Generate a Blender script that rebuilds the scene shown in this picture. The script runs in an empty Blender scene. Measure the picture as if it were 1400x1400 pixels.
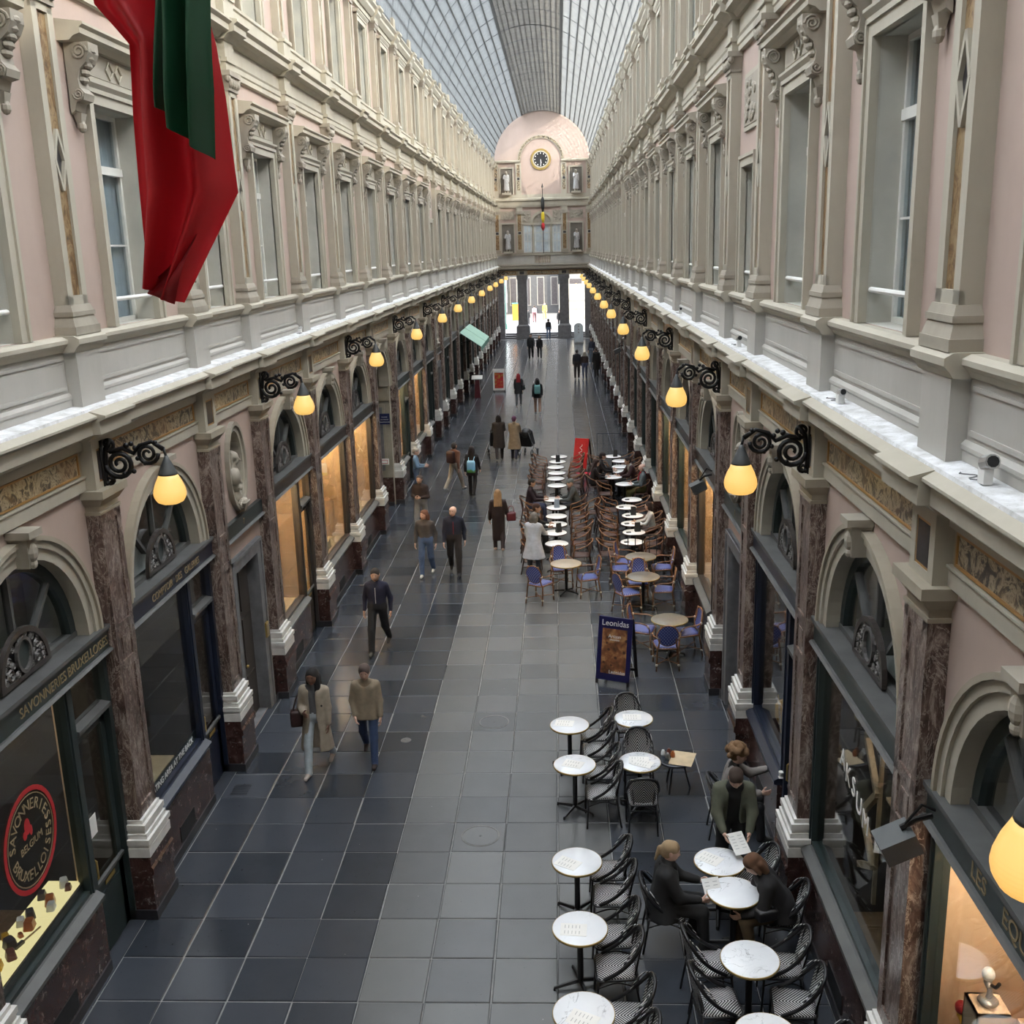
import bpy, math, random
import numpy as np
from mathutils import Matrix, Vector
R = random.Random(7)
scene = bpy.context.scene
COL = scene.collection
PI = math.pi

# ------------------------------------------------------------------ camera
F_PX, PITCH, YAW, ROLL = 1426.3, 0.248678, -0.049608, -0.028489
CAM = Vector((0, 0, 8.0))
def cam_axes(p, yaw, r):
    cy, sy, cp, sp = math.cos(yaw), math.sin(yaw), math.cos(p), math.sin(p)
    fwd = Vector((sy*cp, cy*cp, -sp)); right = Vector((cy, -sy, 0)); up = right.cross(fwd)
    cr, sr = math.cos(r), math.sin(r)
    return right*cr + up*sr, up*cr - right*sr, fwd
cr_, cu_, cf_ = cam_axes(PITCH, YAW, ROLL)
cam = bpy.data.cameras.new('camera'); camo = bpy.data.objects.new('camera', cam); COL.objects.link(camo)
camo.matrix_world = Matrix(((cr_.x, cu_.x, -cf_.x, CAM.x), (cr_.y, cu_.y, -cf_.y, CAM.y), (cr_.z, cu_.z, -cf_.z, CAM.z), (0, 0, 0, 1)))
cam.sensor_fit = 'HORIZONTAL'; cam.sensor_width = 36; cam.lens = 36*F_PX/1400; cam.clip_end = 600; cam.clip_start = 0.05
scene.camera = camo

# ------------------------------------------------------------------ world, sun, exposure
world = bpy.data.worlds.new('sky'); scene.world = world; world.use_nodes = True
nt = world.node_tree; nt.nodes.clear()
sky = nt.nodes.new('ShaderNodeTexSky'); sky.sky_type = 'NISHITA'; sky.sun_disc = False
sky.sun_elevation = math.radians(42); sky.sun_rotation = math.radians(140); sky.dust_density = 3
hz = nt.nodes.new('ShaderNodeMixRGB'); hz.inputs[0].default_value = 0.72; hz.inputs[2].default_value = (2.72, 2.75, 2.80, 1)   # thin bright cloud
mulv = nt.nodes.new('ShaderNodeBackground'); mulv.inputs[1].default_value = 2.2
scl = nt.nodes.new('ShaderNodeMixRGB'); scl.blend_type = 'MULTIPLY'; scl.inputs[0].default_value = 1; scl.inputs[2].default_value = (0.25, 0.25, 0.25, 1)
wo = nt.nodes.new('ShaderNodeOutputWorld')
nt.links.new(sky.outputs[0], scl.inputs[1]); nt.links.new(scl.outputs[0], hz.inputs[1]); nt.links.new(hz.outputs[0], mulv.inputs[0]); nt.links.new(mulv.outputs[0], wo.inputs[0])
sun = bpy.data.lights.new('sun', 'SUN'); sun.energy = 3.6; sun.angle = math.radians(1.5); sun.color = (1.0, 0.86, 0.66)
suno = bpy.data.objects.new('sun', sun); COL.objects.link(suno)
suno.rotation_euler = Vector((-0.62, 0.68, -0.38)).to_track_quat('-Z', 'Y').to_euler()
scene.view_settings.view_transform = 'Standard'; scene.view_settings.look = 'None'
scene.view_settings.gamma = 1; scene.view_settings.use_curve_mapping = False
scene.view_settings.exposure = 1.5
try:
    scene.cycles.max_bounces = 8; scene.cycles.diffuse_bounces = 4; scene.cycles.transparent_max_bounces = 12
    scene.cycles.glossy_bounces = 3; scene.cycles.transmission_bounces = 4; scene.cycles.sample_clamp_indirect = 6
    scene.cycles.caustics_reflective = False; scene.cycles.caustics_refractive = False
except Exception:
    pass

# ------------------------------------------------------------------ materials
M = {}
class NT:
    def __init__(s, name):
        m = bpy.data.materials.new(name); m.use_nodes = True; s.m = m; s.t = m.node_tree; s.t.nodes.clear()
        s.out = s.n('ShaderNodeOutputMaterial'); M[name] = m
    def n(s, ty, **kw):
        nd = s.t.nodes.new(ty)
        for k, v in kw.items(): setattr(nd, k, v)
        return nd
    def l(s, a, b): s.t.links.new(a, b)
    def val(s, node, i, v):
        if hasattr(v, 'is_linked') or hasattr(v, 'links'): s.l(v, node.inputs[i])
        else: node.inputs[i].default_value = v
    def pos(s): return s.n('ShaderNodeNewGeometry').outputs['Position']
    def obj(s): return s.n('ShaderNodeTexCoord').outputs['Object']
    def mapping(s, vec, scale=(1, 1, 1), rot=(0, 0, 0), loc=(0, 0, 0)):
        mp = s.n('ShaderNodeMapping'); s.l(vec, mp.inputs[0]); mp.inputs['Scale'].default_value = scale
        mp.inputs['Rotation'].default_value = rot; s.val(mp, 'Location', loc); return mp.outputs[0]
    def noise(s, vec, scale, detail=4, rough=.55, dist=0):
        nd = s.n('ShaderNodeTexNoise'); s.l(vec, nd.inputs['Vector']); nd.inputs['Scale'].default_value = scale
        nd.inputs['Detail'].default_value = detail; nd.inputs['Roughness'].default_value = rough; nd.inputs['Distortion'].default_value = dist
        return nd.outputs['Fac']
    def voro(s, vec, scale, feature='F1', out='Distance'):
        nd = s.n('ShaderNodeTexVoronoi', feature=feature); s.l(vec, nd.inputs['Vector']); nd.inputs['Scale'].default_value = scale
        return nd.outputs[out]
    def ramp(s, fac, stops, const=False):
        nd = s.n('ShaderNodeValToRGB'); s.l(fac, nd.inputs[0]); e = nd.color_ramp.elements
        if const: nd.color_ramp.interpolation = 'CONSTANT'
        while len(e) < len(stops): e.new(.5)
        for el, (p, c) in zip(e, stops): el.position = p; el.color = (c[0], c[1], c[2], 1) if not isinstance(c, (int, float)) else (c, c, c, 1)
        return nd.outputs[0]
    def mix(s, fac, a, b, mode='MIX'):
        nd = s.n('ShaderNodeMixRGB', blend_type=mode); s.val(nd, 0, fac); s.val(nd, 1, a if not isinstance(a, tuple) else (*a[:3], 1)); s.val(nd, 2, b if not isinstance(b, tuple) else (*b[:3], 1))
        return nd.outputs[0]
    def math(s, op, a, b=0.0):
        nd = s.n('ShaderNodeMath', operation=op); s.val(nd, 0, a); s.val(nd, 1, b); return nd.outputs[0]
    def bsdf(s, color, rough=.6, metal=0, bump=None, bstr=.3, bdist=.01, spec=.5, emit=None, estr=0):
        b = s.n('ShaderNodeBsdfPrincipled'); s.val(b, 'Base Color', color if not isinstance(color, tuple) else (*color[:3], 1)); s.val(b, 'Roughness', rough)
        b.inputs['Metallic'].default_value = metal; b.inputs['Specular IOR Level'].default_value = spec
        if bump is not None:
            bn = s.n('ShaderNodeBump'); bn.inputs['Strength'].default_value = bstr; bn.inputs['Distance'].default_value = bdist
            s.l(bump, bn.inputs['Height']); s.l(bn.outputs[0], b.inputs['Normal'])
        if emit: b.inputs['Emission Color'].default_value = (*emit, 1); b.inputs['Emission Strength'].default_value = estr
        s.l(b.outputs[0], s.out.inputs[0]); return b

def plain(name, c, rough=.6, metal=0, var=.12, scale=3.0, bump=0, spec=.5):
    t = NT(name); p = t.pos(); n = t.noise(p, scale, 4)
    col = t.mix(t.ramp(n, [(.3, 0), (.7, 1)]), tuple(v*(1-var) for v in c), tuple(min(1, v*(1+var)) for v in c))
    t.bsdf(col, rough, metal, t.noise(p, scale*12, 2) if bump else None, bump or .3, .004, spec); return t.m
def emis(name, c, s):
    t = NT(name); e = t.n('ShaderNodeEmission'); e.inputs[0].default_value = (*c, 1); e.inputs[1].default_value = s; t.l(e.outputs[0], t.out.inputs[0]); return t.m

def dirty(name, c, dark, rough=.75, amt=.5):
    """painted stucco with broad grime patches"""
    t = NT(name); p = t.pos(); n = t.noise(t.mapping(p, (1, 1, .35)), 1.6, 6, .62); n2 = t.noise(p, 9, 4)
    f = t.math('MULTIPLY', t.ramp(n, [(.42, 0), (.75, 1)]), amt)
    col = t.mix(f, c, dark); col = t.mix(t.math('MULTIPLY', n2, .18), col, tuple(v*.7 for v in c))
    t.bsdf(col, rough, 0, n2, .15, .004); return t.m
dirty('cream', (0.423, 0.392, 0.320), (0.297, 0.270, 0.211))
dirty('cream_dark', (0.360, 0.320, 0.248), (0.234, 0.198, 0.149))
dirty('pink', (0.437, 0.339, 0.293), (0.368, 0.290, 0.244), amt=.5)
dirty('parapet', (0.437, 0.423, 0.389), (0.342, 0.328, 0.294), amt=.6)
dirty('carved', (0.351, 0.318, 0.261), (0.199, 0.176, 0.142), amt=.8)
def ledge():
    t = NT('ledge_white'); p = t.pos(); n = t.noise(p, 5, 6, .65); n2 = t.noise(p, 40, 3, .7)
    c = t.mix(t.ramp(n, [(.35, 0), (.65, 1)]), (.72, .73, .75), (.45, .45, .44)); c = t.mix(t.ramp(n2, [(.62, 0), (.72, .6)]), c, (.25, .24, .22))
    t.bsdf(c, .8, 0, n2, .4, .01)
ledge()
def marble_brown():
    t = NT('marble_brown'); p = t.mapping(t.pos(), (1, 1, .4)); n = t.noise(p, 4.2, 10, .72, 2.2); n2 = t.noise(p, 7, 8, .7, 1.5)
    c = t.ramp(n, [(.34, (.024, .014, .012)), (.46, (.080, .047, .038)), (.54, (.15, .105, .088)), (.64, (.34, .285, .25))])
    v = t.ramp(n2, [(.48, 0), (.50, 1), (.52, 0)]); c = t.mix(t.math('MULTIPLY', v, .75), c, (.52, .47, .42)); t.bsdf(c, .28, 0, n2, .1, .003)
marble_brown()
def marble_red():
    t = NT('marble_red'); p = t.pos(); n = t.noise(p, 5, 8, .65, 1.0); n2 = t.noise(p, 9, 6, .7, 1.2); n3 = t.noise(p, 3, 4)
    c = t.ramp(n, [(.32, (.020, .010, .009)), (.55, (.060, .030, .026)), (.75, (.12, .075, .065))])
    f = t.math('MULTIPLY', t.ramp(n2, [(.56, 0), (.66, 1)]), t.ramp(n3, [(.42, .1), (.6, .7)])); c = t.mix(f, c, (.50, .44, .40)); t.bsdf(c, .22)
marble_red()
def frieze():
    t = NT('marble_frieze'); p = t.pos(); n = t.noise(p, 4.5, 8, .65, 2.5); n2 = t.noise(p, 1.3, 4, .6, .5)
    a = t.ramp(n, [(.36, (.018, .016, .017)), (.45, (.055, .045, .040)), (.50, (.30, .25, .17)), (.56, (.48, .42, .30)), (.62, (.20, .16, .11)), (.70, (.035, .03, .03))])
    c = t.mix(t.ramp(n2, [(.5, 0), (.62, .40)]), a, (.30, .16, .06)); t.bsdf(c, .3)
frieze()
def inlay():
    t = NT('marble_inlay'); p = t.mapping(t.pos(), (1, 1, .5)); n = t.noise(p, 7, 8, .65, 2)
    t.bsdf(t.ramp(n, [(.3, (.045, .025, .015)), (.45, (.17, .095, .038)), (.55, (.30, .215, .115)), (.7, (.13, .072, .04))]), .3)
inlay()
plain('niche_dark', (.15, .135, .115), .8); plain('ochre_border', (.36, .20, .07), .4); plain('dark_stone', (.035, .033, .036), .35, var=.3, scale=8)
plain('black_plinth', (.028, .027, .03), .35, var=.3); plain('base_white', (.62, .61, .58), .45, var=.12, scale=6)
plain('shop_green', (.024, .035, .035), .35, var=.15, spec=.5); plain('shop_grey', (.088, .090, .088), .5, var=.2)
plain('shop_navy', (.013, .018, .034), .3); plain('shop_brown', (.045, .038, .034), .4)
plain('iron', (.010, .010, .011), .38, .3, spec=.4); plain('iron_grey', (.13, .125, .12), .5, .3, var=.3, scale=20)
plain('lamp_cap', (.055, .06, .062), .45); plain('gold', (.42, .30, .10), .4, .6); plain('gold_paint', (.27, .21, .115), .5)
plain('white_paint', (.72, .72, .70), .5, var=.05); plain('sash', (.66, .66, .62), .5, var=.08); plain('reveal', (.45, .44, .39), .7, var=.1, scale=2)
plain('steel', (.5, .5, .5), .35, .8); plain('slab_mortar', (.20, .20, .20), .8, var=.2, scale=6); plain('room_grey', (.50, .52, .51), .8, var=.08)
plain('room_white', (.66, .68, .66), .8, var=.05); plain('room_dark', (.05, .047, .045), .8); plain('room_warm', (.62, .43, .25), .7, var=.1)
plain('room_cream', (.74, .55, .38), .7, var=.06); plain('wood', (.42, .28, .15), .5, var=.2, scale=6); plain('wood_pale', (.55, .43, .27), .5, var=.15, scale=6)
plain('stone_grey', (.155, .155, .16), .6, var=.2, scale=5); plain('stone_beige', (.30, .27, .21), .7, var=.15)
plain('curtain', (.50, .55, .57), .9, var=.1, scale=6); plain('red_matte', (.45, .02, .025), .5); plain('black_matte', (.012, .012, .013), .6)
plain('paper', (.80, .79, .76), .8, var=.03); plain('print_grey', (.45, .45, .44), .8); plain('asphalt', (.11, .107, .10), .85, var=.15)

def glass(name, tint, refl_rough=.02, ior=1.45, haze=0.0, hazecol=(.5, .5, .5)):
    t = NT(name); tr = t.n('ShaderNodeBsdfTransparent'); tr.inputs[0].default_value = (*tint, 1)
    gl = t.n('ShaderNodeBsdfGlossy'); gl.inputs['Roughness'].default_value = refl_rough; gl.inputs[0].default_value = (.9, .9, .9, 1)
    lw = t.n('ShaderNodeLayerWeight'); lw.inputs[0].default_value = .5; r0 = ((ior-1)/(ior+1))**2; mx = t.n('ShaderNodeMixShader')
    fr = t.math('ADD', t.math('MULTIPLY', t.math('POWER', lw.outputs['Facing'], 5.0), .9), r0)
    t.l(fr, mx.inputs[0]); t.l(tr.outputs[0], mx.inputs[1]); t.l(gl.outputs[0], mx.inputs[2]); last = mx
    if haze:
        df = t.n('ShaderNodeBsdfTranslucent'); df.inputs[0].default_value = (*hazecol, 1); d2 = t.n('ShaderNodeBsdfDiffuse'); d2.inputs[0].default_value = (*hazecol, 1)
        ad = t.n('ShaderNodeMixShader'); ad.inputs[0].default_value = .35; t.l(df.outputs[0], ad.inputs[1]); t.l(d2.outputs[0], ad.inputs[2])
        m2 = t.n('ShaderNodeMixShader'); m2.inputs[0].default_value = haze; t.l(mx.outputs[0], m2.inputs[1]); t.l(ad.outputs[0], m2.inputs[2]); last = m2
    t.l(last.outputs[0], t.out.inputs[0])
glass('glass', (.86, .88, .88), ior=1.55); glass('window_glass', (.80, .84, .86), ior=1.6)
glass('roof_glass', (.92, .96, .98), .1, 1.3, .45, (.86, .90, .92))
plain('roof_iron', (.055, .06, .062), .6); plain('roof_crown', (.11, .105, .095), .7, var=.25, scale=2)

def lamp_mat():
    t = NT('lamp_glass'); z = t.n('ShaderNodeSeparateXYZ'); t.l(t.obj(), z.inputs[0])
    w = t.math('SINE', t.math('MULTIPLY', z.outputs[2], 260.0)); band = t.ramp(z.outputs[2], [(0, 1), (.16, 1), (.2, 0)])
    f = t.math('MULTIPLY', t.ramp(w, [(.0, 0), (.9, .16)]), band)
    lw = t.n('ShaderNodeLayerWeight'); lw.inputs[0].default_value = .35
    c = t.mix(lw.outputs['Facing'], (1.0, .68, .19), (1.0, .48, .09)); c = t.mix(f, c, (.80, .42, .08))
    e = t.n('ShaderNodeEmission'); t.l(c, e.inputs[0]); e.inputs[1].default_value = 0.34
    d = t.n('ShaderNodeBsdfPrincipled'); d.inputs['Base Color'].default_value = (.22, .17, .10, 1); d.inputs['Roughness'].default_value = .4
    a = t.n('ShaderNodeAddShader'); t.l(e.outputs[0], a.inputs[0]); t.l(d.outputs[0], a.inputs[1]); t.l(a.outputs[0], t.out.inputs[0])
lamp_mat()
emis('warm_light', (1.0, .76, .45), 80.0); emis('cream_light', (1.0, .80, .58), 52.0); emis('cafe_light', (1.0, .80, .60), 16.0); emis('lit_board', (1.0, .86, .42), 0.42); emis('white_neon', (1, 1, 1), 0.9); emis('warm_bulb', (1, .7, .35), 3.0)

def slate(name, lo, hi, island, r0=.16, r1=.34, tint=None):
    t = NT(name); p = t.pos()
    rnd = t.n('ShaderNodeNewGeometry').outputs['Random Per Island'] if island else t.n('ShaderNodeObjectInfo').outputs['Random']
    n = t.noise(p, 2.2, 6, .6); n2 = t.noise(p, 14, 5, .7); sp = t.voro(p, 3.0)
    base = t.mix(rnd, lo, hi); base = t.mix(t.math('MULTIPLY', t.ramp(n, [(.25, 0), (.80, 1)]), .18), base, tuple(v*1.3 for v in hi))
    n3 = t.noise(p, 26, 3, .6); base = t.mix(t.math('MULTIPLY', t.math('GREATER_THAN', n3, .70), .45), base, tuple(v*.35 for v in lo))
    base = t.mix(t.math('MULTIPLY', t.math('LESS_THAN', sp, .02), .5), base, (.42, .42, .42))
    t.bsdf(base, (r0+r1)/2, 0, None, .05, .003, .5)
for isl in (0, 1):
    slate('slate_dark' + '_far'*isl, (.020, .024, .031), (.052, .058, .070), isl, .14, .28); slate('slate_light' + '_far'*isl, (.078, .082, .087), (.125, .127, .128), isl, .18, .32)

def weave(name, a, b, k, kind='chevron', rough=.5):
    t = NT(name); x = t.n('ShaderNodeSeparateXYZ'); t.l(t.obj(), x.inputs[0])
    if kind == 'chevron':
        v = t.math('ADD', t.math('ABSOLUTE', x.outputs[0]), t.math('ADD', x.outputs[1], x.outputs[2])); f = t.math('SINE', t.math('MULTIPLY', v, k))
        fine = t.math('SINE', t.math('MULTIPLY', x.outputs[0], k*1.7)); f = t.math('ADD', f, t.math('MULTIPLY', fine, .12))
    else:
        f = t.math('MULTIPLY', t.math('SINE', t.math('MULTIPLY', x.outputs[0], k)), t.math('SINE', t.math('MULTIPLY', t.math('ADD', x.outputs[1], x.outputs[2]), k)))
    c = t.mix(t.ramp(f, [(.45, 0), (.6, 1)] if kind == 'chevron' else [(.35, 0), (.5, 1)]), a, b); t.bsdf(c, rough, 0, f, .4, .003)
weave('weave_bw', (.010, .010, .012), (.66, .66, .66), 190); weave('weave_blue', (.030, .050, .25), (.30, .34, .55), 110, 'check'); weave('weave_brown', (.035, .012, .008), (.15, .06, .035), 160, 'check')
plain('chair_black', (.010, .010, .012), .35); plain('cane', (.20, .085, .030), .4, var=.25, scale=10); plain('cane_white', (.62, .55, .45), .5); plain('cane_dark', (.055, .022, .014), .4, var=.3, scale=10)
def table_marble():
    t = NT('table_marble'); rnd = t.n('ShaderNodeObjectInfo').outputs['Random']; cb = t.n('ShaderNodeCombineXYZ'); t.l(t.math('MULTIPLY', rnd, 37.), cb.inputs[0]); t.l(t.math('MULTIPLY', rnd, 91.), cb.inputs[1])
    p = t.mapping(t.obj(), (1, 1.6, 1), (0, 0, .6), cb.outputs[0]); n = t.noise(p, 3.2, 5, .55, 1.2); v = t.ramp(n, [(.485, 0), (.5, 1), (.515, 0)]); m = t.noise(p, 2.0, 2)
    v2 = t.math('MULTIPLY', v, t.ramp(m, [(.45, 0), (.6, .8)])); n3 = t.noise(p, 1.8, 3); c = t.mix(t.ramp(n3, [(.5, 0), (.75, .25)]), (.80, .82, .85), (.55, .57, .60)); t.bsdf(t.mix(v2, c, (.16, .17, .19)), .18)
table_marble()
plain('tabletop_white', (.85, .85, .84), .2, var=.03); plain('tabletop_grey', (.16, .15, .13), .3, var=.15, scale=9); plain('tabletop_tan', (.42, .36, .28), .3, var=.12, scale=9)

# ------------------------------------------------------------------ mesh helpers
class MB:
    def __init__(s): s.v = []; s.f = []; s.m = []; s.mats = []
    def mi(s, mat):
        if mat not in s.mats: s.mats.append(mat)
        return s.mats.index(mat)
    def add(s, vs, fs, mat):
        o = len(s.v); i = s.mi(mat); s.v.extend([tuple(p) for p in vs])
        for f in fs: s.f.append(tuple(a+o for a in f)); s.m.append(i)
        return s
    def box(s, x0, x1, y0, y1, z0, z1, mat):
        return s.add([(x0,y0,z0),(x1,y0,z0),(x1,y1,z0),(x0,y1,z0),(x0,y0,z1),(x1,y0,z1),(x1,y1,z1),(x0,y1,z1)],
                     [(0,3,2,1),(4,5,6,7),(0,1,5,4),(1,2,6,5),(2,3,7,6),(3,0,4,7)], mat)
    def taper(s, c, a, b, mat):
        """frustum box: a=(hx,hy,z) below, b=(hx,hy,z) above, centred on c=(x,y)"""
        x, y = c
        return s.add([(x-a[0],y-a[1],a[2]),(x+a[0],y-a[1],a[2]),(x+a[0],y+a[1],a[2]),(x-a[0],y+a[1],a[2]),
                      (x-b[0],y-b[1],b[2]),(x+b[0],y-b[1],b[2]),(x+b[0],y+b[1],b[2]),(x-b[0],y+b[1],b[2])],
                     [(0,3,2,1),(4,5,6,7),(0,1,5,4),(1,2,6,5),(2,3,7,6),(3,0,4,7)], mat)
    def quad(s, a, b, c, d, mat): return s.add([a, b, c, d], [(0,1,2,3)], mat)
    def run(s, prof, y0, y1, mat, caps=True):
        """closed (d,z) profile, counter-clockwise seen from -y, swept along y"""
        n = len(prof); vs = [(d,y0,z) for d,z in prof] + [(d,y1,z) for d,z in prof]
        fs = [(i,(i+1)%n,n+(i+1)%n,n+i) for i in range(n)]
        if caps: fs += [tuple(range(n-1,-1,-1)), tuple(range(n,2*n))]
        return s.add(vs, fs, mat)
    def lathe(s, prof, n, mat, c=(0,0,0), cap=True):
        vs = []; fs = []
        for r, z in prof:
            for k in range(n): a = 2*PI*k/n; vs.append((c[0]+r*math.cos(a), c[1]+r*math.sin(a), c[2]+z))
        for i in range(len(prof)-1):
            for k in range(n): k2 = (k+1)%n; fs.append((i*n+k, i*n+k2, (i+1)*n+k2, (i+1)*n+k))
        if cap: fs += [tuple(range(n-1,-1,-1)), tuple(range((len(prof)-1)*n, len(prof)*n))]
        return s.add(vs, fs, mat)
    def tube(s, pts, r, n, mat, closed=False):
        pts = [Vector(p) for p in pts]; N = len(pts); rs = r if isinstance(r, (list, tuple)) else [r]*N; vs = []; fs = []; up = None
        for i, p in enumerate(pts):
            a = pts[(i-1)%N] if (closed or i > 0) else p; b = pts[(i+1)%N] if (closed or i < N-1) else p
            t = (b-a).normalized()
            if up is None: up = Vector((0,0,1)) if abs(t.z) < .9 else Vector((1,0,0))
            u = t.cross(up)
            if u.length < 1e-4: u = t.orthogonal()
            u.normalize(); w = u.cross(t).normalized(); up = w
            for k in range(n): q = 2*PI*k/n; vs.append(tuple(p + (u*math.cos(q)+w*math.sin(q))*rs[i]))
        for i in range(N if closed else N-1):
            j = (i+1)%N
            for k in range(n): k2 = (k+1)%n; fs.append((i*n+k, j*n+k, j*n+k2, i*n+k2))
        if not closed: fs += [tuple(range(n)), tuple(range((N-1)*n+n-1, (N-1)*n-1, -1))]
        return s.add(vs, fs, mat)
    def ell(s, c, rx, ry, rz, mat, nu=10, nv=7):
        vs = [(c[0],c[1],c[2]-rz)]; fs = []
        for i in range(1, nv):
            ph = -PI/2 + PI*i/nv
            for k in range(nu): a = 2*PI*k/nu; vs.append((c[0]+rx*math.cos(ph)*math.cos(a), c[1]+ry*math.cos(ph)*math.sin(a), c[2]+rz*math.sin(ph)))
        vs.append((c[0],c[1],c[2]+rz)); L = len(vs)-1
        for k in range(nu):
            k2 = (k+1)%nu; fs.append((0,1+k2,1+k)); fs.append((L,1+(nv-2)*nu+k,1+(nv-2)*nu+k2))
            for i in range(nv-2): fs.append((1+i*nu+k,1+i*nu+k2,1+(i+1)*nu+k2,1+(i+1)*nu+k))
        return s.add(vs, fs, mat)
    def arc(s, cz, r0, r1, d0, d1, mat, n=20, a0=0., a1=PI, cy=0, ez=1.0):
        """ring band in the (y,z) plane between radii r0<r1, from depth d0 (back) to d1 (front)"""
        vs = []; fs = []
        for i in range(n+1):
            a = a0+(a1-a0)*i/n; c, q = math.cos(a), math.sin(a)*ez
            vs += [(d0,cy+r0*c,cz+r0*q),(d1,cy+r0*c,cz+r0*q),(d1,cy+r1*c,cz+r1*q),(d0,cy+r1*c,cz+r1*q)]
        for i in range(n):
            o = 4*i
            for k in range(4): fs.append((o+k, o+(k+1)%4, o+4+(k+1)%4, o+4+k))
        fs += [(0,3,2,1),(4*n,4*n+1,4*n+2,4*n+3)]
        return s.add(vs, fs, mat)
    def plate(s, rect, hole, d, mat, deep=None, rmat=None):
        """rectangle (y0,y1,z0,z1) at depth d with a convex hole polygon [(y,z)..]; reveal back to depth `deep`"""
        y0, y1, z0, z1 = rect; cy = sum(p[0] for p in hole)/len(hole); cz = sum(p[1] for p in hole)/len(hole); pts = list(hole)
        import math as mm
        for q in ((y0,z0),(y1,z0),(y1,z1),(y0,z1)):   # add hole points towards the rectangle's corners
            ang = mm.atan2(q[1]-cz, q[0]-cy); best = None
            for i in range(len(hole)):
                ax, az = hole[i]; bx, bz = hole[(i+1)%len(hole)]; dx, dz = mm.cos(ang), mm.sin(ang); den = (bx-ax)*dz-(bz-az)*dx
                if abs(den) < 1e-9: continue
                t = ((cy-ax)*dz-(cz-az)*dx)/den; u = (ax+t*(bx-ax)-cy)*dx+(az+t*(bz-az)-cz)*dz
                if -1e-6 <= t <= 1+1e-6 and u > 0: best = (ax+t*(bx-ax), az+t*(bz-az))
            if best: pts.append(best)
        pts.sort(key=lambda p: mm.atan2(p[1]-cz, p[0]-cy)); out = []
        for y, z in pts:
            dy, dz = y-cy, z-cz; ts = []
            if dy > 1e-9: ts.append((y1-cy)/dy)
            if dy < -1e-9: ts.append((y0-cy)/dy)
            if dz > 1e-9: ts.append((z1-cz)/dz)
            if dz < -1e-9: ts.append((z0-cz)/dz)
            t = min(ts); out.append((cy+dy*t, cz+dz*t))
        n = len(pts); vs = [(d,y,z) for y,z in pts]+[(d,y,z) for y,z in out]
        s.add(vs, [(i,n+i,n+(i+1)%n,(i+1)%n) for i in range(n)], mat)
        if deep is not None: s.add([(d,y,z) for y,z in pts]+[(deep,y,z) for y,z in pts], [(i,(i+1)%n,n+(i+1)%n,n+i) for i in range(n)], rmat or mat)
        return s
    def xf(s, fn): s.v = [tuple(fn(*p)) for p in s.v]; return s
    def mesh(s, name, smooth=False, fix=True):
        me = bpy.data.meshes.new(name); me.from_pydata(s.v, [], s.f)
        for m in s.mats: me.materials.append(M[m])
        me.polygons.foreach_set('material_index', s.m)
        if fix:
            import bmesh
            bm = bmesh.new(); bm.from_mesh(me); bmesh.ops.recalc_face_normals(bm, faces=bm.faces); bm.to_mesh(me); bm.free()
        if smooth: me.polygons.foreach_set('use_smooth', [True]*len(me.polygons)); smart(me) if smooth == 'auto' else None
        me.update(); return me
def smart(me):
    try: me.set_sharp_from_angle(angle=math.radians(40))
    except Exception: pass
def ob(name, me, parent=None, loc=(0,0,0), rz=0., kind=None, scale=None):
    o = bpy.data.objects.new(name, me); COL.objects.link(o); o.location = loc
    if rz: o.rotation_euler = (0,0,rz)
    if scale: o.scale = (scale,)*3 if not isinstance(scale, tuple) else scale
    if parent: o.parent = parent
    if kind: o['kind'] = kind
    return o
def tag(o, label=None, cat=None, group=None, kind=None):
    if label: o['label'] = label
    if cat: o['category'] = cat
    if group: o['group'] = group
    if kind: o['kind'] = kind
    return o
def copy_tree(o, parent=None):
    c = o.copy(); COL.objects.link(c)
    if parent: c.parent = parent
    for ch in list(o.children): copy_tree(ch, c)
    return c

# ------------------------------------------------------------------ layout (metres)
XC = -1.25; XL0, XR0 = XC-4.2, XC+4.2; YEND = 94.0
PY = [.31, 4.04, 7.77, 11.5, 15.28, 18.05] + [18.05+3.78*k for k in range(1, 8)] + [47.27] + [47.27+3.78*k for k in range(1, 8)] + [76.5, 80.28, 84.06, 87.84, 91.62]
BAYS = [(a, b) for a, b in zip(PY, PY[1:])]
NARROW = [(b-a) < 3 for a, b in BAYS]
PASS_L = [i for i, (a, b) in enumerate(BAYS) if abs(a-29.39) < .1][0]
def sx(side, d): return XL0+d if side == 'L' else XR0-d
def put(name, me, parent, side, y, z=0., d=0., kind=None): return ob(name, me, parent, (sx(side, d), y, z), 0 if side == 'L' else PI, kind)
SIDES = ('L', 'R')

# ------------------------------------------------------------------ floor
mb = MB(); mb.box(-9.6, 7, -2, 94.6, -.3, -.012, 'slab_mortar'); floor = ob('floor', mb.mesh('floor'), kind='structure')
S = .7337; X0 = -5.27; Y0 = 9.7077
def slab_mb(h, mat, w=S, l=S):
    g = .005; c = .012; b = MB(); x, y = w/2-g, l/2-g
    b.add([(-x,-y,-.014),(x,-y,-.014),(x,y,-.014),(-x,y,-.014),(-x+c,-y+c,0),(x-c,-y+c,0),(x-c,y-c,0),(-x+c,y-c,0)], [(4,5,6,7),(0,1,5,4),(1,2,6,5),(2,3,7,6),(3,0,4,7)], mat); return b
slab = {k: slab_mb(0, 'slate_'+k).mesh('paving_stone_'+k, fix=False) for k in ('dark', 'light')}
far = {'slate_dark_far': MB(), 'slate_light_far': MB()}; nst = 0; farmb = MB()
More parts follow.
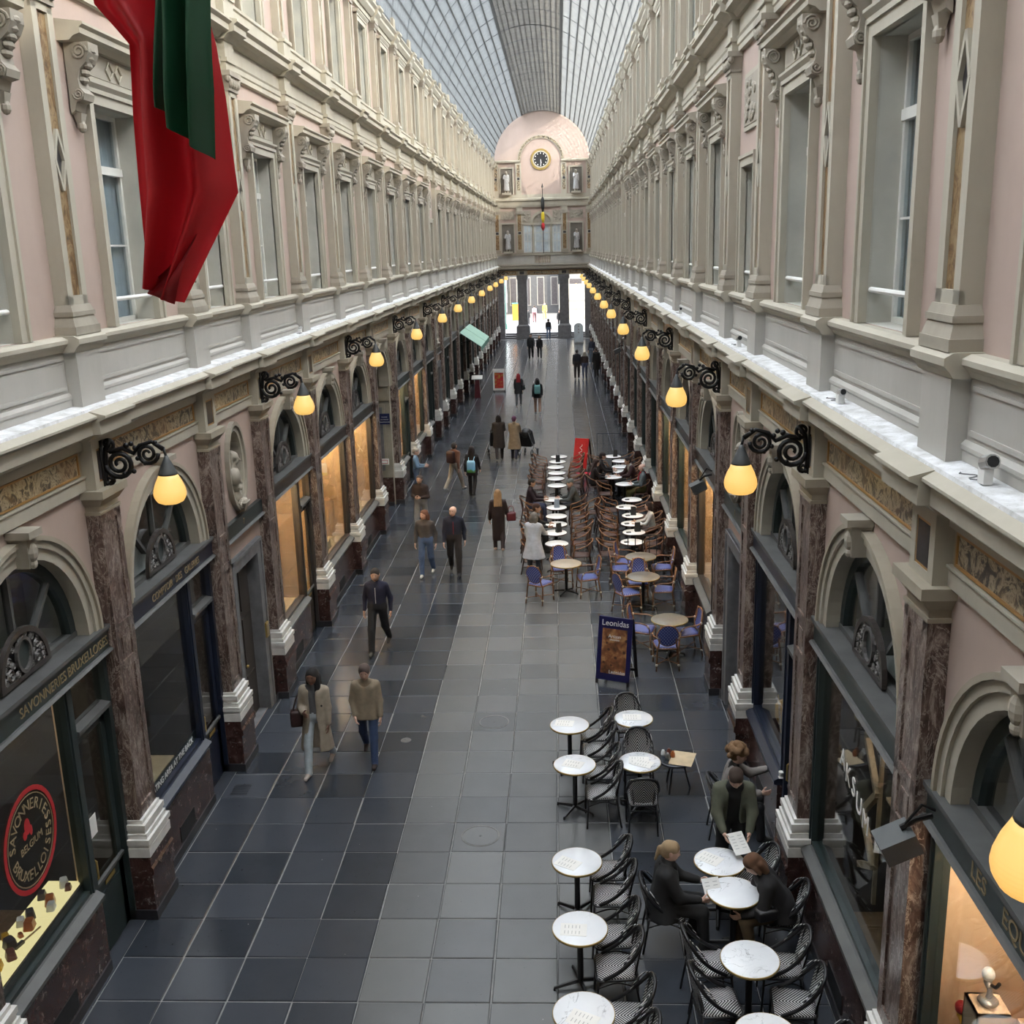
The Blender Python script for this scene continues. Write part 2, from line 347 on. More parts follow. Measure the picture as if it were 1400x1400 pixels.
for j in range(-7, 116):
    for k in range(11):
        light = 4 <= k <= 7; x = X0+(k+.5)*S; y = Y0+(j+.5)*S; jx = R.uniform(-.006, .006); jy = R.uniform(-.006, .006)
        if y > 93.6 or y < 6.2: 
            if y > 93.6: continue
        if y >= 6.9 and nst < 300 and (y < 27):
            o = ob('paving_stone', slab['light' if light else 'dark'], floor, (x+jx, y+jy, R.uniform(-.0015, .0015)), R.uniform(-.004, .004)); nst += 1
        else:
            q = slab_mb(0, 'slate_light_far' if light else 'slate_dark_far'); dz = R.uniform(-.001, .001)
            farmb.add([(a+x+jx, b+y+jy, c+dz) for a, b, c in q.v], q.f, q.mats[0])
ob('paving_stone', farmb.mesh('paving_far', fix=False), floor, kind='stuff')
for x0, x1 in ((-5.9,-5.275),(2.805,3.4)):
    for a, b_ in zip([-2.]+PY, PY+[YEND]): q = MB(); q.box(x0,x1,a+.005,b_-.005,-.012,-.001,'slate_dark'); ob('border_stone', q.mesh('border_stone'), floor)

# ------------------------------------------------------------------ side walls
def side_wall(side):
    w = MB()
    T = (lambda d, y, z: (sx(side, d), y, z))
    arch = [(1.46*math.cos(PI*i/24), 3.87+1.46*math.sin(PI*i/24)) for i in range(25)]
    for i, (a, b) in enumerate(BAYS):
        c = (a+b)/2; h = (b-a)/2; lb = MB()
        if i == 0: lb.quad((.05,-h,0),(.05,h,0),(.05,h,15.2),(.05,-h,15.2),'pink')
        elif NARROW[i]:
            ov = [(.36*math.cos(2*PI*k/24), 4.62+.60*math.sin(2*PI*k/24)) for k in range(24)]
            lb.plate((-h, h, 3.87, 5.47), ov, .05, 'pink', -.3, 'carved')
            lb.plate((-h, h, 0, 3.6), [(-.62, .02), (.62, .02), (.62, 2.95), (-.62, 2.95)], .05, 'pink', -.45, 'stone_grey')
            lb.quad((.05,-h,3.6), (.05,h,3.6), (.05,h,3.87), (.05,-h,3.87), 'pink')
        elif side == 'L' and i == PASS_L:
            hole = [(-1.35, .0), (1.35, .0)] + [(1.35*math.cos(PI*k/20), 3.87+1.3*math.sin(PI*k/20)) for k in range(21)]
            lb.plate((-h, h, 0, 5.47), hole, .05, 'cream')
            lb.add([(.05,y,z) for y,z in hole]+[(-3.6,y,z) for y,z in hole], [(k,k+1,len(hole)+k+1,len(hole)+k) for k in range(1, len(hole)-1)]+[(len(hole)-1,0,len(hole),2*len(hole)-1)], 'stone_beige')
        else: lb.plate((-h, h, 3.87, 5.47), arch, .05, 'pink')
        # first floor: parapet zone and window storey
        if i: lb.quad((.06,-h,6.35), (.06,h,6.35), (.06,h,7.08), (.06,-h,7.08), 'parapet')
        hw = .5 if NARROW[i] else .68; zt = 9.1 if NARROW[i] else 9.75
        if i: lb.plate((-h, h, 7.05, 11.45), [(-hw, 7.2), (hw, 7.2), (hw, zt), (-hw, zt)], 0., 'pink', -.34, 'reveal')
        hw2 = .42 if NARROW[i] else .58
        if i: lb.plate((-h, h, 11.45, 15.2), [(-hw2, 12.02), (hw2, 12.02), (hw2, 14.12), (-hw2, 14.12)], 0., 'pink', -.3, 'reveal')
        if side == 'R': lb.xf(lambda d, y, z: (d, -y, z))
        w.add([T(d, y+c, z) for d, y, z in lb.v], [], 'pink')
        o = len(w.v)-len(lb.v)
        for f, m_ in zip(lb.f, lb.m): w.f.append(tuple(q+o for q in f)); w.m.append(w.mi(lb.mats[m_]))
    # ends and backs
    for y0, y1 in ((-2., PY[0]), (PY[-1], YEND)):
        w.quad(T(.05,y0,0), T(.05,y1,0), T(.05,y1,15.2), T(.05,y0,15.2), 'pink')
    wo_ = ob('wall_left' if side == 'L' else 'wall_right', w.mesh('wall_'+side, fix=True), kind='structure')
    return wo_
WALL = {s: side_wall(s) for s in SIDES}
# recalc may flip open shells; harmless, shading is two-sided

# continuous mouldings, one object per run
def runs():
    L0, L1 = -2.0, YEND
    P = {}
    P['architrave'] = ([(-.1,5.47),(.10,5.47),(.10,5.60),(.12,5.62),(.12,5.64),(-.1,5.64)], 'cream')
    P['frieze_ground'] = ([(-.1,5.64),(.075,5.64),(.075,5.93),(-.1,5.93)], 'cream_dark')
    P['bed_mould'] = ([(-.1,5.93),(.12,5.93),(.12,6.03),(.20,6.08),(.24,6.13),(-.1,6.13)], 'cream')
    P['cornice'] = ([(-.1,6.13),(.33,6.13),(.33,6.27),(.40,6.31),(.40,6.335),(.30,6.385),(-.1,6.40)], 'cream')
    P['ledge'] = ([(-.1,6.385),(.31,6.375),(.30,6.41),(.06,6.43),(-.1,6.43)], 'ledge_white')
    P['parapet_foot'] = ([(-.1,6.43),(.085,6.43),(.085,6.50),(.10,6.52),(.10,6.55),(.07,6.58),(-.1,6.58)], 'parapet')
    P['sill_course'] = ([(-.1,7.03),(.09,7.03),(.12,7.08),(.16,7.12),(.16,7.16),(.10,7.192),(-.1,7.192)], 'cream')
    P['upper_architrave'] = ([(-.1,10.87),(.07,10.87),(.07,10.95),(.09,10.97),(.09,11.05),(.11,11.08),(-.1,11.08)], 'cream')
    P['upper_frieze'] = ([(-.1,11.08),(.06,11.08),(.06,11.36),(-.1,11.36)], 'cream')
    P['upper_cornice'] = ([(-.1,11.36),(.12,11.36),(.18,11.42),(.30,11.45),(.30,11.54),(.36,11.58),(.36,11.61),(.10,11.68),(-.1,11.68)], 'cream')
    P['upper_sill'] = ([(-.1,11.68),(.10,11.68),(.10,11.95),(.13,11.97),(.13,12.02),(-.1,12.02)], 'cream')
    P['attic_architrave'] = ([(-.1,14.5),(.09,14.5),(.09,14.62),(-.1,14.62)], 'cream')
    P['attic_cornice'] = ([(-.1,14.62),(.14,14.62),(.24,14.72),(.24,14.80),(.32,14.86),(.32,14.9),(.05,14.95),(-.1,14.95)], 'cream')
    P['roof_kerb'] = ([(-.1,14.95),(.05,14.95),(.05,15.14),(-.1,15.14)], 'cream_dark')
    for s in SIDES:
        for nm, (pr, mt) in P.items():
            b = MB(); b.run(pr, L0, L1, mt); b.xf(lambda d, y, z: (sx(s, d), y, z)); ob(nm.replace('_ground', ''), b.mesh(nm), WALL[s])
runs()

# pilasters (ground floor): plinth, white base, shaft with sunk panels, capital, frieze block with dark square, cornice break
def pil_parts():
    P = {}
    b = MB(); b.box(-.02,.345,-.36,.36,0,.13,'black_plinth'); P['skirting'] = b
    b = MB(); b.box(-.02,.325,-.335,.335,.13,.60,'marble_red'); b.run([(-.02,.60),(.325,.60),(.355,.63),(.355,.70),(.33,.73),(.33,.86),(-.02,.86)],-.345,.345,'marble_red'); P['plinth'] = b
    b = MB()
    for (d, hy, z0, z1) in ((.335,.345,.86,.98),):
        b.box(-.02,d,-hy,hy,z0,z1,'base_white')
    b.box(-.02,.325,-.335,.335,.98,1.03,'base_white'); b.box(-.02,.345,-.355,.355,1.03,1.10,'base_white'); b.box(-.02,.31,-.32,.32,1.10,1.16,'base_white')
    b.box(-.02,.285,-.30,.30,1.16,1.21,'base_white'); b.box(-.02,.30,-.315,.315,1.21,1.28,'base_white'); b.box(-.02,.26,-.28,.28,1.28,1.33,'base_white'); P['pilaster_base'] = b
    b = MB(); fr = .225; b.box(-.02,.205,-.265,.265,1.33,5.2,'marble_brown')
    for (z0, z1) in ((1.33,1.47),(3.25,3.36),(3.72,3.83),(5.08,5.2)): b.box(.205,fr,-.265,.265,z0,z1,'marble_brown')
    for sg in (-1, 1): b.box(.205,fr,min(sg*.265,sg*.155),max(sg*.265,sg*.155),1.33,5.2,'marble_brown')
    b.box(.205,.215,-.09,.09,3.44,3.64,'marble_brown'); P['shaft'] = b
    b = MB(); b.box(-.02,.235,-.28,.28,5.18,5.215,'cream_dark'); b.box(-.02,.215,-.255,.255,5.215,5.28,'cream_dark')
    b.taper((.12,0),(.11,.265,5.28),(.18,.33,5.38),'cream_dark'); b.box(-.02,.315,-.345,.345,5.38,5.47,'cream_dark'); P['capital'] = b
    b = MB(); b.box(-.02,.20,-.26,.26,5.47,6.05,'cream'); b.box(.20,.215,-.26,.26,5.47,5.54,'cream'); b.box(.20,.215,-.26,.26,5.92,6.05,'cream')
    for sg in (-1, 1): b.box(.20,.215,min(sg*.26,sg*.15),max(sg*.26,sg*.15),5.54,5.92,'cream')
    P['frieze_block'] = b
    b = MB(); b.box(.199,.206,-.15,.15,5.54,5.92,'ochre_border'); b.box(.2,.209,-.125,.125,5.565,5.895,'dark_stone'); P['frieze_square'] = b
    b = MB(); b.run([(-.02,6.05),(.26,6.05),(.34,6.13),(.42,6.13),(.42,6.275),(.49,6.31),(.49,6.34),(.32,6.385),(-.02,6.385)],-.42,.42,'cream'); P['cornice_break'] = b
    b = MB(); b.box(-.02,.20,-.30,.30,6.42,7.04,'parapet'); P['pedestal'] = b
    b = MB(); b.run([(-.02,7.02),(.21,7.02),(.24,7.07),(.28,7.11),(.28,7.165),(.22,7.20),(-.02,7.20)],-.36,.36,'cream'); P['pedestal_cap'] = b
    b = MB(); b.box(-.02,.24,-.31,.31,7.2,7.29,'carved'); b.taper((.1,0),(.13,.30,7.29),(.10,.265,7.40),'carved'); b.box(-.02,.215,-.28,.28,7.40,7.45,'carved'); b.taper((.1,0),(.105,.27,7.45),(.085,.245,7.52),'carved'); P['upper_base'] = b
    b = MB(); b.box(-.02,.13,-.235,.235,7.5,10.6,'cream')
    for sg in (-1, 1): b.box(.13,.165,min(sg*.235,sg*.115),max(sg*.235,sg*.115),7.5,10.6,'cream')
    b.box(.13,.165,-.235,.235,7.5,7.62,'cream'); b.box(.13,.165,-.235,.235,10.5,10.6,'cream'); P['upper_shaft'] = b
    b = MB(); b.box(.129,.136,-.115,.115,7.62,8.80,'marble_inlay'); b.box(.129,.136,-.115,.115,9.26,10.5,'marble_inlay')
    b.add([(.133,y,z) for y,z in ((-.115,8.8),(.115,8.8),(.115,9.26),(-.115,9.26))], [(0,1,2,3)], 'dark_stone'); P['inlay'] = b
    b = MB()
    for s0, s1 in (((0,8.72),(.115,9.03)),((.115,9.03),(0,9.34)),((0,9.34),(-.115,9.03)),((-.115,9.03),(0,8.72))):
        v = Vector((0,s1[0]-s0[0],s1[1]-s0[1])).normalized()*.0; nrm = Vector((0,-(s1[1]-s0[1]),s1[0]-s0[0])).normalized()*.02
        a = [(y+k*nrm.y, z+k*nrm.z) for (y, z) in (s0, s1) for k in (-1, 1)]
        q = [a[0],a[2],a[3],a[1]]
        b.add([(.13,y,z) for y,z in q]+[(.168,y,z) for y,z in q], [(0,1,2,3),(4,5,6,7),(0,1,5,4),(1,2,6,5),(2,3,7,6),(3,0,4,7)], 'cream')
    P['diamond'] = b
    b = MB(); b.box(-.02,.19,-.25,.25,10.58,10.62,'carved'); b.taper((.085,0),(.10,.245,10.62),(.13,.285,10.80),'carved'); b.box(-.02,.24,-.31,.31,10.80,10.88,'carved')
    for y in (-.19,-.06,.06,.19): b.ell((.20,y,10.70),.05,.055,.075,'carved',8,6)
    for y in (-.27,.27): b.ell((.19,y,10.76),.05,.06,.06,'carved',8,6)
    P['upper_capital'] = b
    b = MB(); b.box(-.02,.17,-.24,.24,10.88,11.36,'cream'); b.box(-.02,.20,-.265,.265,11.02,11.08,'cream'); b.run([(-.02,11.34),(.20,11.34),(.26,11.42),(.38,11.45),(.38,11.54),(.44,11.58),(.44,11.615),(.12,11.69),(-.02,11.69)],-.34,.34,'cream'); P['upper_break'] = b
    b = MB(); b.box(-.02,.22,-.27,.27,11.66,11.97,'cream'); b.box(-.02,.25,-.29,.29,11.97,12.03,'cream'); b.taper((.1,0),(.11,.25,12.03),(.085,.22,12.16),'carved')
    b.box(-.02,.115,-.21,.21,12.16,14.3,'cream')
    for sg in (-1, 1): b.box(.115,.145,min(sg*.21,sg*.105),max(sg*.21,sg*.105),12.16,14.3,'cream')
    b.box(-.02,.17,-.23,.23,14.28,14.33,'carved'); b.taper((.085,0),(.09,.21,14.33),(.12,.27,14.47),'carved'); b.box(-.02,.22,-.29,.29,14.46,14.52,'carved')
    for y in (-.17,0,.17): b.ell((.18,y,14.40),.045,.05,.06,'carved',8,6)
    b.run([(-.02,14.52),(.19,14.52),(.22,14.62),(.32,14.72),(.32,14.80),(.40,14.86),(.40,14.91),(.1,14.96),(-.02,14.96)],-.31,.31,'cream'); b.box(-.02,.20,-.22,.22,14.96,15.36,'cream_dark'); P['attic_pilaster'] = b
    b = MB(); b.box(.114,.12,-.105,.105,12.2,13.05,'marble_inlay'); b.box(.114,.12,-.105,.105,13.45,14.28,'marble_inlay'); b.ell((.11,0,13.25),.04,.09,.17,'carved',8,6); P['attic_inlay'] = b
    return {k: v.mesh('pilaster_'+k) for k, v in P.items()}
PP = pil_parts()
for s in SIDES:
    for y in PY:
        sh = put('pilaster', PP['shaft'], WALL[s], s, y)
        for k in ('skirting','plinth','pilaster_base','capital'): ob(k, PP[k], sh)
        fb = put('frieze_block', PP['frieze_block'], WALL[s], s, y); ob('frieze_square', PP['frieze_square'], fb); ob('cornice_break', PP['cornice_break'], fb)
        us = put('upper_pilaster', PP['upper_shaft'], WALL[s], s, y)
        for k in ('pedestal','pedestal_cap','upper_base','inlay','diamond','upper_capital','upper_break'): ob(k, PP[k], us)
        ap = put('attic_pilaster', PP['attic_pilaster'], WALL[s], s, y); ob('attic_inlay', PP['attic_inlay'], ap)

# per-bay ornament: archivolt, keystone, frieze panel
def bay_parts(h):
    P = {}; w = h-.36
    b = MB(); b.box(.074,.10,-w,w,5.655,5.675,'ochre_border'); b.box(.074,.10,-w,w,5.895,5.915,'ochre_border')
    for sg in (-1, 1): b.box(.074,.10,min(sg*w,sg*(w-.02)),max(sg*w,sg*(w-.02)),5.655,5.915,'ochre_border')
    b.box(.074,.083,-w+.02,w-.02,5.675,5.895,'marble_frieze'); P['frieze_panel'] = b
    b = MB(); b.box(.055,.075,-h+.38,h-.38,6.62,6.66,'parapet'); b.box(.055,.075,-h+.38,h-.38,6.94,6.97,'parapet'); P['parapet_panel'] = b
    return {k: v.mesh(k) for k, v in P.items()}
b = MB(); b.arc(3.87,1.22,1.34,-.22,.10,'cream',24); b.arc(3.87,1.34,1.42,.02,.13,'cream',24); b.arc(3.87,1.42,1.47,.02,.16,'cream_dark',24)
ARCHIV = b.mesh('archivolt')
b = MB(); b.taper((.13,0),(.10,.075,5.07),(.12,.10,5.38),'carved'); b.box(.0,.30,-.13,.13,5.38,5.45,'carved'); b.ell((.24,0,5.22),.05,.07,.10,'carved',8,6); b.ell((.235,0,5.10),.04,.05,.05,'carved',8,6)
KEY = b.mesh('keystone')
BP = {}
for s in SIDES:
    for i, (a, b_) in enumerate(BAYS):
        h = round((b_-a)/2, 3); c = (a+b_)/2
        if h not in BP: BP[h] = bay_parts(h)
        put('frieze_panel', BP[h]['frieze_panel'], WALL[s], s, c); put('parapet_panel', BP[h]['parapet_panel'], WALL[s], s, c)
        if not NARROW[i]:
            ar = put('archivolt', ARCHIV, WALL[s], s, c); ob('keystone', KEY, ar)

# ------------------------------------------------------------------ upper windows (window_<n>, structure)
def scroll_pts(cy, cz, r0, r1, t0, t1, n, d=0.):
    return [(d, cy+(r0+(r1-r0)*k/(n-1))*math.cos(t0+(t1-t0)*k/(n-1)), cz+(r0+(r1-r0)*k/(n-1))*math.sin(t0+(t1-t0)*k/(n-1))) for k in range(n)]
def win_parts(hw, z0, zt, hood, zm):
    P = []
    b = MB(); f = .17
    for sg in (-1, 1):
        b.box(-.02,.085,min(sg*hw,sg*(hw+f)),max(sg*hw,sg*(hw+f)),z0,zt+f,'cream'); b.box(.0,.11,min(sg*(hw+f-.05),sg*(hw+f)),max(sg*(hw+f-.05),sg*(hw+f)),z0,zt+f,'cream')
    b.box(-.02,.085,-hw,hw,zt,zt+f,'cream'); b.box(0,.11,-hw-f,hw+f,zt+f-.05,zt+f,'cream'); P.append(('surround', b))
    b = MB(); q = .055; d0, d1 = -.30, -.235
    for y in (-hw, hw-q): b.box(d0,d1,y,y+q,z0,zt,'sash')
    for z in (z0, zt-q): b.box(d0,d1,-hw,hw,z,z+q,'sash')
    b.box(d0,d1+.02,-hw,hw,zm,zm+.10,'sash'); b.box(d0,d1+.015,-.045,.045,z0,zt,'sash')
    b.box(d0,d1-.01,-hw,hw,z0+(zm-z0)*.52,z0+(zm-z0)*.52+.022,'sash'); P.append(('sash', b))
    b = MB(); b.box(-.275,-.27,-hw+q,hw-q,z0+q,zt-q,'window_glass'); P.append(('pane', b))
    b = MB(); n = 24; vs = []
    for k in range(n+1):
        y = -hw+2*hw*k/n; vs += [(-.33+.008*math.sin(k*2.2),y,z0),(-.33+.008*math.sin(k*2.2),y,zt)]
    b.add(vs, [(2*k,2*k+2,2*k+3,2*k+1) for k in range(n)], 'curtain'); P.append(('curtain', b))
    b = MB(); b.tube([(-.03,-hw,z0+.31),(-.03,hw,z0+.31)],.028,8,'white_paint'); P.append(('rail', b))
    if hood:
        b = MB(); b.run([(-.02,10.33),(.14,10.33),(.20,10.38),(.27,10.40),(.27,10.46),(.31,10.49),(.31,10.515),(-.02,10.56)],-1.27,1.27,'cream'); P.append(('hood', b))
        b = MB(); b.box(-.02,.07,-.8,.8,zt+f,10.33,'cream'); b.run([(-.02,zt+f),(.10,zt+f),(.14,zt+f+.05),(.14,zt+f+.08),(-.02,zt+f+.10)],-.84,.84,'cream')
        b.box(.06,.078,-.72,.72,10.06,10.30,'carved')
        for dy in (-.13, .13):
            b.tube([(.09,dy-.1,10.18),(.09,dy,10.28),(.09,dy+.1,10.18),(.09,dy,10.08)],.014,5,'cream',True)
        P.append(('hood_frieze', b))
        for sg in (-1, 1):
            b = MB(); c0 = sg*1.03
            # console: side scroll swept as a band
            sil = [(.02,10.33),(.30,10.33),(.30,10.22),(.25,10.12),(.17,10.05),(.14,9.95),(.15,9.86),(.20,9.80),(.18,9.73),(.10,9.71),(.07,9.62),(.02,9.58)]
            b.run([(d, z) for d, z in sil][::-1], c0-.13, c0+.13, 'carved')
            for yy in (c0-.135, c0+.135):
                b.tube([(d_+.19, yy, z_) for (_, d_, z_) in scroll_pts(0, 10.23, .09, .015, 0, 4.2*PI, 22)], .016, 5, 'carved')
                b.tube([(d_+.13, yy, z_) for (_, d_, z_) in scroll_pts(0, 9.79, .065, .012, PI, 4.6*PI, 18)], .013, 5, 'carved')
            for k in range(5): b.ell((.27-.03*k, c0, 10.25-.075*k), .05, .10, .045, 'carved', 8, 5)
            b.taper((.06, c0), (.01, .03, 9.42), (.05, .07, 9.60), 'carved'); b.ell((.07, c0, 9.46), .05, .06, .07, 'carved', 8, 5)
            P.append(('console', b))
    return P
def attic_parts(hw, z0, zt):
    P = win_parts(hw, z0, zt, False, z0+(zt-z0)*.68)[:4]
    b = MB(); b.run([(-.02,zt+.17),(.12,zt+.17),(.16,zt+.22),(.16,zt+.25),(-.02,zt+.28)],-hw-.24,hw+.24,'cream'); P.append(('head_mould', b)); return P
def plaque_parts():
    P = win_parts(.5, 7.2, 9.1, False, 8.5)
    b = MB(); b.box(-.02,.04,-.62,.62,9.62,10.45,'cream'); b.box(.04,.05,-.54,.54,9.69,10.38,'carved')
    for k in range(26): b.ell((.055,R.uniform(-.45,.45),R.uniform(9.75,10.32)),.03,R.uniform(.04,.09),R.uniform(.04,.09),'carved',7,5)
    P.append(('relief_plaque', b)); return P
mk = lambda P, tg: [(n, b.mesh(tg+'_'+n)) for n, b in P]
W1, W1N, W2, W2N = mk(win_parts(.68,7.2,9.75,True,9.02),'window'), mk(plaque_parts(),'narrow_window'), mk(attic_parts(.58,12.02,14.12),'attic_window'), mk(attic_parts(.42,12.02,14.12),'narrow_attic')
wn = 0
for s in SIDES:
    for i, (a, b_) in enumerate(BAYS):
        if b_ < 4.1: continue
        for parts in ((W1N, W2N) if NARROW[i] else (W1, W2)):
            wn += 1; e = ob('window_%d' % wn, None, None, (sx(s, 0), (a+b_)/2, 0), 0 if s == 'L' else PI, 'structure'); e.empty_display_size = .2
            for n, me in parts: ob(n, me, e)

# ------------------------------------------------------------------ glass vault
plain('roof_lap', (.125, .13, .13), .6)
RV = 4.16; ZC = 15.02
def vpt(th, y, r=RV): return (XC+r*math.sin(th), y, ZC+r*math.cos(th))
b = MB(); NS = 36; ys = [-2+4*k for k in range(24)]+[YEND]
vs = [vpt(-PI/2+PI*k/NS, y) for y in ys for k in range(NS+1)]
b.add(vs, [(j*(NS+1)+k, j*(NS+1)+k+1, (j+1)*(NS+1)+k+1, (j+1)*(NS+1)+k) for j in range(len(ys)-1) for k in range(NS)], 'roof_glass')
ceiling = ob('ceiling', b.mesh('vault', True), kind='structure')
def bar_long(th, w, hgt, mat, y0=-2, y1=YEND):
    b = MB(); c, q = math.cos(th), math.sin(th)
    P = []
    for y in (y0, y1):
        for (u, r) in ((-w,RV+hgt),(w,RV+hgt),(w,RV-hgt),(-w,RV-hgt)): P.append((XC+r*q+u*c, y, ZC+r*c-u*q))
    b.add(P, [(0,1,2,3),(7,6,5,4),(0,4,5,1),(1,5,6,2),(2,6,7,3),(3,7,4,0)], mat); return b
CR = math.radians(23)
for sg in (-1, 1):
    for k in range(11):
        th = sg*(CR + (PI/2-CR-.05)*k/10); ob('glazing_bar', bar_long(th, .075 if k == 0 else .035, .06, 'roof_iron').mesh('glazing_bar'), ceiling)
lat = MB()
for k in range(1, 12):
    th = -CR+2*CR*k/12; q = bar_long(th, .03, .03, 'roof_crown'); lat.add(q.v, q.f, 'roof_crown')
def arc_bar(b, y, w, hgt, mat, t0, t1, n, r=RV):
    P = []
    for k in range(n+1):
        th = t0+(t1-t0)*k/n
        P += [vpt(th,y-w,r+hgt), vpt(th,y+w,r+hgt), vpt(th,y+w,r-hgt), vpt(th,y-w,r-hgt)]
    b.add(P, [(4*k+m_, 4*k+(m_+1)%4, 4*k+4+(m_+1)%4, 4*k+4+m_) for k in range(n) for m_ in range(4)], mat)
y = -2.0
while y < YEND:
    arc_bar(lat, y, .030, .05, 'roof_crown', -CR, CR, 6); y += .19
ob('crown_lattice', lat.mesh('crown_lattice', fix=False), ceiling, kind='stuff')
lap = MB(); y = -2.0
while y < YEND:
    for sg in (-1, 1): arc_bar(lap, y, .014, .042, 'roof_lap', sg*CR, sg*PI/2, 10, RV-.02)
    y += .24
ob('glass_lap', lap.mesh('glass_laps', fix=False), ceiling, kind='stuff')
for y in PY[1:]:
    b = MB(); arc_bar(b, y, .03, .06, 'roof_iron', -PI/2, PI/2, 36); ob('roof_rib', b.mesh('roof_rib', fix=False), ceiling)

# ------------------------------------------------------------------ far wall, built in (X,Z) at Y=94
def fx(b): return b.xf(lambda d, y, z: (y, YEND-d, z))       # local (d toward viewer, y = world X, z)
b = MB(); hw = 4.25
b.box(-.6,0,XC-hw,XC+hw,5.95,11.5,'pink')
tri = [(-1.6+XC-.1,7.5),(1.6+XC-.1,7.5),(1.6+XC-.1,9.9),(.85+XC-.1,9.9)]+[(XC-.1+.72*math.cos(PI*k/12),9.9+.72*math.sin(PI*k/12)) for k in range(13)]+[(-.85+XC-.1,9.9),(-1.6+XC-.1,9.9)]
b2 = MB(); lun = [(XC+4.16*math.cos(PI*k/30), 15.02+4.16*math.sin(PI*k/30)) for k in range(31)]
n = len(lun); b.add([(0,y,z) for y,z in lun]+[(0,XC-4.25,15.02),(0,XC-4.25,11.5),(0,XC+4.25,11.5),(0,XC+4.25,15.02)], [tuple(range(n))+(n,n+1,n+2,n+3)], 'pink')
fx(b); wf = ob('wall_far', b.mesh('wall_far'), kind='structure')
def fpart(name, b, mat=None): return ob(name, fx(b).mesh('far_'+name), wf)
XM = XC-.1
b = MB(); b.run([(-.6,5.55),(.0,5.55),(.0,6.0),(.1,6.05),(-.6,6.05)],XC-hw,XC+hw,'cream_dark'); fpart('lintel', b)
for x0, x1 in ((XC-3.9,XM-2.35),(XM-1.35,XM+1.35),(XM+2.35,XC+3.9)):
    b = MB(); b.box(0,.03,x0,x1,5.62,5.93,'ochre_border'); b.box(.0,.035,x0+.05,x1-.05,5.67,5.88,'marble_frieze'); fpart('lintel_panel', b)
for x in (XM-1.85, XM+1.85):
    b = MB(); b.box(0,.06,x-.3,x+.3,5.6,5.95,'cream'); b.box(0,.065,x-.2,x+.2,5.65,5.9,'dark_stone'); fpart('lintel_block', b)
b = MB(); b.run([(-.3,6.05),(.15,6.05),(.3,6.15),(.3,6.3),(.4,6.4),(.4,6.45),(-.3,6.5)],XC-hw,XC+hw,'cream'); fpart('cornice', b)
b = MB(); b.box(-.3,.08,XC-hw,XM-.72,6.5,7.3,'parapet'); b.box(-.3,.08,XM+.72,XC+hw,6.5,7.3,'parapet'); b.box(-.3,.08,XM-.75,XM+.75,6.5,6.58,'parapet'); b.box(-.3,.14,XC-hw,XC+hw,7.25,7.42,'cream'); fpart('parapet', b)
for k in range(8):
    b = MB(); b.lathe([(.05,6.58),(.075,6.75),(.04,6.9),(.06,7.1),(.05,7.25)],8,'cream',(0,XM-.65+.186*k,0)); fpart('baluster', b)
b = MB(); b.box(-.25,-.2,XM-.75,XM+.75,6.5,7.3,'dark_stone'); fpart('balustrade_back', b)
# triple window: three lights, arched tympanum
for x0, x1 in ((XM-1.6,XM-.95),(XM-.6,XM+.6),(XM+.95,XM+1.6)):
    b = MB(); b.box(.0,.02,x0,x1,7.5,9.8,'window_glass')
    for xx in (x0, x1-.06, (x0+x1)/2-.03): b.box(.0,.05,xx,xx+.06,7.5,9.8,'sash')
    for zz in (7.5, 8.4, 9.1, 9.74): b.box(.0,.05,x0,x1,zz,zz+.06,'sash')
    fpart('window_light', b)
plain('window_bright', (.75, .78, .8), .3, var=.25, scale=1.2)  # pale mottled colour stands for daylight and reflections in the far window
b = MB(); b.box(.0,.01,XM-1.62,XM+1.62,7.48,9.82,'window_bright'); fpart('window_pane', b)
for x in (XM-.78, XM+.78):
    b = MB(); b.lathe([(.16,7.45),(.14,7.55),(.12,7.6),(.11,9.6),(.15,9.7),(.18,9.85)],12,'cream',(0.1,x,0)); fpart('window_column', b)
b = MB(); b.box(0,.12,XM-1.75,XM+1.75,9.82,9.98,'cream'); b.arc(9.98,.78,.98,0,.14,'cream',16,0,PI,XM); fpart('window_head', b)
b = MB(); b.arc(9.98,.02,.78,0,.04,'carved',16,0,PI,XM); fpart('tympanum', b)
for sg in (-1, 1):
    b = MB(); b.box(0,.05,XM+sg*1.35-.42,XM+sg*1.35+.42,10.0,11.0,'carved')
    for k in range(14): b.ell((.06,XM+sg*1.35+R.uniform(-.35,.35),R.uniform(10.1,10.9)),.05,R.uniform(.06,.13),R.uniform(.06,.13),'carved',7,5)
    fpart('spandrel_relief', b)
for x in (XM-1.95, XM+1.95, XC-4.0, XC+4.0):
    b = MB(); b.box(0,.14,x-.27,x+.27,7.42,11.3,'cream'); b.box(.14,.15,x-.15,x+.15,7.75,9.0,'marble_inlay'); b.box(.14,.15,x-.15,x+.15,9.3,10.7,'marble_inlay'); b.box(.13,.16,x-.12,x+.12,9.05,9.25,'dark_stone')
    b.box(0,.2,x-.32,x+.32,7.42,7.7,'cream_dark'); b.box(0,.2,x-.32,x+.32,10.75,11.0,'carved'); fpart('pilaster', b)
    b = MB(); b.box(0,.12,x-.24,x+.24,12.3,15.0,'cream'); b.box(.12,.13,x-.13,x+.13,12.7,13.5,'marble_frieze'); b.box(.12,.13,x-.13,x+.13,13.8,14.8,'marble_frieze'); b.box(.1,.14,x-.1,x+.1,13.55,13.75,'dark_stone'); fpart('attic_pilaster', b)
